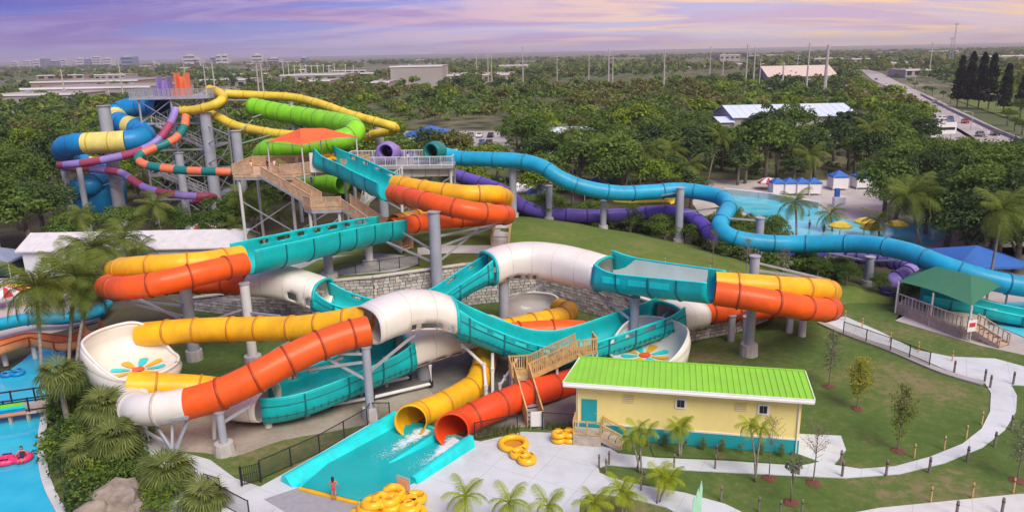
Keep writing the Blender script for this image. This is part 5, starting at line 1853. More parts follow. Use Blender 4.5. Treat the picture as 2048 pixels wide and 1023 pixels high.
# sign board by the pool
sg_ = empty('sign_board', G(812, 985), 'small leaning sign board beside the splash pool corner', 'sign')
MB().obox(G(808, 985) + V3(0, 0, .62), (.42, -.25, 0), (.02, .03, .0), (0, .12, .42)).build('board_panel', M_WOODGREY, sg_)
MB().obox(G(808, 985) + V3(.0, -.05, .62), (.30, -.18, 0), (.012, .02, .0), (0, .09, .28)).build('board_picture', M_PEACH, sg_)
for dx in (-.4, .4):
    MB().beam(G(808, 985) + V3(dx, -dx * .6, 0), G(808, 985) + V3(dx, -dx * .6 + .1, 1.1), .05, .05).build('leg', M_WOODGREY, sg_)
# pale green feather sculpture
fs_ = empty('feather_flag', G(1394, 1040), 'pale mint green upright blade marker at the bottom of the lawn', 'marker')
fb = G(1393, 1040)
for dx, h in ((-.18, 1.5), (0, 2.1), (.16, 2.6)):
    MB().add([fb + V3(dx - .09, 0, 0), fb + V3(dx + .09, 0, 0), fb + V3(dx + .10, .03, h * .8), fb + V3(dx + .02, .03, h), fb + V3(dx - .07, .03, h * .8), fb + V3(dx - .09, .06, 0), fb + V3(dx + .09, .06, 0), fb + V3(dx + .10, .08, h * .8), fb + V3(dx + .02, .08, h), fb + V3(dx - .07, .08, h * .8)],
             [(0, 1, 2, 3, 4), (9, 8, 7, 6, 5), (0, 5, 6, 1), (1, 6, 7, 2), (2, 7, 8, 3), (3, 8, 9, 4), (4, 9, 5, 0)]).build('blade', MATS.get('mint') or mat('mint', (.42, .78, .55), rough=.5), fs_)

# ------------------------------------------------------------------ people
def person(loc, rz, label, top=M_SUITRED, bottom=M_SUITRED, h=1.65, pose='stand', hair_long=True, arm=(.12, .1)):
    o = empty('person', loc, label, 'person')
    s = h / 1.7
    V = []
    E_ = []
    Rr = []

    def chain(pts, rad, start=None):
        prev = start
        for p, r in zip(pts, rad):
            V.append(Vector(p) * s)
            Rr.append(r * s)
            if prev is not None:
                E_.append((prev, len(V) - 1))
            prev = len(V) - 1
        return prev
    if pose == 'sit':
        base = .22
        pel = chain([(0, 0, base)], [.13])
        ch = chain([(0, .06, base + .2), (0, .12, base + .42), (0, .14, base + .52), (0, .14, base + .62), (0, .13, base + .74)], [.125, .13, .055, .095, .085], pel)
        legs = [[(sx_ * .1, -.02, base), (sx_ * .14, -.4, base + .16), (sx_ * .13, -.75, base + .02), (sx_ * .13, -.85, base + .07)] for sx_ in (-1, 1)]
        arms = [[(sx_ * .2, .1, base + .45), (sx_ * .36, -.02, base + .25), (sx_ * .4, -.2, base + .2)] for sx_ in (-1, 1)]
        neck = base + .42
        hd = V3(0, .14, base + .68)
    else:
        pel = chain([(0, 0, .92)], [.125])
        chain([(0, .0, 1.10), (0, -.01, 1.32), (0, 0, 1.42), (0, -.01, 1.52), (0, -.015, 1.64)], [.105, .125, .05, .09, .075], pel)
        legs = [[(sx_ * .09, 0, .86), (sx_ * .10, -.02 * sx_, .5), (sx_ * .10, .02, .1), (sx_ * .105, -.13, .03)] for sx_ in (-1, 1)]
        arms = [[(sx_ * .18, 0, 1.38), (sx_ * (.24 + arm[0] * .5), .02, 1.12), (sx_ * (.22 + arm[0]), -.10 - arm[1], .92)] for sx_ in (-1, 1)]
        neck = 1.32
        hd = V3(0, -.01, 1.585)
    for lg in legs:
        chain(lg, [.095, .065, .045, .035], pel)
    ci = 2
    roots = [pel]
    for a in arms:
        e = chain(a, [.055, .042, .030], ci)
        w = Vector(a[-1])
        d = (w - Vector(a[-2])).normalized()
        chain([w + d * .05], [.032], e)
        sd_ = d.cross(V3(0, 1, .3)).normalized()
        for q in range(5):
            off = (q - 2) * .016
            ln = (.05, .07, .078, .07, .055)[q]
            st_ = w + d * .07 + sd_ * off
            if q == 0:
                st_ = w + d * .03 + sd_ * (-.035)
                dd = (d - sd_ * .7).normalized()
            else:
                dd = d
            k0 = len(V)
            chain([st_, st_ + dd * ln * .55, st_ + dd * ln + V3(0, -.012, 0)], [.009, .0085, .007])
            roots.append(k0)
    me_ = bpy.data.meshes.new('body')
    me_.from_pydata([tuple(v) for v in V], E_, [])
    tmp = bpy.data.objects.new('body', me_)
    COL.objects.link(tmp)
    md = tmp.modifiers.new('skin', 'SKIN')
    sk = me_.skin_vertices[0].data
    for i, r in enumerate(Rr):
        sk[i].radius = (r, r)
        sk[i].use_root = i in roots
    tmp.modifiers.new('sub', 'SUBSURF').levels = 1
    dg = bpy.context.evaluated_depsgraph_get()
    ev = bpy.data.meshes.new_from_object(tmp.evaluated_get(dg))
    bpy.data.objects.remove(tmp)
    ev.materials.clear()
    for mt_ in (M_SKIN, top, bottom):
        ev.materials.append(mt_)
    for p in ev.polygons:
        c = p.center / s
        p.use_smooth = True
        if abs(c.x) < .2 and pose == 'stand':
            if .98 < c.z < 1.36:
                p.material_index = 1
            elif .74 < c.z <= .98:
                p.material_index = 2
        if pose == 'sit' and abs(c.x) < .2:
            if .36 < c.z < .66:
                p.material_index = 1
            elif c.z <= .36 and c.y > -.25:
                p.material_index = 2
    b = link_mesh('body', ev, None, o)
    hr = MB()
    hr.lathe([(.001, .115), (.06, .10), (.098, .04), (.10, -.03), (.085, -.08), (.07, -.10)] if not hair_long else [(.001, .115), (.06, .10), (.098, .04), (.10, -.03), (.095, -.14), (.075, -.26), (.03, -.30)], (0, 0, 0), 12)
    hr.v = [(v + hd + V3(0, .035, .02)) * s if v.y > -.045 or v.z > .05 else (V3(v.x * 1.0, -.045, v.z) + hd + V3(0, .035, .02)) * s for v in hr.v]
    me_ = bpy.data.meshes.new('hair')
    me_.from_pydata([tuple(v) for v in hr.v], [], hr.f)
    link_mesh('hair', me_, M_HAIR, b)
    fc = MB()
    for sx_ in (-1, 1):
        fc.obox((hd + V3(sx_ * .032, -.088, .0)) * s, (.012 * s, 0, 0), (0, .006 * s, 0), (0, 0, .006 * s))
    fc.obox((hd + V3(0, -.085, -.055)) * s, (.022 * s, 0, 0), (0, .006 * s, 0), (0, 0, .005 * s))
    me_ = bpy.data.meshes.new('face_features')
    me_.from_pydata([tuple(v) for v in fc.v], [], fc.f)
    link_mesh('face_features', me_, M_HAIR, b)
    ns = MB()
    ns.add([(hd + V3(-.014, -.085, -.03)) * s, (hd + V3(.014, -.085, -.03)) * s, (hd + V3(0, -.112, -.028)) * s, (hd + V3(0, -.088, .01)) * s], [(0, 1, 2), (0, 2, 3), (1, 3, 2)])
    me_ = bpy.data.meshes.new('nose')
    me_.from_pydata([tuple(v) for v in ns.v], [], ns.f)
    link_mesh('nose', me_, M_SKIN, b)
    o.rotation_euler = (0, 0, rz)
    return o


person(G(669, 999, .05), math.pi, 'person in pink swimwear with long dark hair facing the splash pool', h=1.6)
person(V3(-31.5, 91.0, ZD), .4, 'person in white top at the left end of the start platform', M_SHIRTW, M_SUITRED)
person(V3(-29.8, 92.0, ZD), -.6, 'person in black shirt standing under the orange canopy', M_SHIRTBK, M_SHORTB, 1.75, hair_long=False)
person(V3(-28.9, 91.8, ZD), .3, 'person in white shirt beside the one in black on the platform', M_SHIRTW, M_SHORTB)
person(V3(-13.4, 98.4, ZQ), 2.6, 'person in white shirt standing on the steel platform', M_SHIRTW, M_SHORTB, 1.7, hair_long=False)
person(G(1618, 462, -.45), .5, 'person standing in the wave pool near the palm', M_SHORTB, M_SHORTB, 1.7, hair_long=False)
person(G(1647, 470, -.45), 2.0, 'person wading in the wave pool beside the dark palm', M_SHORTB, M_SHORTB, 1.6)
person(G(1617, 440, -.6), 1.0, 'person farther out in the wave pool', M_SHIRTBK, M_SHORTB, 1.6)

# ------------------------------------------------------------------ lazy river, bridge, raft
rv = smooth_px([(-60, 790), (0, 752), (40, 725), (75, 700), (128, 698), (124, 730), (110, 760), (98, 800), (88, 845), (84, 890), (88, 940), (102, 985), (140, 1060), (160, 1150)], 1.0)
rpoly = rv + [(-70, 30), (-70, 55)]
tag(MB().prism(rpoly, -.1, .02).build('lazy_river', M_RIVER), kind='structure')
cp_ = MB()
for a, b in zip(rv[len(rv) // 3:], rv[len(rv) // 3 + 1:]):
    cp_.beam(V3(*a, .06), V3(*b, .06), .5, .2)
tag(cp_.build('river_coping', M_PATHC), kind='structure')
br = empty('foot_bridge', G(40, 818), 'low timber foot bridge with dark rails across the lazy river', 'bridge')
ba, bb = W(-30, 826, 51), W(112, 806, 52.5)
ba.z = bb.z = .75
MB().beam(ba, bb, 1.9, .18).build('deck', M_WOODGREY, br)
dirb = (bb - ba).normalized()
sb = dirb.cross(V3(0, 0, 1))
for q, nm in ((-1, 'a'), (1, 'b')):
    railing(br, [ba + sb * q * .92 + V3(0, 0, .1), bb + sb * q * .92 + V3(0, 0, .1)], 1.05, M_BLACK, 1.8, 0)
for q in range(4):
    p = ba.lerp(bb, (q + .5) / 4)
    MB().beam(p + sb * .7 - V3(0, 0, .9), p + sb * .7, .2, .2).build('pier', M_WOODGREY, br)
bn = empty('bridge_banner', ba.lerp(bb, .28) + sb * 1.0, 'striped lime and turquoise banner hung on the bridge rail', 'banner')
for i, (c, z) in enumerate(((M_LIME, .82), (M_TURQ, .58), (M_BLUE, .38), (M_PEACH, .12))):
    MB().obox(ba.lerp(bb, .30) + sb * 1.0 + V3(0, 0, z), dirb * 1.5, sb * .02, V3(0, 0, .115)).build('stripe', c, bn)
rp = G(32, 922)
inner_tube(rp + V3(0, 0, -.02), .3, 0, 'pink double tube floating on the lazy river', True, M_PINKTUBE, .42, .22, None)
person(rp + V3(.42, .1, .05), .4, 'person with dark hair riding the pink tube', M_SHIRTBK, M_SHORTB, 1.6, 'sit')
inner_tube(G(-6, 928), .3, 0, 'second pink tube cut by the left edge of the picture', True, M_PINKTUBE, .42, .22, None)
inner_tube(G(26, 750) + V3(0, 0, -.02), .2, 0, 'blue tube floating in the upper lazy river', True, M_BLUE, .38, .2, None)

# left body slides
bt = empty('blue_tube_slide', (-45, 68, 0), 'blue tube slide passing behind the leaning palms at the left edge', 'water slide')
tube(bt, spline(px([(-60, 660, 66), (0, 648, 68), (60, 637, 70), (130, 636, 71), (190, 624, 73), (214, 606, 76)]), .6), .62, M_CYAN, MATS['flange_cyan'], 3.2, label='blue tube', n=16)
pt = empty('peach_open_flume', (-44, 63, 0), 'peach orange open flume curling behind the leaning palms', 'water slide')
trough(pt, spline(px([(-10, 700, 61), (20, 690, 62), (60, 680, 63.5), (100, 684, 64), (140, 688, 64), (172, 672, 66), (188, 652, 68.5)]), .5), .75, .95, M_PEACH, MATS['flange_orange'])
for x, yt, Y in ((6, 700, 62), (66, 690, 63.5), (205, 612, 76)):
    t_ = W(x, yt, Y)
    column(V3(t_.x, Y, 0), t_.z, .22, {6: 'thin pale post under the peach flume near the left edge', 66: 'thin pale post under the peach flume middle', 205: 'dark post under the upper end of the blue tube'}[x], mt=M_COLPALE if x != 205 else M_COLUMN, foot=0, base=0, cap=False, group='posts of the left body slides')
sheet('left_pool_deck', [(-200, 700), (0, 690), (200, 640), (210, 560), (130, 530), (-200, 530)], .0, M_DECK, .1)
# boulders
def boulder(c, r, label, seed):
    rr = random.Random(seed)
    bm = bmesh.new()
    bmesh.ops.create_icosphere(bm, subdivisions=3, radius=1)
    offs = [Vector((rr.uniform(-9, 9), rr.uniform(-9, 9), rr.uniform(-9, 9))) for _ in range(3)]
    from mathutils import noise as mn
    for v in bm.verts:
        d = v.co.normalized()
        v.co = d * (1 + .45 * mn.noise(d * 1.6 + offs[0]) + .18 * mn.noise(d * 4 + offs[1]))
        v.co = Vector((v.co.x * r, v.co.y * r * .8, max(-.1, v.co.z * r * .7)))
    me_ = bpy.data.meshes.new('boulder')
    bm.to_mesh(me_)
    bm.free()
    o = link_mesh('boulder', me_, M_ROCK, None, c)
    return tag(o, label, 'rock', 'boulders by the lazy river')


boulder(G(236, 1008), 1.9, 'large brown boulder below the fan palms', 1)
boulder(G(190, 1040), 1.3, 'rounded boulder at the bottom edge left of the large one', 2)
boulder(G(285, 1030), 1.0, 'smaller boulder at the bottom edge right of the large one', 4)

# ------------------------------------------------------------------ left shed, tents and umbrellas
def gable_house(name, x0, x1, y0, y1, zw, zr, wallm, roofm, label, cat='building', ov=.5, axis='x', door=None, wins=0, z0=0):
    o = empty(name, ((x0 + x1) / 2, y0, z0), label, cat)
    MB().box(x0, x1, y0, y1, z0, z0 + zw).build('wall', wallm, o)
    ym = (y0 + y1) / 2
    m = MB()
    e = zw - ov * (zr - zw) / ((y1 - y0) / 2)
    for a in (y0 - ov, y1 + ov):
        m.add([V3(x0 - ov, a, z0 + e), V3(x1 + ov, a, z0 + e), V3(x1 + ov, ym, z0 + zr), V3(x0 - ov, ym, z0 + zr), V3(x0 - ov, a, z0 + e + .15), V3(x1 + ov, a, z0 + e + .15), V3(x1 + ov, ym, z0 + zr + .15), V3(x0 - ov, ym, z0 + zr + .15)],
              [(0, 1, 2, 3), (4, 7, 6, 5), (0, 4, 5, 1), (1, 5, 6, 2), (3, 7, 4, 0)])
    rf_ = m.build('roof', roofm, o)
    g_ = MB()
    for x in (x0 + .01, x1 - .01):
        g_.add([V3(x, y0, z0 + zw - .05), V3(x, y1, z0 + zw - .05), V3(x, ym, z0 + zr)], [(0, 1, 2)])
    g_.build('gable', wallm, o)
    n = int((x1 - x0) / 2.2)
    for i in range(n + 1):
        x = x0 - ov + (x1 - x0 + 2 * ov) * i / n
        MB().beam(V3(x, y0 - ov, z0 + e + .18), V3(x, ym, z0 + zr + .18), .06, .06).build('roof_seam', roofm, rf_)
    for i in range(wins):
        x = x0 + (x1 - x0) * (i + .5) / wins
        w_ = MB().box(x - .5, x + .5, y0 - .06, y0 + .02, z0 + zw * .45, z0 + zw * .75).build('window', M_TRIM, o)
        MB().box(x - .4, x + .4, y0 - .08, y0 - .05, z0 + zw * .49, z0 + zw * .71).build('pane', M_GLASSD, w_)
    if door:
        MB().box(door - .5, door + .5, y0 - .05, y0 + .02, z0, z0 + 2.1).build('door', M_PTEAL, o)
    return o


M_SHEDW = mat('shed_white_paint', (.66, .69, .72), rough=.6, var=.06, dirt=.25, dirtcol=(.45, .45, .45))
gable_house('service_shed', -61, -34, 90.5, 97, 3.4, 4.7, M_SHEDW, mat('shed_white_roof', (.64, .63, .64), rough=.6, var=.08, dirt=.3, dirtcol=(.42, .4, .38)), 'long white service shed with pale roof behind the left palms', door=-49, wins=5)


def tent(c, w, d, h, hp, mt, label, posts_=True, side=None, name='shade_tent', cat='tent', group=None, pm=None):
    o = empty(name, c, label, cat, group)
    c = Vector(c)
    corners = [c + V3(sx_ * w / 2, sy * d / 2, h) for sx_, sy in ((-1, -1), (1, -1), (1, 1), (-1, 1))]
    ap = c + V3(0, 0, hp)
    m = MB()
    m.add(corners + [ap], [(0, 1, 4), (1, 2, 4), (2, 3, 4), (3, 0, 4)])
    low = [p - V3(0, 0, .25) for p in corners]
    m.add(corners + low, [(0, 4, 5, 1), (1, 5, 6, 2), (2, 6, 7, 3), (3, 7, 4, 0)])
    m.build('fabric', mt, o)
    for p in corners:
        MB().cyl((p.x * .99 + c.x * .01, p.y * .99 + c.y * .01, c.z), (p.x * .99 + c.x * .01, p.y * .99 + c.y * .01, p.z), .06, None, 6).build('pole', pm or M_COLPALE, o)
    if side:
        for a, b in ((0, 1), (1, 2), (0, 3)):
            pa, pb = corners[a].lerp(c + V3(0, 0, h), .06), corners[b].lerp(c + V3(0, 0, h), .06)
            MB().add([V3(pa.x, pa.y, c.z + .3), V3(pb.x, pb.y, c.z + .3), pb - V3(0, 0, .3), pa - V3(0, 0, .3)], [(0, 1, 2, 3)]).build('curtain', side, o)
    return o


tent((-65.5, 92, 0), 6.5, 5, 2.2, 3.6, mat('grey_tarp', (.22, .26, .36), rough=.7), 'grey blue tent with dark green sides left of the shed', side=M_TENTG)
gable_house('ticket_hut', -78, -71.5, 96, 102, 3.0, 4.0, M_SHEDW, M_WALLFAR, 'small pale hut with a grey roof at the left edge', wins=1)


def parasol(c, r, h, mts, label, group=None, name='parasol', n=12):
    o = empty(name, c, label, 'parasol', group)
    c = Vector(c)
    MB().cyl(c, c + V3(0, 0, h), .06, None, 6).build('pole', M_COLPALE, o)
    MB().cyl(c, c + V3(0, 0, .15), .35, None, 10).build('base', M_CONC, o)
    for q, mt_ in enumerate(mts):
        m = MB()
        for i in range(n):
            if i % len(mts) != q:
                continue
            a, b = 2 * math.pi * i / n, 2 * math.pi * (i + 1) / n
            A = [c + V3(math.cos(t) * rr, math.sin(t) * rr, zz) for t in (a, b) for rr, zz in ((r, h - r * .38), (r * .55, h - r * .12), (0, h + .05), (r, h - r * .52))]
            m.add(A, [(0, 4, 5, 1), (1, 5, 2), (0, 3, 7, 4)])
        m.build('fabric', mt_, o)
    return o


parasol(G(410, 478), 1.9, 2.6, (M_RCANOPY, M_WCANOPY), 'red and white striped parasol above the white shed roof')
parasol(V3(W(10, 590, 78).x, 78, 0), 1.7, 2.5, (M_RCANOPY, M_WCANOPY), 'red and white parasol at the left edge by the pool deck')
parasol(W(1535, 382, 140) * 1, 2.0, 2.6, (M_RCANOPY, M_WCANOPY), 'red and white parasol beside the blue cabanas').location.z
k = 0
for i in range(8):                     # row of stored rafts
    p = W(8 + i * 18, 556, 84)
    p.z = 0
    inner_tube(V3(p.x, 84 + i * .1, .1), .1, 1.25, ORDN[i] + ' raft from the left in the row stood on edge by the tents', False, M_YTUBE if i % 3 else M_PEACH, .62, .26, 'rafts stored in a row at the left')

# ------------------------------------------------------------------ right pavilion, canopies, wave pool
gp = empty('green_pavilion', G(1900, 690), 'timber deck pavilion with a dark green fabric hip roof', 'pavilion')
gL, gF, gR = W(1797, 568, 71), W(1944, 609, 63.5), W(2014, 590, 70)
gB = gL + gR - gF
gr0, gr1 = W(1868, 549, 71.2), W(1938, 572, 68.2)
for c in (gL, gF, gR, gB):
    c.z = 3.3
gr0.z = gr1.z = 4.7
m = MB()
for q in ((gL, gF, gr1, gr0), (gF, gR, gr1, gr1), (gR, gB, gr0, gr1), (gB, gL, gr0, gr0)):
    m.add(*sag(*q, depth=.08))
m.build('fabric', M_GCANOPY, gp, smooth=True, angle=30)
dz_ = 1.0
dk = [gL.lerp(gF, .0), gF + V3(-.4, .3, 0), gR, gB]
MB().prism([p[:2] for p in dk], .7, dz_).build('deck', M_WOODGREY, gp)
MB().prism([(p.x * .985 + .7, p.y * .99 + .6) for p in dk], -.05, .69).build('deck_skirt', M_WOODGREY, gp)
railing(gp, [V3(*gL[:2], dz_), V3(gF.x - .4, gF.y + .3, dz_)], 1.1, M_WOODGREY, 1.7, .4)
for p in (gL, gF, gR, gB, gL.lerp(gF, .5), gB.lerp(gR, .5)):
    MB().cyl((p.x, p.y, 0), (p.x, p.y, 3.3), .10, None, 8).build('pole', M_COLPALE, gp)
flight(gp, V3(gF.x + .9, gF.y + .9, 1.0), V3(gF.x + 2.3, gF.y - 1.7, .05), 1.5, M_WOODGREY, M_WOOD, 1.0, M_WOODGREY, .4)
tb = empty('notice_board', V3(gF.x + .1, gF.y - .2, 0), 'white notice board at the corner of the pavilion deck', 'sign')
MB().obox(V3(gF.x + .1, gF.y - .3, 1.5), (.45, .1, 0), (0, .03, 0), (0, 0, .55)).build('board_panel', M_TRIM, tb)
MB().obox(V3(gF.x + .1, gF.y - .34, 1.6), (.3, .07, 0), (0, .01, 0), (0, 0, .2)).build('notice', M_RCANOPY, tb)
MB().obox(V3(gF.x + .1, gF.y - .26, .8), (.05, 0, 0), (0, .04, 0), (0, 0, .85)).build('stake', M_WOODGREY, tb)
tl = empty('toddler_slide', G(1985, 668), 'teal open slide behind the green pavilion', 'water slide')
trough(tl, spline([V3(40.5, 70.5, 1.8), V3(44, 69, 1.4), V3(47, 67.5, .9), V3(50, 66.5, .6), V3(54, 67, .5)], .5), 1.3, 1.1, M_TEAL, MATS['flange_teal'])
tent(W(1938, 590, 82) * 1 - V3(0, 0, W(1938, 590, 82).z), 8.6, 8, 2.5, 3.9, M_BCANOPY, 'large blue fabric canopy behind the green pavilion', name='shade_canopy', cat='canopy')
sheet('right_pool_deck', [(1790, 640), (1960, 690), (2100, 720), (2300, 700), (2300, 480), (1900, 500), (1700, 520), (1520, 520), (1430, 470), (1380, 400), (1400, 360), (2000, 360), (2300, 380), (2300, 480)][:13], .0, M_DECK, .1)
wvp = smooth_px([(1440, 392), (1480, 386), (1560, 402), (1640, 418), (1690, 440), (1760, 448), (1870, 446), (1900, 462), (1860, 488), (1780, 500), (1690, 500), (1600, 494), (1540, 470), (1500, 430), (1440, 404)], 2)
tag(MB().prism(wvp, -.1, .07).build('wave_pool', M_WAVE), kind='structure')
wf = MB()
for a, b in zip([(1448, 388), (1540, 398)], [(1540, 398), (1640, 417)]):
    wf.beam(G(*a) + V3(0, 0, .5), G(*b) + V3(0, 0, .5), 1.0, 1.2)
tag(wf.build('pool_edge_wall', M_PATHC), kind='structure')
tag(MB().prism([G(*p)[:2] for p in ((1950, 610), (2100, 600), (2200, 640), (2060, 680), (1990, 650))], -.1, .08).build('kiddie_pool', M_WAVE), kind='structure')
for x, y, r in ((1678, 480, 1.55), (1740, 484, 1.55), (1727, 472, 1.45), (1790, 478, 1.45)):
    parasol(G(x, y), r, 2.7, (M_LEMON,), {1678: 'leftmost yellow parasol beside the wave pool', 1740: 'front yellow parasol of the pair by the wave pool', 1727: 'back yellow parasol of the pair by the wave pool', 1790: 'yellow parasol half hidden by the right palm'}[x], 'yellow parasols by the wave pool')
for i in range(4):
    tent(G(1553 + i * 24, 388), 2.3, 2.6, 2.3, 3.1, M_BCANOPY, ('first', 'second', 'third', 'fourth')[i] + ' blue roofed white cabana from the left beside the wave pool', side=M_WCANOPY, name='cabana', cat='cabana', group='blue cabanas by the wave pool')
tent(G(1675, 378), 3.0, 2.8, 2.6, 3.6, M_BCANOPY, 'separate blue roofed cabana right of the row', side=M_WCANOPY, name='cabana', cat='cabana', group='blue cabanas by the wave pool')
tent(G(1722, 376), 3.0, 2.8, 2.4, 3.3, M_BCANOPY, 'rightmost blue roofed cabana', side=M_WCANOPY, name='cabana', cat='cabana', group='blue cabanas by the wave pool')
lt = empty('lifeguard_stand', G(1672, 412), 'blue and white lifeguard stand at the wave pool edge', 'stand')
MB().obox(G(1672, 412) + V3(0, 0, 1.5), (.35, 0, 0), (0, .3, 0), (0, 0, 1.5)).build('tower_panel', M_BCANOPY, lt)
MB().obox(G(1672, 412) + V3(.3, -.2, .8), (.9, 0, 0), (0, .5, 0), (0, 0, .8)).build('stand_box', M_TRIM, lt)
sn = empty('sail_ornament', G(1800, 365), 'white double sail ornament above the trees right of the cabanas', 'ornament')
for dx, h in ((-.7, 1.9), (.9, 1.3)):
    b0 = W(1808, 328, 150) + V3(dx, 0, -1)
    MB().add([b0 + V3(-.8, 0, 0), b0 + V3(.7, 0, 0), b0 + V3(-.3, .3, h), b0 + V3(-.8, .25, 0), b0 + V3(.7, .25, 0), b0 + V3(-.3, .5, h)], [(0, 1, 2), (5, 4, 3), (0, 3, 4, 1), (1, 4, 5, 2), (2, 5, 3, 0)]).build('sail', M_WCANOPY, sn)
MB().cyl(W(1808, 328, 150) * 1 - V3(0, 0, W(1808, 328, 150).z), W(1808, 328, 150), .15, None, 8).build('mast', M_COLPALE, sn)
for i, (x, y) in enumerate(((1080, 372), (1040, 366), (1200, 372), (1250, 370), (1130, 350))):
    q = W(x, y, 128)
    tent(V3(q.x, 128 + i * 3, 0), 4.5, 4, 2.6, 4.0, (M_BCANOPY, M_WCANOPY, M_BCANOPY, M_GCANOPY, M_WCANOPY)[i], ('blue tent seen under the first cyan straight', 'white tent left of the blue one under the cyan straight', 'blue tent behind the cyan drop', 'green tent right of the cyan drop', 'white tent behind the blue tents')[i], group='tents behind the cyan tube')

# ------------------------------------------------------------------ vegetation
def quads_mesh(name, centers, normals, sizes, mt, aspect=1.0, spin=None, midx=None, mts=None):
    n = len(centers)
    nr_ = normals / (np.linalg.norm(normals, axis=1, keepdims=True) + 1e-9)
    ref = np.where(np.abs(nr_[:, 2:3]) > .9, np.array([[1., 0, 0]]), np.array([[0, 0, 1.]]))
    u = np.cross(nr_, ref)
    u /= np.linalg.norm(u, axis=1, keepdims=True) + 1e-9
    v = np.cross(nr_, u)
    a = nrng.uniform(0, 6.28, n)[:, None]
    u2 = u * np.cos(a) + v * np.sin(a)
    v2 = -u * np.sin(a) + v * np.cos(a)
    s = sizes[:, None]
    bend = nr_ * s * nrng.uniform(-.25, .25, (n, 1))
    P = np.stack([centers - u2 * s * aspect, centers - v2 * s * .55 + bend, centers + u2 * s * aspect, centers + v2 * s * .55 + bend], 1).reshape(-1, 3)
    me_ = bpy.data.meshes.new(name)
    me_.vertices.add(n * 4)
    me_.vertices.foreach_set('co', P.astype(np.float32).ravel())
    me_.loops.add(n * 4)
    me_.loops.foreach_set('vertex_index', np.arange(n * 4, dtype=np.int32))
    me_.polygons.add(n)
    me_.polygons.foreach_set('loop_start', np.arange(0, n * 4, 4, dtype=np.int32))
    me_.polygons.foreach_set('loop_total', np.full(n, 4, dtype=np.int32))
    for m_ in (mts or [mt]):
        me_.materials.append(m_)
    if midx is not None:
        me_.polygons.foreach_set('material_index', midx.astype(np.int32))
    me_.update()
    me_.validate()
    return me_


def crown_pts(rx, rz, zc, nclump, nleaf, seed, flat=.0, clump=.42):
    g = np.random.default_rng(seed)
    d = g.normal(size=(nclump, 3))
    d /= np.linalg.norm(d, axis=1, keepdims=True)
    d[:, 2] = np.abs(d[:, 2]) * 1.15 - .35
    rad = g.uniform(.35, .82, (nclump, 1))
    cc = d * rad * np.array([[rx, rx, rz]]) + np.array([[0, 0, zc]])
    cr_ = g.uniform(.6, 1.25, nclump) * rx * clump
    idx = g.integers(0, nclump, nleaf)
    e = g.normal(size=(nleaf, 3))
    e /= np.linalg.norm(e, axis=1, keepdims=True)
    e[:, 2] = np.where(e[:, 2] < -.25, -e[:, 2] * .6, e[:, 2])
    r = cr_[idx][:, None] * g.uniform(.72, 1.04, (nleaf, 1))
    P = cc[idx] + e * r * np.array([[1, 1, .78]])
    Nn = e * .8 + g.normal(size=(nleaf, 3)) * .45 + np.array([[0, 0, .35]])
    return P, Nn, cc


def trunk_mesh(h, r, cc, seed, name='trunk', limbs=5, mt=M_BARK):
    rr = random.Random(seed)
    m = MB()
    m.pipe([V3(0, 0, -.3), V3(rr.uniform(-.1, .1), rr.uniform(-.1, .1), h * .5), V3(rr.uniform(-.2, .2), rr.uniform(-.2, .2), h)], r, 7, [r * 1.35, r, r * .7])
    for i in range(limbs):
        c = Vector(cc[i % len(cc)])
        st_ = V3(0, 0, h * rr.uniform(.6, .95))
        m.pipe([st_, st_.lerp(c, .5) + V3(0, 0, .3), c], r * .4, 5, [r * .5, r * .35, r * .12])
    me_ = bpy.data.meshes.new(name)
    me_.from_pydata([tuple(v) for v in m.v], [], m.f)
    me_.materials.append(mt)
    for p in me_.polygons:
        p.use_smooth = True
    return me_


PROTO = {}


def upright(key, h0, h1, r, nl, leaf, mt, seed, tr=.05):
    g = np.random.default_rng(seed)
    nb = 26
    bt = np.sort(g.uniform(0, 1, nb))
    ba = np.arange(nb) * 2.4 + g.uniform(-.4, .4, nb)
    br_ = r * np.sin(np.pi * (bt * .86 + .10)) ** .7 * g.uniform(.55, 1.1, nb)
    idx = g.integers(0, nb, nl)
    q = g.uniform(.1, 1, nl) ** .8
    P = np.stack([np.cos(ba[idx]) * br_[idx] * q, np.sin(ba[idx]) * br_[idx] * q, h0 + (h1 - h0) * bt[idx] + br_[idx] * q * .9], 1)
    P += g.normal(size=(nl, 3)) * r * .14
    Nn = g.normal(size=(nl, 3)) + np.array([[0, 0, .6]])
    m = MB()
    m.pipe([V3(0, 0, -.1), V3(.03, 0, h1 * .5), V3(0, .03, h1)], tr, 6, [tr, tr * .7, tr * .25])
    for i in range(nb):
        z = h0 + (h1 - h0) * bt[i]
        m.pipe([V3(0, 0, z), V3(math.cos(ba[i]) * br_[i], math.sin(ba[i]) * br_[i], z + br_[i] * .9)], .012, 3, [.016, .006])
    me_ = bpy.data.meshes.new('trunk')
    me_.from_pydata([tuple(v) for v in m.v], [], m.f)
    me_.materials.append(M_BARK)
    PROTO[key] = (me_, quads_mesh('crown', P, Nn, g.uniform(.6, 1.3, nl) * leaf, mt))



def proto(key, rx, rz, zc, ncl, nl, leaf, mt, seed, th=None, tr=.25, clump=.42):
    P, Nn, cc = crown_pts(rx, rz, zc, ncl, nl, seed, clump=clump)
    sz = np.random.default_rng(seed + 9).uniform(.6, 1.3, nl) * leaf
    PROTO[key] = (trunk_mesh(th or zc * .8, tr, cc, seed), quads_mesh('crown', P, Nn, sz, mt))


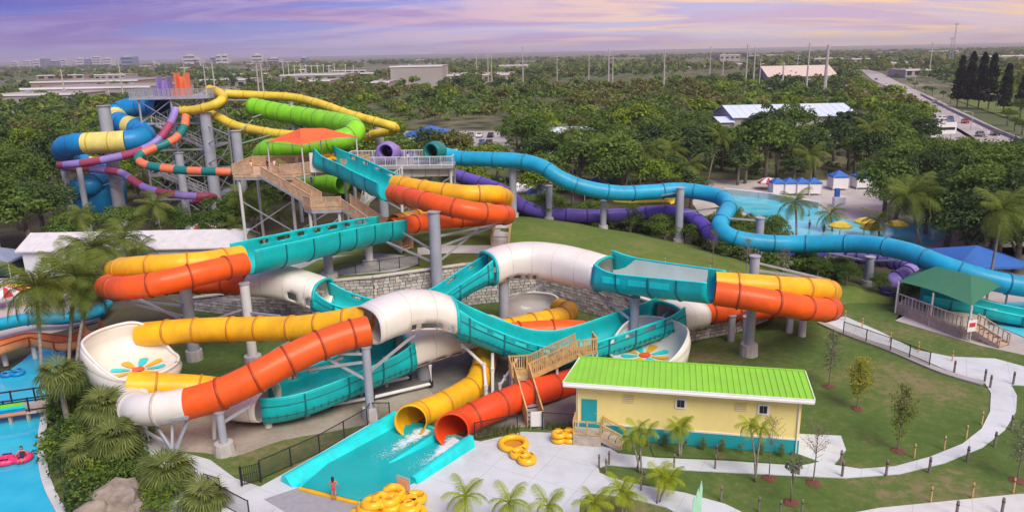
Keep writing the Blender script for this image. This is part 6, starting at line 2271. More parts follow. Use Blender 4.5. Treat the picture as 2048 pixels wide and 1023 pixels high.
def plant_tree(key, loc, s, rz, label, cat='tree', name='broadleaf_tree', group=None, sz=None):
    o = empty(name, loc, label, cat, group)
    o.rotation_euler = (0, 0, rz)
    o.scale = (s, s, sz or s)
    t, c = PROTO[key]
    for nm, me_ in (('trunk', t), ('crown', c)):
        q = bpy.data.objects.new(nm, me_)
        COL.objects.link(q)
        q.parent = o
    return o


for i in range(5):
    proto(('mid', i), 4.2, 3.2, 5.0, 26, 1900, .26, M_LEAF, 20 + i, clump=.34)
for i in range(3):
    proto(('lime', i), 4.2, 3.0, 5.0, 26, 1900, .26, M_LEAFLIME, 35 + i, clump=.34)
for i in range(3):
    proto(('olive', i), 4.0, 3.0, 5.0, 24, 1700, .27, M_LEAFOLIVE, 40 + i, clump=.34)
for i in range(3):
    proto(('dark', i), 3.9, 3.4, 5.2, 26, 1900, .26, M_LEAFDARK, 50 + i, clump=.34)
for i in range(3):
    proto(('near', i), 4.8, 3.8, 6.0, 40, 6500, .17, M_LEAF, 60 + i, tr=.32, clump=.30)
    proto(('neardark', i), 5.0, 4.2, 6.0, 44, 7000, .17, M_LEAFDARK, 66 + i, tr=.32, clump=.30)

# picture regions kept free of trees (ground points)
def inpoly(x, y, poly):
    c = False
    j = len(poly) - 1
    for i in range(len(poly)):
        xi, yi = poly[i]
        xj, yj = poly[j]
        if (yi > y) != (yj > y) and x < (xj - xi) * (y - yi) / (yj - yi) + xi:
            c = not c
        j = i
    return c


KEEP = [
    [(1700, 150), (1790, 146), (1880, 175), (2100, 230), (2100, 330), (2000, 322), (1900, 318), (1830, 300), (1850, 255), (1800, 215), (1740, 190)],      # highway and parking
    [(795, 262), (1005, 262), (1030, 350), (1000, 352), (800, 340)],                  # car park
    [(1390, 372), (1740, 366), (1770, 440), (1800, 560), (1400, 560)],                 # wave pool and deck
    [(1425, 258), (1740, 258), (1740, 300), (1425, 300)],                 # in front of the metal roof
    [(1085, 288), (1215, 288), (1215, 320), (1085, 320)],
    [(775, 172), (890, 170), (890, 184), (775, 186)],
]
WBOX = [(-36, 54, 60, 117), (-64, -33, 86, 102), (-84, -40, 104, 133), (58, 104, 209, 240), (25, 72, 60, 96), (-30, 26, 112, 124)]


def free(x, y):
    for a, b, c, d in WBOX:
        if a < x < b and c < y < d:
            return False
    p = proj((x, y, 0))
    return not any(inpoly(p[0], p[1], k) for k in KEEP)


trees = []
trng = random.Random(21)


def scatter(y0, y1, sp, jitter=.42):
    y = y0
    while y < y1:
        xm = .74 * y + 25
        x = -xm
        while x < xm:
            px_, py_ = x + trng.uniform(-jitter, jitter) * sp, y + trng.uniform(-jitter, jitter) * sp
            if free(px_, py_):
                trees.append((px_, py_))
            x += sp
        y += sp * .9


scatter(104, 250, 8.6)
near_trees = list(trees)
near_trees = [t for t in near_trees if -60 < proj((*t, 4))[0] < 2110]
near_trees.sort(key=lambda t: t[1])
ind = near_trees[:300]
rest = near_trees[300:]
for x, y in ind:
    q = trng.random()
    u = trng.random()
    if x > 30 and y < 185:
        kind = 'dark' if q < .30 else ('lime' if q > .85 else 'mid')
    elif y > 200 and x > 70:
        kind = 'lime' if q < .55 else 'mid'
    else:
        kind = 'mid' if q < .66 else ('dark' if q < .80 else ('lime' if q < .92 else 'olive'))
    key = (kind, trng.randrange(5 if kind == 'mid' else 3))
    pq = proj((x, y, 4))[0]
    reg = 'at the left edge' if pq < 130 else 'behind the slide tower' if pq < 480 else 'behind the orange canopy' if pq < 740 else 'behind the steel platform' if pq < 930 else 'above the cyan straight' if pq < 1220 else 'left of the wave pool cabanas' if pq < 1480 else 'behind the cabanas' if pq < 1760 else 'right of the wave pool'
    row = 'nearest rows' if y < 150 else 'middle rows' if y < 190 else 'back rows'
    s = trng.choice((trng.uniform(.65, .95), trng.uniform(.85, 1.15), trng.uniform(1.05, 1.45)))
    s *= 1.12
    if y < 128:
        s *= .85
    if y < 172 and proj((x, y, 4))[0] > 1825:
        s *= .6
    adj = {'mid': 'green', 'dark': 'dark green', 'olive': 'olive brown', 'lime': 'yellow green'}[kind]
    plant_tree(key, (x, y, -.1), s, trng.uniform(0, 6.28), adj + ' tree ' + reg + ', in the ' + row + ' of the wood', group=adj + ' trees ' + reg + ', ' + row, sz=s * trng.uniform(.85, 1.15))

# the wood beyond, too many to tell apart
LOD = {}
for nl, lf, ncl in ((420, .46, 22), (210, .66, 18), (84, 1.05, 12), (26, 2.1, 6)):
    LOD[nl] = [(*crown_pts(4.0, 3.0, 5.2, ncl, nl, 300 + nl + k, clump=.38)[:2], lf) for k in range(6)]
far = []
trees.clear()
scatter(250, 470, 10.5)
b1 = list(trees)
trees.clear()
scatter(470, 900, 14.5)
b2 = list(trees)
trees.clear()
scatter(900, 2600, 29)
b3 = list(trees)
trees.clear()
CP_, CN_, CS_, CM_ = [], [], [], []
from mathutils import noise as mnoise
for lst, nl in ((rest, 420), (b1, 210), (b2, 84), (b3, 26)):
    for x, y in lst:
        if nl != 420:
            open_ = mnoise.noise(Vector((x * .006, y * .004, 3.3)))
            if nl == 84 and open_ > .18:
                continue
            if nl == 26 and open_ > .02:
                continue
        P, Nn, lf = LOD[nl][trng.randrange(6)]
        s = trng.choice((trng.uniform(.6, .9), trng.uniform(.85, 1.15), trng.uniform(1.1, 1.5)))
        if nl == 26:
            s *= 1.7
        a = trng.uniform(0, 6.28)
        ca, sa = math.cos(a), math.sin(a)
        Rm = np.array([[ca, -sa, 0], [sa, ca, 0], [0, 0, 1]])
        zs = trng.uniform(.8, 1.15) if nl != 26 else .55
        CP_.append((P @ Rm.T) * np.array([s, s, s * zs]) + np.array([x, y, -.2]))
        CN_.append(Nn @ Rm.T)
        CS_.append(np.full(len(P), lf * s) * nrng.uniform(.6, 1.3, len(P)))
        ol = mnoise.noise(Vector((x * .011, y * .009, 0))) + trng.uniform(-.25, .25)
        kk = 1 if ol > .10 and y > 260 else (2 if ol < -.34 else (3 if trng.random() < (.45 if x > 60 and y < 420 else .12) else 0))
        CM_.append(np.full(len(P), kk))
me = quads_mesh('distant_wood', np.concatenate(CP_), np.concatenate(CN_), np.concatenate(CS_), None, midx=np.concatenate(CM_), mts=[M_LEAF, M_LEAFOLIVE, M_LEAFDARK, M_LEAFLIME])
tag(link_mesh('distant_wood', me), 'wide wood of green and olive trees stretching to the horizon', 'wood', None, 'stuff')

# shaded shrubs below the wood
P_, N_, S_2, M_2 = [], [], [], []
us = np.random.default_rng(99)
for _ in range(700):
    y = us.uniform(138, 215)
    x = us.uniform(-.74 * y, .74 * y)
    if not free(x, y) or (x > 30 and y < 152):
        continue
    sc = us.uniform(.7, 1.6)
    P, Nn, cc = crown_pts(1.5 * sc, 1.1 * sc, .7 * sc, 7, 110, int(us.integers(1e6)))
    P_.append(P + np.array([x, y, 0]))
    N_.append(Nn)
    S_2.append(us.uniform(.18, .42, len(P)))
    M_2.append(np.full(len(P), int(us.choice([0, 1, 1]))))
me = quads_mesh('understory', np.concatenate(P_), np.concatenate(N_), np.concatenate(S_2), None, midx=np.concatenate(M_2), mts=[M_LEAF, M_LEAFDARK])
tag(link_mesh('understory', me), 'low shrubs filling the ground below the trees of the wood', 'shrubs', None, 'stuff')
for i in range(8):
    plant_tree((('mid', 'lime', 'dark')[i % 3], i % 3), (63 + i * 5.2, 207 + (i % 3) * 2.2, -.1), .62 + .1 * (i % 3), i, ORDN[i] + ' tree from the left in front of the metal roofed hall', group='trees in front of the metal roofed hall')

# big near trees at the edges
for i, (x, y, Y, s, lb) in enumerate(((1985, 560, 92, 1.55, 'large spreading tree at the right edge above the pool deck'), (2060, 560, 86, 1.5, 'large tree cut by the right edge'), (1900, 500, 104, 1.4, 'broad tree right of the wave pool'), (1960, 470, 112, 1.5, 'tall tree behind the broad tree on the right'),
                                      (2040, 470, 118, 1.5, 'tall tree in the far right wood edge'), (1790, 440, 112, 1.05, 'tree behind the yellow parasols'), (40, 440, 118, 1.35, 'big tree at the left edge behind the hut'), (90, 470, 106, 1.15, 'tree left of the white shed'), (-10, 470, 105, 1.3, 'tree at the extreme left edge'),
                                      (480, 430, 103, .8, 'tree below the dark teal banded tube'), (250, 440, 103, .85, 'tree behind the white shed under the lilac tube'), (350, 450, 101, .72, 'small tree right of the shed under the grey column'), (440, 455, 99, .7, 'small tree left of the timber stair'), (150, 450, 104, .8, 'tree behind the left end of the white shed'),
                                      (1850, 470, 116, 1.25, 'tree above the big coconut palm'), (1910, 420, 128, 1.4, 'tree in the middle of the right tree cluster'), (1990, 420, 132, 1.2, 'tree at the back of the right tree cluster'), (2070, 420, 128, 1.25, 'tree cut by the right edge at the back'), (1960, 520, 98, 1.2, 'tree left of the tall palm at the right edge'), (2020, 520, 101, 1.35, 'tree right of the tall palm at the right edge'), (1850, 480, 103, .95, 'low tree behind the leaning coconut trunk'), (1760, 400, 140, 1.0, 'tree right of the rightmost cabana'), (1815, 400, 146, 1.1, 'tree below the white sail ornament'),
                                      (1890, 500, 94, 1.15, 'dense tree between the coconut palm and the blue canopy'), (1935, 500, 90, 1.1, 'dense tree just behind the blue canopy'), (1985, 500, 88, 1.25, 'dense tree behind the end of the cyan tube'), (2040, 500, 84, 1.2, 'dense tree above the end of the cyan tube'), (1870, 400, 136, .95, 'tree left of the service road below the billboard'), (1940, 380, 142, .75, 'tree in front of the highway bend'), (2010, 380, 146, .75, 'tree below the near end of the highway'), (2075, 470, 100, 1.5, 'tree at the right edge in the second row'))):
    p = W(x, y, Y)
    plant_tree(('neardark' if (x > 1830 and i % 3) or (x < 120 and i % 2) else 'near', i % 3), (p.x, Y, -.1 if x < 1750 else -1.5 * s), s * (1.12 if x > 1880 and Y < 125 else 1.0), i * 1.3, lb, group='large trees around the park', sz=s * (1.0 + .12 * math.sin(i * 2.3)))
for i, (x, Y, s, lb) in enumerate(((1100, 101, .5, 'shrub mass left of the tan column behind the mound'), (1180, 102, .5, 'shrub mass below the purple straight'), (1260, 101, .5, 'shrub mass right of the tan column behind the mound'), (1330, 97, .5, 'shrub mass left of the tall cyan column'), (1400, 95, .5, 'shrub mass below the purple bend'), (1540, 98, .55, 'shrub between the cyan hairpin and the wave pool'), (1480, 100, .5, 'shrub above the cyan hairpin'), (1450, 108, .5, 'shrub at the shallow end of the wave pool'), (1560, 92, .42, 'low bush in front of the wave pool under the cyan tube'), (1500, 92, .45, 'low bush at the cyan hairpin'), (1420, 102, .5, 'bush behind the cyan hairpin'), (1370, 100, .38, 'bush right of the tall cyan column'), (1300, 108, .42, 'bush under the purple tube'), (1150, 108, .45, 'bush behind the purple tube'), (1060, 108, .5, 'bush under the cyan straight'),
                                   (1610, 84, .35, 'bush on the back of the mound'), (1680, 82, .38, 'bush under the right cyan run'), (1700, 78, .32, 'bush beside the column under the cyan run'), (1640, 80, .3, 'small bush behind the yellow tube end'), (1830, 74, .3, 'low hedge bush left of the pavilion deck'), (1770, 76, .28, 'small bush at the lilac tube end'),
                                   (1450, 84, .26, 'scrubby bush on the mound crest'), (1230, 106, .4, 'bush right of the tan column'))):
    p = W(x, 500, Y)
    plant_tree(('near', i % 3), (p.x, Y, -2.5 * s + hground(p.x, Y)), s * 1.15, i * 2.1, lb, cat='bush', name='bush', group='bushes along the cyan tube')


# shrub belt between the mound and the purple tube
P_, N_, S_2, M_2 = [], [], [], []
sb_ = np.random.default_rng(55)
for _ in range(420):
    if sb_.random() < .6:
        x, y = sb_.uniform(-2, 40), sb_.uniform(101.5, 114)
    else:
        x, y = sb_.uniform(24, 48), sb_.uniform(80, 100)
    pp = proj((x, y, 0))
    if inpoly(pp[0], pp[1], [(1440, 380), (1600, 395), (1900, 440), (1900, 500), (1560, 500), (1490, 430)]) or (x > 38 and y < 86):
        continue
    z0 = hground(x, y)
    if z0 > 2.6 and y < 92:
        continue
    sc = sb_.uniform(.6, 1.5)
    P, Nn, cc = crown_pts(1.2 * sc, .9 * sc, .6 * sc, 8, 170, int(sb_.integers(1e6)))
    P_.append(P + np.array([x, y, z0 - .1]))
    N_.append(Nn)
    S_2.append(sb_.uniform(.10, .26, len(P)))
    M_2.append(np.full(len(P), int(sb_.choice([0, 0, 1, 2]))))
me = quads_mesh('shrub_belt', np.concatenate(P_), np.concatenate(N_), np.concatenate(S_2), None, midx=np.concatenate(M_2), mts=[M_LEAF, M_LEAFDARK, M_LEAFGREY])
tag(link_mesh('shrub_belt', me), 'belt of low mixed shrubs between the grass mound and the purple tube', 'shrubs', None, 'stuff')

# ------------------------------------------------------------------ palms
def frond_mesh(name, L_, droop, nl, ll, mt, fan=False, seed=0):
    rr = random.Random(seed)
    m = MB()
    if not fan:
        pts = []
        for i in range(9):
            t = i / 8
            pts.append(V3(L_ * (t * .92 - .12 * t * t * droop), 0, L_ * (.42 * t - .95 * droop * t * t * .62)))
        m.pipe(pts, .03, 4, [.045 * (1 - .8 * i / 8) for i in range(9)])
        for i in range(nl):
            t = .12 + .88 * i / (nl - 1)
            q = t * 8
            k = min(7, int(q))
            p = pts[k].lerp(pts[k + 1], q - k)
            d = (pts[k + 1] - pts[k]).normalized()
            ln = ll * (math.sin(math.pi * min(1, t * .85 + .12)) ** .6) * rr.uniform(.85, 1.1)
            for sgn in (-1, 1):
                o = (d * .55 + V3(0, sgn, 0) * .85 + V3(0, 0, -.12 + rr.uniform(-.1, .15))).normalized()
                w = d * (L_ / nl * .5)
                mid = p + o * ln * .5
                tip = p + o * ln + V3(0, 0, -ln * .38)
                m.add([p - w * .5, p + w * .5, mid + w * .45, mid - w * .45, tip], [(0, 1, 2, 3), (3, 2, 4)])
    else:
        pe = V3(L_ * .5, 0, L_ * .28)
        m.pipe([V3(0, 0, 0), pe * .6 + V3(0, 0, .08), pe], .025, 4)
        for i in range(nl):
            a = R(-125 + 250 * i / (nl - 1))
            o = V3(math.cos(a) * .9 + .12, math.sin(a), -.1 - .15 * abs(a)).normalized()
            ln = ll * (1 - .22 * abs(a) / 2.2) * rr.uniform(.85, 1.1)
            w = V3(-math.sin(a), math.cos(a), 0) * .042 * ll
            mid = pe + o * ln * .6
            tip = pe + o * ln + V3(0, 0, -ln * .38 * droop)
            m.add([pe, mid + w, tip, mid - w], [(0, 1, 2, 3)])
    me_ = bpy.data.meshes.new(name)
    me_.from_pydata([tuple(v) for v in m.v], [], m.f)
    me_.materials.append(mt)
    return me_


FRD = {
    'coco': [frond_mesh('frond', 2.9, d, 30, 1.0, M_FROND, seed=i) for i, d in enumerate((.7, 1.0, 1.3))],
    'bright': [frond_mesh('frond', 1.6, d, 24, .58, M_FRONDB, seed=10 + i) for i, d in enumerate((.6, .9, 1.25))],
    'fan': [frond_mesh('frond', 1.2, d, 22, .98, M_FRONDG, True, 20 + i) for i, d in enumerate((.5, .9, 1.3))],
}


def palm(base, top, kind, label, n=15, scale=1.0, r=.16, group=None, wind=0.0, stems=None, cat='palm', seed=0):
    rr = random.Random(seed + int(abs(base[0] * 7 + base[1] * 13)))
    base = Vector(base)
    o = empty('palm_tree', base, label, cat, group)
    heads = [Vector(top)] + ([Vector(s_) for s_ in stems] if stems else [])
    for hd_ in heads:
        b = base if hd_ is heads[0] else base + V3(rr.uniform(-.3, .3), rr.uniform(-.2, .2), 0)
        mid = b.lerp(hd_, .5) + V3((b.x - hd_.x) * .12, 0, 0)
        m = MB()
        m.pipe(spline([b - V3(0, 0, .2), mid, hd_], .6), r, 8, None)
        m.v = [v for v in m.v]
        m.build('trunk', M_PALMBARK, o, smooth=True)
        for i in range(n):
            t = (i + .5) / n
            el = 72 - 92 * t ** .85
            az_ = i * 2.39996 + rr.uniform(-.25, .25)
            f = bpy.data.objects.new('frond', FRD[kind][min(2, int(t * 3))])
            COL.objects.link(f)
            f.parent = o
            dirv = V3(math.cos(az_) * math.cos(R(el)) + wind, math.sin(az_) * math.cos(R(el)), math.sin(R(el))).normalized()
            az2 = math.atan2(dirv.y, dirv.x)
            el2 = math.asin(dirv.z)
            Mx = Matrix.Translation(hd_ - base) @ Matrix.Rotation(az2, 4, 'Z') @ Matrix.Rotation(-el2 + R(22), 4, 'Y') @ Matrix.Rotation(rr.uniform(-.4, .4), 4, 'X') @ Matrix.Scale(scale * rr.uniform(.85, 1.12), 4)
            f.matrix_local = Mx
    return o


# leaning coconut palms at the left
for (bx, by, tx, ty, TY, n, sc, lb) in ((84, 770, 72, 575, 60, 30, 1.35, 'leaning coconut palm nearest the left edge'), (136, 740, 152, 556, 63, 30, 1.4, 'leaning coconut palm in front of the white shed'), (150, 745, 176, 588, 62.5, 18, .95, 'slim leaning palm right beside the other two'), (165, 640, 182, 500, 77, 30, 1.45, 'bushy palm in front of the left half of the shed')):
    palm(G(bx, by), W(tx, ty, TY), 'coco', lb, n, sc, .15, 'leaning palms at the left', wind=.30 if ty > 540 else .1)
for (x, ty, Y, n, sc, lb) in ((245, 478, 86, 22, 1.3, 'bright palm in front of the shed roof'), (310, 410, 98, 15, 1.15, 'tall palm right of the white shed'), (160, 428, 97, 13, .9, 'small palm above the shed ridge'), (132, 505, 84, 12, .9, 'thin palm against the white shed wall'), (280, 495, 88, 13, .9, 'low palm before the shed doors'), (488, 395, 101, 16, 1.15, 'dark palm under the teal banded tube end'), (470, 450, 95, 12, .9, 'pale young palm left of the timber stairs'),
                             (1590, 405, 104, 14, 1.15, 'palm standing in front of the wave pool'), (1660, 428, 106, 13, 1.05, 'dark palm right of the wave pool swimmers'), (1755, 440, 98, 13, 1.0, 'palm between the yellow parasols'), (1215, 290, 136, 15, 1.4, 'palm rising above the cyan drop'), (1290, 305, 132, 15, 1.4, 'palm above the middle of the cyan tube'), (1345, 300, 140, 15, 1.4, 'palm left of the cyan hairpin'), (1440, 275, 150, 14, 1.4, 'leaning palm behind the blue cabanas'),
                             (1552, 262, 158, 14, 1.4, 'tall palm below the metal roof'), (1620, 310, 148, 16, 1.5, 'shaggy palm among the cabanas'), (1742, 258, 152, 14, 1.5, 'tall palm right of the cabanas'), (1140, 265, 150, 13, 1.3, 'palm by the pale roof above the cyan straight'), (1380, 330, 128, 13, 1.2, 'low palm at the cyan bend'), (560, 430, 96, 10, .8, 'small palm under the timber platform')):
    t_ = W(x, ty, Y)
    zb = hground(t_.x, Y)
    palm(V3(t_.x + (.6 if x != 1440 else -2), Y, zb), t_, 'coco', lb, n, sc, .15, 'palms around the park')
palm(V3(W(1840, 505, 92).x, 92, 0), W(1818, 392, 92), 'coco', 'big coconut palm with a leaning trunk right of the wave pool', 20, 1.55, .2, 'palms around the park')
palm(V3(W(1940, 500, 95).x, 95, 0), W(1945, 400, 95), 'coco', 'shaggy palm inside the right tree cluster', 18, 1.5, .2, 'palms around the park')
palm(V3(W(1985, 690, 72).x, 74, 0), W(2005, 420, 74), 'coco', 'tall palm with a slim trunk at the right edge', 16, 1.3, .13, 'palms around the park')
# fan palms at the lower left
for (x, y, Y, n, sc, lb) in ((118, 752, 50, 26, 1.3, 'fan palm beside the foot bridge'), (205, 815, 47.2, 26, 1.25, 'fan palm touching the white end bend'), (228, 878, 44.6, 27, 1.3, 'fan palm above the large boulder'), (335, 945, 41.6, 30, 1.4, 'fan palm nearest the plaza fence'), (408, 1000, 39.6, 26, 1.2, 'fan palm cut by the bottom edge'), (160, 905, 44, 22, 1.0, 'low fan palm in the thicket beside the river')):
    t_ = W(x, y, Y)
    palm(V3(t_.x, Y, 0), t_, 'fan', lb, n, sc, .2, 'fan palms at the lower left')
# bright small palms in front
for (bx, by, tx, ty, n, sc, st_, lb) in ((1280, 944, 1262, 876, 10, .72, ((1295, 862), (1275, 858)), 'bright three stemmed palm at the tip of the lawn island'), (1362, 912, 1365, 850, 11, .70, ((1355, 856),), 'small palm against the teal base of the pump house'), (1512, 962, 1500, 850, 10, .74, ((1522, 856),), 'twin stem palm right of the pump house windows'), (1318, 1004, 1340, 955, 11, .78, ((1322, 950),), 'bright palm beside the lower path'),
                                        (930, 1050, 930, 992, 13, 1.0, None, 'leftmost small palm at the bottom edge of the plaza'), (1020, 1056, 1018, 1003, 13, 1.0, None, 'second small palm at the bottom edge of the plaza'), (1095, 1066, 1096, 1010, 12, .9, None, 'third small palm at the bottom edge of the plaza'), (1190, 1064, 1188, 1004, 12, .9, None, 'small palm left of the lower palm lawn'), (1245, 1044, 1242, 978, 12, .82, ((1255, 985),), 'bushy bright palm on the lower palm lawn')):
    b = G(bx, by)
    palm(b, W(tx, ty, b.y + .1), 'bright', lb, n, sc, .06, 'bright small palms at the front', stems=[W(sx_, sy_, b.y + .2) for sx_, sy_ in st_] if st_ else None)

# undergrowth below the fan palms
ug = np.random.default_rng(77)
P_, N_, S_2, M_2 = [], [], [], []
for _ in range(230):
    x, y = ug.uniform(84, 330), ug.uniform(780, 1040)
    if x < 96 + max(0, (y - 930)) * .55:
        continue
    if x > 285 - max(0, 880 - y) * .8 + max(0, y - 920) * .6 or (170 < x < 300 and y > 985):
        continue
    c = G(x, y)
    sc = ug.uniform(.6, 1.5)
    P, Nn, cc = crown_pts(1.0 * sc, .9 * sc, .6 * sc, 8, 300, int(ug.integers(1e6)))
    P_.append(P + np.array(c))
    N_.append(Nn)
    S_2.append(ug.uniform(.05, .15, len(P)))
    M_2.append(np.full(len(P), int(ug.choice([0, 0, 1, 2]))))
me = quads_mesh('undergrowth', np.concatenate(P_), np.concatenate(N_), np.concatenate(S_2), None, midx=np.concatenate(M_2), mts=[M_LEAF, M_LEAFLIME, M_LEAFDARK])
tag(link_mesh('undergrowth', me), 'dense green undergrowth below the fan palms beside the river', 'undergrowth', None, 'stuff')
# saplings on the right lawn
M_LEAFOLV = leafmat('young_olive_leaf', [(.13, .17, .04), (.19, .22, .05), (.26, .28, .06), (.33, .32, .08)], transl=.35)
upright('sap_yellow', .9, 3.4, 1.15, 1500, .085, M_LEAFYEL, 81)
upright('sap_grey', 1.1, 3.9, 1.0, 800, .075, M_LEAFGREY, 82)
upright('sap_green', .7, 4.0, .95, 1300, .08, M_LEAFOLV, 83)
upright('sap_twig', 1.2, 3.3, 1.0, 260, .05, M_LEAFBROWN, 84)
proto('sap_blue', .85, 1.3, 2.5, 8, 700, .075, M_LEAFGREY, 85, 1.8, .045, .40)
for key, x, y, s, sz, lb in (('sap_yellow', 1714, 816, 1.0, 1.05, 'yellow green sapling in a red mulch ring on the right lawn'), ('sap_grey', 1658, 772, 1.0, 1.1, 'grey green sapling behind the pump house'), ('sap_green', 1796, 900, .95, 1.15, 'tall olive green sapling inside the curved path'), ('sap_twig', 1626, 964, 1.0, 1.15, 'bare twiggy sapling beside the small concrete pad'), ('sap_blue', 1582, 1003, .85, .95, 'blue grey sapling on the lower lawn'),
                              ('sap_twig', 1538, 955, .8, 1.25, 'thin twiggy sapling in front of the pump house wall'), ('sap_grey', 2035, 960, 1.1, 1.0, 'sapling at the right edge of the lower lawn'), ('sap_twig', 1425, 530, 1.0, 1.2, 'brown sapling on the mound in front of the purple tube'), ('sap_twig', 1492, 548, 1.0, 1.2, 'brown sapling on the mound left of the grey column'), ('sap_twig', 1565, 556, .9, 1.0, 'brown sapling on the mound right of the grey column')):
    p = G(x, y) if y > 600 else on_mound(x, y)
    plant_tree(key, p, s, x * .1, lb, cat='sapling', name='sapling', group='saplings on the lawns', sz=sz)
    if y > 600:
        m = MB()
        m.lathe([(.0, .09), (.28, .07), (.48, -.01)], p, 14)
        m.v = [v + V3(rng.uniform(-.07, .07), rng.uniform(-.07, .07), 0) for v in m.v]
        tag(m.build('mulch_ring', M_MULCH), kind='stuff')
# shrubs along the pump house and fence foot
for i in range(9):
    p = PL(3.6 + i * 1.25, -.55, 0)
    plant_tree('sap_blue' if i % 3 == 0 else 'sap_green', p - V3(0, 0, .35), .32, i, ('first', 'second', 'third', 'fourth', 'fifth', 'sixth', 'seventh', 'eighth', 'ninth')[i] + ' low shrub from the left along the teal base of the pump house', cat='shrub', name='shrub', group='shrubs along the pump house')
gm = MB()
gr_ = random.Random(5)
for (x0, y0, x1, y1) in ((955, 876, 1040, 858), (1092, 856, 1150, 862)):
    for i in range(260):
        p = G(x0 + (x1 - x0) * gr_.random(), y0 + (y1 - y0) * gr_.random() - gr_.random() * 6, .02)
        h = gr_.uniform(.25, .6)
        d = V3(gr_.uniform(-.2, .2), gr_.uniform(-.2, .2), h)
        w = V3(.03, .01, 0)
        gm.add([p - w, p + w, p + d], [(0, 1, 2)])
tag(gm.build('grass_tufts', M_FROND), 'tufts of ornamental grass at the foot of the black fence', 'grass', None, 'stuff')

# ------------------------------------------------------------------ background: buildings, roads, poles, skyline
def far_building(name, x0, x1, yt, Y, depth, wallm, roofm, label, nwin=0, cat='building', rows=1, parapet=.6, zmin=None):
    a, b = W(x0, yt, Y), W(x1, yt, Y)
    z = max((a.z + b.z) / 2, zmin or 3)
    o = empty(name, ((a.x + b.x) / 2, Y, 0), label, cat)
    MB().box(a.x, b.x, Y, Y + depth, 0, z).build('wall', wallm, o)
    r_ = MB()
    r_.box(a.x - .3, b.x + .3, Y - .3, Y + depth + .3, z, z + .35)
    rf_ = r_.build('roof', roofm, o)
    MB().box(a.x - .35, b.x + .35, Y - .5, Y - .31, z - .4, z + parapet).build('parapet', M_TRIM, rf_)
    for k in range(2):
        xx = a.x + (b.x - a.x) * (.3 + .4 * k)
        MB().box(xx - 1.2, xx + 1.2, Y + depth * .4, Y + depth * .4 + 2, z + .35, z + 1.7).build('roof_unit', M_STEEL, rf_)
    w = (b.x - a.x)
    for q in range(rows):
        zc = z * (q + .6) / rows
        hh = min(1.6, z / rows * .32)
        for i in range(nwin):
            xx = a.x + w * (i + .5) / nwin
            MB().box(xx - w / nwin * .3, xx + w / nwin * .3, Y - .15, Y - .02, zc - hh, zc + hh).build('window', M_GLASSD, o)
    return o


far_building('warehouse', 780, 884, 133, 600, 60, M_WALLFAR, M_PALEROOF, 'tall pale box shaped warehouse in the middle distance')
far_building('warehouse', 700, 778, 165, 560, 40, M_TANFAR, M_PALEROOF, 'low warehouse left of the tall pale one', 6)
far_building('warehouse', 886, 1030, 150, 640, 70, M_WALLFAR, M_PALEROOF, 'long low warehouse right of the tall pale one', 9)
far_building('warehouse', 40, 300, 176, 430, 60, M_WALLFAR, M_MAUVEROOF, 'wide low store with mauve roof at the left', 12)
far_building('warehouse', -40, 150, 190, 400, 40, M_WALLFAR, M_PALEROOF, 'cream fronted store in front of the mauve roofed one', 8)
far_building('warehouse', 60, 275, 163, 520, 60, M_TANFAR, M_MAUVEROOF, 'second mauve roofed store farther back at the left', 8)
far_building('warehouse', 400, 490, 160, 620, 40, M_WALLFAR, M_PALEROOF, 'low pale building behind the slide tower', 5)
far_building('warehouse', 560, 690, 150, 700, 60, M_WALLFAR, M_PALEROOF, 'pale sheds behind the yellow tube', 8)
far_building('warehouse', 595, 660, 162, 560, 40, M_TANFAR, M_PALEROOF, 'small pale store with arched sign behind the yellow tube', 4)
far_building('warehouse', 1050, 1190, 141, 900, 60, M_TANFAR, M_PALEROOF, 'tan commercial strip above the olive wood', 10)
far_building('warehouse', 1315, 1420, 134, 1000, 60, M_TANFAR, M_PALEROOF, 'long tan strip building right of the two poles', 8)
far_building('warehouse', 1430, 1570, 128, 1100, 60, M_WALLFAR, M_PALEROOF, 'long grey strip building below the right horizon', 9)
far_building('warehouse', 1700, 1760, 118, 1100, 50, M_TANFAR, M_PALEROOF, 'tan shops at the far end of the highway', 5)
far_building('warehouse', 1812, 1890, 140, 620, 30, M_WALLFAR, M_MAUVEROOF, 'house with a dark roof beside the highway', 5)
far_building('warehouse', 1980, 2100, 112, 900, 50, M_TANFAR, M_PALEROOF, 'tan building at the right edge of the distance', 8)
far_building('warehouse', 1775, 1850, 126, 800, 40, M_TANFAR, M_MAUVEROOF, 'low brown roofed plaza right of the highway', 6)
far_building('warehouse', 1440, 1480, 110, 1500, 50, M_WALLFAR, M_TANFAR, 'small far block with an orange side', 4)
brng2 = random.Random(4)
for i in range(26):
    x = brng2.uniform(-20, 2040)
    Y = brng2.uniform(800, 2400)
    w = brng2.uniform(25, 80) * FPX / Y * 1.0
    zt = brng2.uniform(5, 11)
    q = W(x, 150, Y)
    y_ = proj((q.x, Y, zt))[1]
    far_building('far_building', x, x + w, y_, Y, 30, brng2.choice((M_WALLFAR, M_TANFAR)), brng2.choice((M_PALEROOF, M_MAUVEROOF)), ORDN[i % 13] + (' tan' if i % 2 else ' pale') + ' low flat roofed building ' + ('left' if x < 680 else 'middle' if x < 1360 else 'right') + ' among the far trees', 5).__setitem__('group', 'low buildings in the far distance')
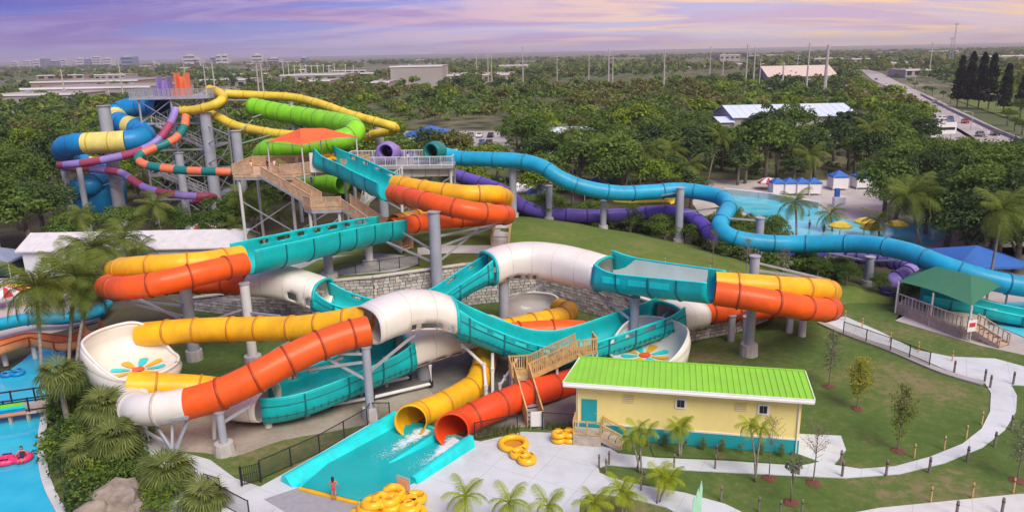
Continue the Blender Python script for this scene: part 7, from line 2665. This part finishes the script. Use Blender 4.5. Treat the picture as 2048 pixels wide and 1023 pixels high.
# skyline
sk_ = [(150, 166, 124, 0), (168, 178, 126, 1), (182, 200, 121, 0), (120, 132, 127, 0), (98, 112, 129, 1), (44, 60, 130, 0), (64, 78, 127, 0), (80, 90, 125, 1), (204, 222, 124, 0), (240, 265, 122, 1), (300, 308, 128, 0), (364, 390, 115, 0), (388, 400, 122, 0), (430, 442, 115, 0), (442, 455, 113, 0), (420, 431, 119, 1), (502, 524, 113, 0), (532, 560, 121, 0), (601, 612, 119, 1), (20, 36, 132, 0)]
for i, (x0, x1, yt, dk_) in enumerate(sk_):
    Y = 2500 if x0 > 230 else 3400
    yt -= 7 if x0 < 300 else 3
    a, b = W(x0, yt, Y), W(x1, yt, Y)
    o = empty('tower_block', ((a.x + b.x) / 2, Y, 0), 'hazy high rise block in the skyline at the left', 'tower block', 'skyline towers')
    o['label'] = ('wider ' if x1 - x0 > 18 else 'narrow ') + ('blue' if dk_ else 'pale') + ' high rise block in the hazy left skyline'
    z = a.z + (1.5 if i % 2 else 0)
    MB().box(a.x, b.x, Y, Y + 40, 0, z).build('wall', M_TOWERDK if dk_ else M_TOWERFAR, o)
    MB().box(a.x + (b.x - a.x) * .3, b.x - (b.x - a.x) * .3, Y + 5, Y + 25, z, z + 4).build('roof_house', M_TOWERFAR, o)
    nf = max(3, int(z / 9))
    for k in range(nf):
        zz = z * (k + .55) / nf
        MB().box(a.x + 3, b.x - 3, Y - 1.0, Y - .1, zz - 1.6, zz + 1.6).build('window_band', M_GLASSD, o)

# near background roofs
gable_house('metal_roof_hall', 64.5, 100, 218, 240, 6.6, 9.2, M_WALLFAR, M_METALROOF, 'long hall with a bright blue white metal roof in the trees', wins=8)
gable_house('annex', 60.5, 64.0, 217, 229, 5.4, 6.4, M_WALLFAR, M_METALROOF, 'small annex with a metal roof left of the long hall', wins=2)
gable_house('park_hall', 9.5, 23.5, 186, 204, 4.4, 7.0, M_SHEDW, M_METALROOF, 'pale blue roofed hall behind the cyan straight', wins=4)
gable_house('club_house', 162, 205, 480, 510, 8, 14, M_WALLFAR, mat('peach_roof', (.62, .50, .44), rough=.7), 'club house with a pale peach roof left of the highway', wins=6)
tent(V3(W(862, 262, 212).x, 212, 0), 15, 12, 4.2, 6.6, M_BCANOPY, 'blue fabric canopy over the car park in the trees', name='shade_canopy', cat='canopy')

# roads
sheet('car_park', [(800, 262), (1000, 262), (1040, 318), (800, 318)], -.06, M_ROAD, .1)
sheet('highway', [(2200, 345), (2040, 278), (1930, 226), (1860, 192), (1800, 166), (1762, 146), (1730, 138), (1722, 140), (1745, 160), (1800, 186), (1855, 224), (1925, 268), (1985, 306), (2070, 360)], -.05, M_ROAD, .1)
sheet('service_road', [(1830, 232), (1880, 235), (1940, 270), (2010, 320), (1930, 320), (1860, 290), (1835, 262)], -.05, M_ROAD, .1)
sheet('far_road', [(1690, 160), (1720, 158), (1780, 190), (1840, 225), (1810, 228), (1740, 195)], -.055, M_ROAD, .1)
sheet('verge', [(1900, 196), (2200, 300), (2300, 220), (2050, 150), (1960, 150)], -.07, M_MOUND, .1)
wl_ = MB()
pw = [G(x, y) for x, y in ((1842, 190), (1900, 220), (1990, 262), (2060, 290))]
for a, b in zip(pw, pw[1:]):
    wl_.beam(a + V3(0, 0, .4), b + V3(0, 0, .4), .5, .9)
tag(wl_.build('highway_barrier', M_KERB), kind='structure')
lm = MB()
for (xa, ya, xb, yb) in ((1760, 152, 2060, 306),):
    a, b = G(xa, ya), G(xb, yb)
    for i in range(40):
        lm.beam(a.lerp(b, i / 40) + V3(0, 0, -.02), a.lerp(b, (i + .4) / 40) + V3(0, 0, -.02), .3, .02)
tag(lm.build('lane_markings', M_TRIM), kind='structure')


def car(p, rz, mt, label, group):
    o = empty('parked_car' if 'parked' in label else 'car', p, label, 'car', group)
    o.rotation_euler = (0, 0, rz)

    def part(nm, m, mt_, par=None):
        me_ = bpy.data.meshes.new(nm)
        me_.from_pydata([tuple(v) for v in m.v], [], m.f)
        me_.materials.append(mt_)
        q = bpy.data.objects.new(nm, me_)
        COL.objects.link(q)
        q.parent = par or o
        return q
    prof = [(-2.2, .35), (-2.25, .75), (-2.1, .92), (-1.3, .98), (-.75, 1.42), (.75, 1.46), (1.45, 1.0), (2.15, .9), (2.25, .6), (2.2, .35)]
    m = MB()
    n = len(prof)
    m.add([(x, s * (.9 if z < 1.1 else .72), z) for s in (-1, 1) for x, z in prof], [tuple(range(n - 1, -1, -1)), tuple(range(n, 2 * n))] + [(i, (i + 1) % n, n + (i + 1) % n, n + i) for i in range(n)])
    b = part('body', m, mt)
    g_ = MB()
    for s in (-1, 1):
        g_.add([(-1.15, s * .90, 1.0), (1.25, s * .90, 1.0), (.68, s * .75, 1.38), (-.68, s * .75, 1.36)], [(0, 1, 2, 3)])
    g_.add([(-1.28, -.7, 1.03), (-1.28, .7, 1.03), (-.8, .62, 1.41), (-.8, -.62, 1.41)], [(0, 1, 2, 3)])
    g_.add([(1.44, -.7, 1.04), (1.44, .7, 1.04), (.82, .62, 1.45), (.82, -.62, 1.45)], [(3, 2, 1, 0)])
    tag(part('windows', g_, M_GLASSD, b), kind='stuff')
    for x in (-1.4, 1.4):
        for s in (-1, 1):
            part('wheel', MB().cyl((x, s * .72, .33), (x, s * .92, .33), .33, None, 10), M_TYRE)
    return o


crn = random.Random(6)
hw_ = math.atan2(G(2060, 300).y - G(1760, 155).y, G(2060, 300).x - G(1760, 155).x)
COLN = ('white', 'silver', 'black', 'red', 'blue', 'grey')
for i, (x, y) in enumerate(((1752, 160), (1772, 172), (1768, 178), (1795, 190), (1812, 182), (1815, 198), (1850, 212), (1870, 206), (1900, 240), (1930, 246), (1960, 272), (1990, 270), (2020, 300))):
    c = crn.randrange(6)
    car(G(x, y), hw_, CARCOL[c], ORDN[i] + ' ' + COLN[c] + ' car along the highway counted from its far end', 'cars on the highway')
for i, (x, y, c) in enumerate(((1884, 240, 0), (1888, 246, 1), (1886, 252, 0), (1858, 234, 2), (1900, 250, 4), (1858, 278, 0))):
    car(G(x, y), .3, CARCOL[c], ('front', 'second', 'third', 'dark leftmost', 'blue', 'white nearest')[i] + ' parked car by the service road', 'cars by the service road')
for i in range(14):
    x, y = 850 + (i % 7) * 22 + crn.uniform(-4, 4), 274 + (i // 7) * 14
    c = crn.randrange(6)
    car(G(x, y), 1.5 + crn.uniform(-.1, .1), CARCOL[c], 'parked ' + COLN[c] + ' car, ' + ORDN[i % 7] + ' from the left in the ' + ('back' if i < 7 else 'front') + ' car park row', 'cars in the car park')


def pole(x, yt, Y, r, label, arms=2, name='utility_pole', mt=M_POLE, group='utility poles across the distance'):
    t_ = W(x, yt, Y)
    o = empty(name, (t_.x, Y, 0), label, 'pole', group)
    MB().cyl((t_.x, Y, 0), t_, r * 1.2, r * .7, 6).build('shaft', mt, o)
    for k in range(arms):
        MB().beam(t_ + V3(-1.6, 0, -1.2 - k * 2.2), t_ + V3(1.6, 0, -1.2 - k * 2.2), .2, .2).build('cross_arm', mt, o)
    return o


for x, yt, Y, r, lb in ((1045, 93, 520, .42, 'tall pole right of the warehouse'), (1218, 98, 420, .42, 'tall pole left of the wood centre'), (1226, 112, 430, .35, 'shorter pole twinned beside the tall one'), (1330, 99, 420, .42, 'pale pole above the middle of the wood'), (1114, 110, 560, .35, 'short pole by the tan strip'), (1178, 103, 600, .35, 'short pole by the end of the tan strip'),
                        (1422, 92, 600, .35, 'thin pole over the strip buildings'), (1448, 99, 620, .35, 'faint pole over the strip buildings'), (1496, 88, 420, .42, 'dark pole left of the club house'), (1511, 94, 440, .42, 'second dark pole left of the club house'), (1522, 116, 440, .3, 'small pole beside the dark pair'), (1620, 86, 380, .45, 'tall pole behind the club house'), (1657, 90, 340, .75, 'thick pale pylon right of the club house'),
                        (1597, 107, 520, .3, 'short pole left of the tall one at the club house'), (1568, 124, 420, .5, 'stubby pale pole at the club house'), (1866, 85, 560, .4, 'pole right of the highway'), (1722, 112, 800, .35, 'pole at the far end of the highway'), (952, 100, 620, .35, 'faint pole behind the long warehouse'), (975, 108, 560, .4, 'pole in front of the long warehouse'), (982, 102, 600, .35, 'second pole in front of the long warehouse'),
                        (121, 138, 420, .4, 'pole by the mauve roofed store'), (212, 150, 430, .3, 'short pole by the mauve roofed store'), (236, 122, 420, .35, 'tall pole behind the mauve roofed store'), (405, 118, 420, .35, 'pole behind the slide tower top'), (423, 122, 430, .45, 'yellowish pole right of the tower top'), (512, 128, 400, .4, 'left pole of the pair behind the lime tube'), (521, 126, 400, .45, 'right pole of the pair behind the lime tube'), (367, 130, 430, .35, 'pole between the start chutes')):
    pole(x, yt, Y, r, lb)
for i, x in enumerate((565, 576, 588, 600, 611, 622, 634, 646, 657, 668, 690, 706)):
    pole(x, 126 + (i % 3) * 2, 800, .35, ('first', 'second', 'third', 'fourth', 'fifth', 'sixth', 'seventh', 'eighth', 'ninth', 'tenth', 'eleventh', 'twelfth')[i] + ' thin light pole from the left above the pale sheds', 1, 'light_pole', M_PVC, 'light poles above the pale sheds')
for x, yt, Y in ((1938, 172, 330), (1996, 190, 290), (1905, 168, 360), (1946, 225, 235), (1868, 165, 420), (1832, 150, 470)):
    p = pole(x, yt, Y, .13, {1938: 'street lamp before the dark pines', 1996: 'street lamp right of the dark pines', 1905: 'street lamp left of the dark pines', 1946: 'grey lamp pole by the near end of the highway', 1868: 'street lamp in the middle of the highway', 1832: 'street lamp far along the highway'}[x], 0, 'street_lamp', M_POLE, 'street lamps along the highway')
    t_ = W(x, yt, Y)
    MB().beam(t_, t_ + V3(-2.2, 0, .4), .12, .12).build('arm', M_POLE, p)
    MB().obox(t_ + V3(-2.5, 0, .4), (.5, 0, 0), (0, .2, 0), (0, 0, .1)).build('lamp_head', M_POLE, p)
mast = empty('radio_mast', (W(1912, 60, 900).x, 900, 0), 'lattice radio mast rising above the right horizon', 'mast')
for x, yt in ((1905, 75), (1914, 46)):
    t_ = W(x, yt, 900)
    for dx, dy in ((-.6, 0), (.6, 0), (0, 1)):
        MB().cyl((t_.x + dx, 900 + dy, 0), (t_.x + dx * .6, 900 + dy * .6, t_.z), .22, None, 5).build('leg', M_STEEL, mast)
    for k in range(8):
        z = t_.z * (k + 1) / 9
        MB().beam((t_.x - .6, 900, z), (t_.x + .6, 900, z + 3), .15, .15).build('lattice_brace', M_STEEL, mast)
    MB().beam((t_.x - 2.4, 900, t_.z - 1.5), (t_.x + 2.4, 900, t_.z - 1.5), .6, 1.4).build('antenna_ring', M_STEEL, mast)
bb_ = empty('billboard', G(1888, 290), 'small white billboard on two posts beside the service road', 'sign')
q = G(1888, 292)
MB().box(q.x - 2.6, q.x + 2.6, q.y - .15, q.y + .15, 3.2, 6.2).build('board_panel', M_TRIM, bb_)
MB().box(q.x - 2.2, q.x + 2.2, q.y - .19, q.y - .16, 4.2, 4.9).build('printed_band', M_GLASSD, bb_)
for dx in (-1.5, 1.5):
    MB().cyl((q.x + dx, q.y, 0), (q.x + dx, q.y, 3.2), .15, None, 6).build('post', M_POLE, bb_)

# dark pines beside the highway
def pine(p, h, r, label, seed):
    g = np.random.default_rng(seed)
    n = 1500
    t = g.uniform(.12, 1, n) ** .9
    a = g.uniform(0, 6.28, n)
    lob = 1 + .35 * np.sin(t * 23 + a * 2) + .2 * np.sin(a * 3 + seed)
    rad = r * (1 - t) ** .55 * (.35 + .65 * np.minimum(1, t * 4)) * lob * g.uniform(.35, 1, n)
    P = np.stack([rad * np.cos(a), rad * np.sin(a), t * h], 1)
    Nn = g.normal(size=(n, 3)) + np.array([[0, 0, .4]])
    o = empty('pine_tree', p, label, 'tree', 'dark pines by the highway')
    link_mesh('crown', quads_mesh('crown', P, Nn, g.uniform(.4, .95, n), M_LEAFPINE), None, o)
    tm = MB()
    tm.cyl((0, 0, -.2), (0, 0, h * .85), .3, .08, 7)
    me_ = bpy.data.meshes.new('trunk')
    me_.from_pydata([tuple(v) for v in tm.v], [], tm.f)
    link_mesh('trunk', me_, M_BARK, o)


for i, (x, yb, yt, lb) in enumerate(((1914, 212, 112, 'leftmost'), (1934, 214, 104, 'second'), (1956, 216, 106, 'third'), (1976, 218, 108, 'fourth'), (2006, 226, 128, 'shorter detached'), (2040, 222, 150, 'small rightmost'))):
    b = G(x, yb)
    h = W(x, yt, b.y).z
    pine(b, h, h * .16, lb + ' dark pine of the row beside the highway', 90 + i)
vr = random.Random(31)
for i in range(16):
    x, y = 1800 + i * 16 + vr.uniform(-6, 6), 0
    y = 178 + (x - 1800) * .42 - 14 + vr.uniform(-4, 4)
    if 1905 < x < 1990:
        continue
    p = G(x, y)
    plant_tree(('mid', i % 5), p, vr.uniform(.5, .8), i, ORDN[min(13, i)] + ' small street tree lining the far side of the highway', group='street trees along the highway')
for i, (x, y, s) in enumerate(((1745, 182, .7), (1770, 196, .7), (1850, 330, .9), (1890, 335, .8), (2020, 345, .9), (1960, 345, .7), (2040, 235, .9), (1820, 250, 1.0), (1830, 275, 1.0))):
    plant_tree(('mid', i % 5), G(x, y), s, i * 2, ORDN[i] + ' roundish tree near the service road and highway', group='trees near the service road')

# ------------------------------------------------------------------ air
hz = MB()
hz.box(-9000, 9000, -60, 9000, -1.6, 95)
ho = hz.build('haze', None)
hm = bpy.data.materials.new('haze')
hm.use_nodes = True
ht = hm.node_tree
ht.nodes.remove(ht.nodes['Principled BSDF'])
pv = ht.nodes.new('ShaderNodeVolumePrincipled')
pv.inputs['Color'].default_value = (.93, .91, .99, 1)
pv.inputs['Density'].default_value = .00014
pv.inputs['Anisotropy'].default_value = .2
ht.links.new(pv.outputs[0], ht.nodes['Material Output'].inputs['Volume'])
ho.data.materials.append(hm)
ho.display_type = 'WIRE'
tag(ho, kind='stuff')
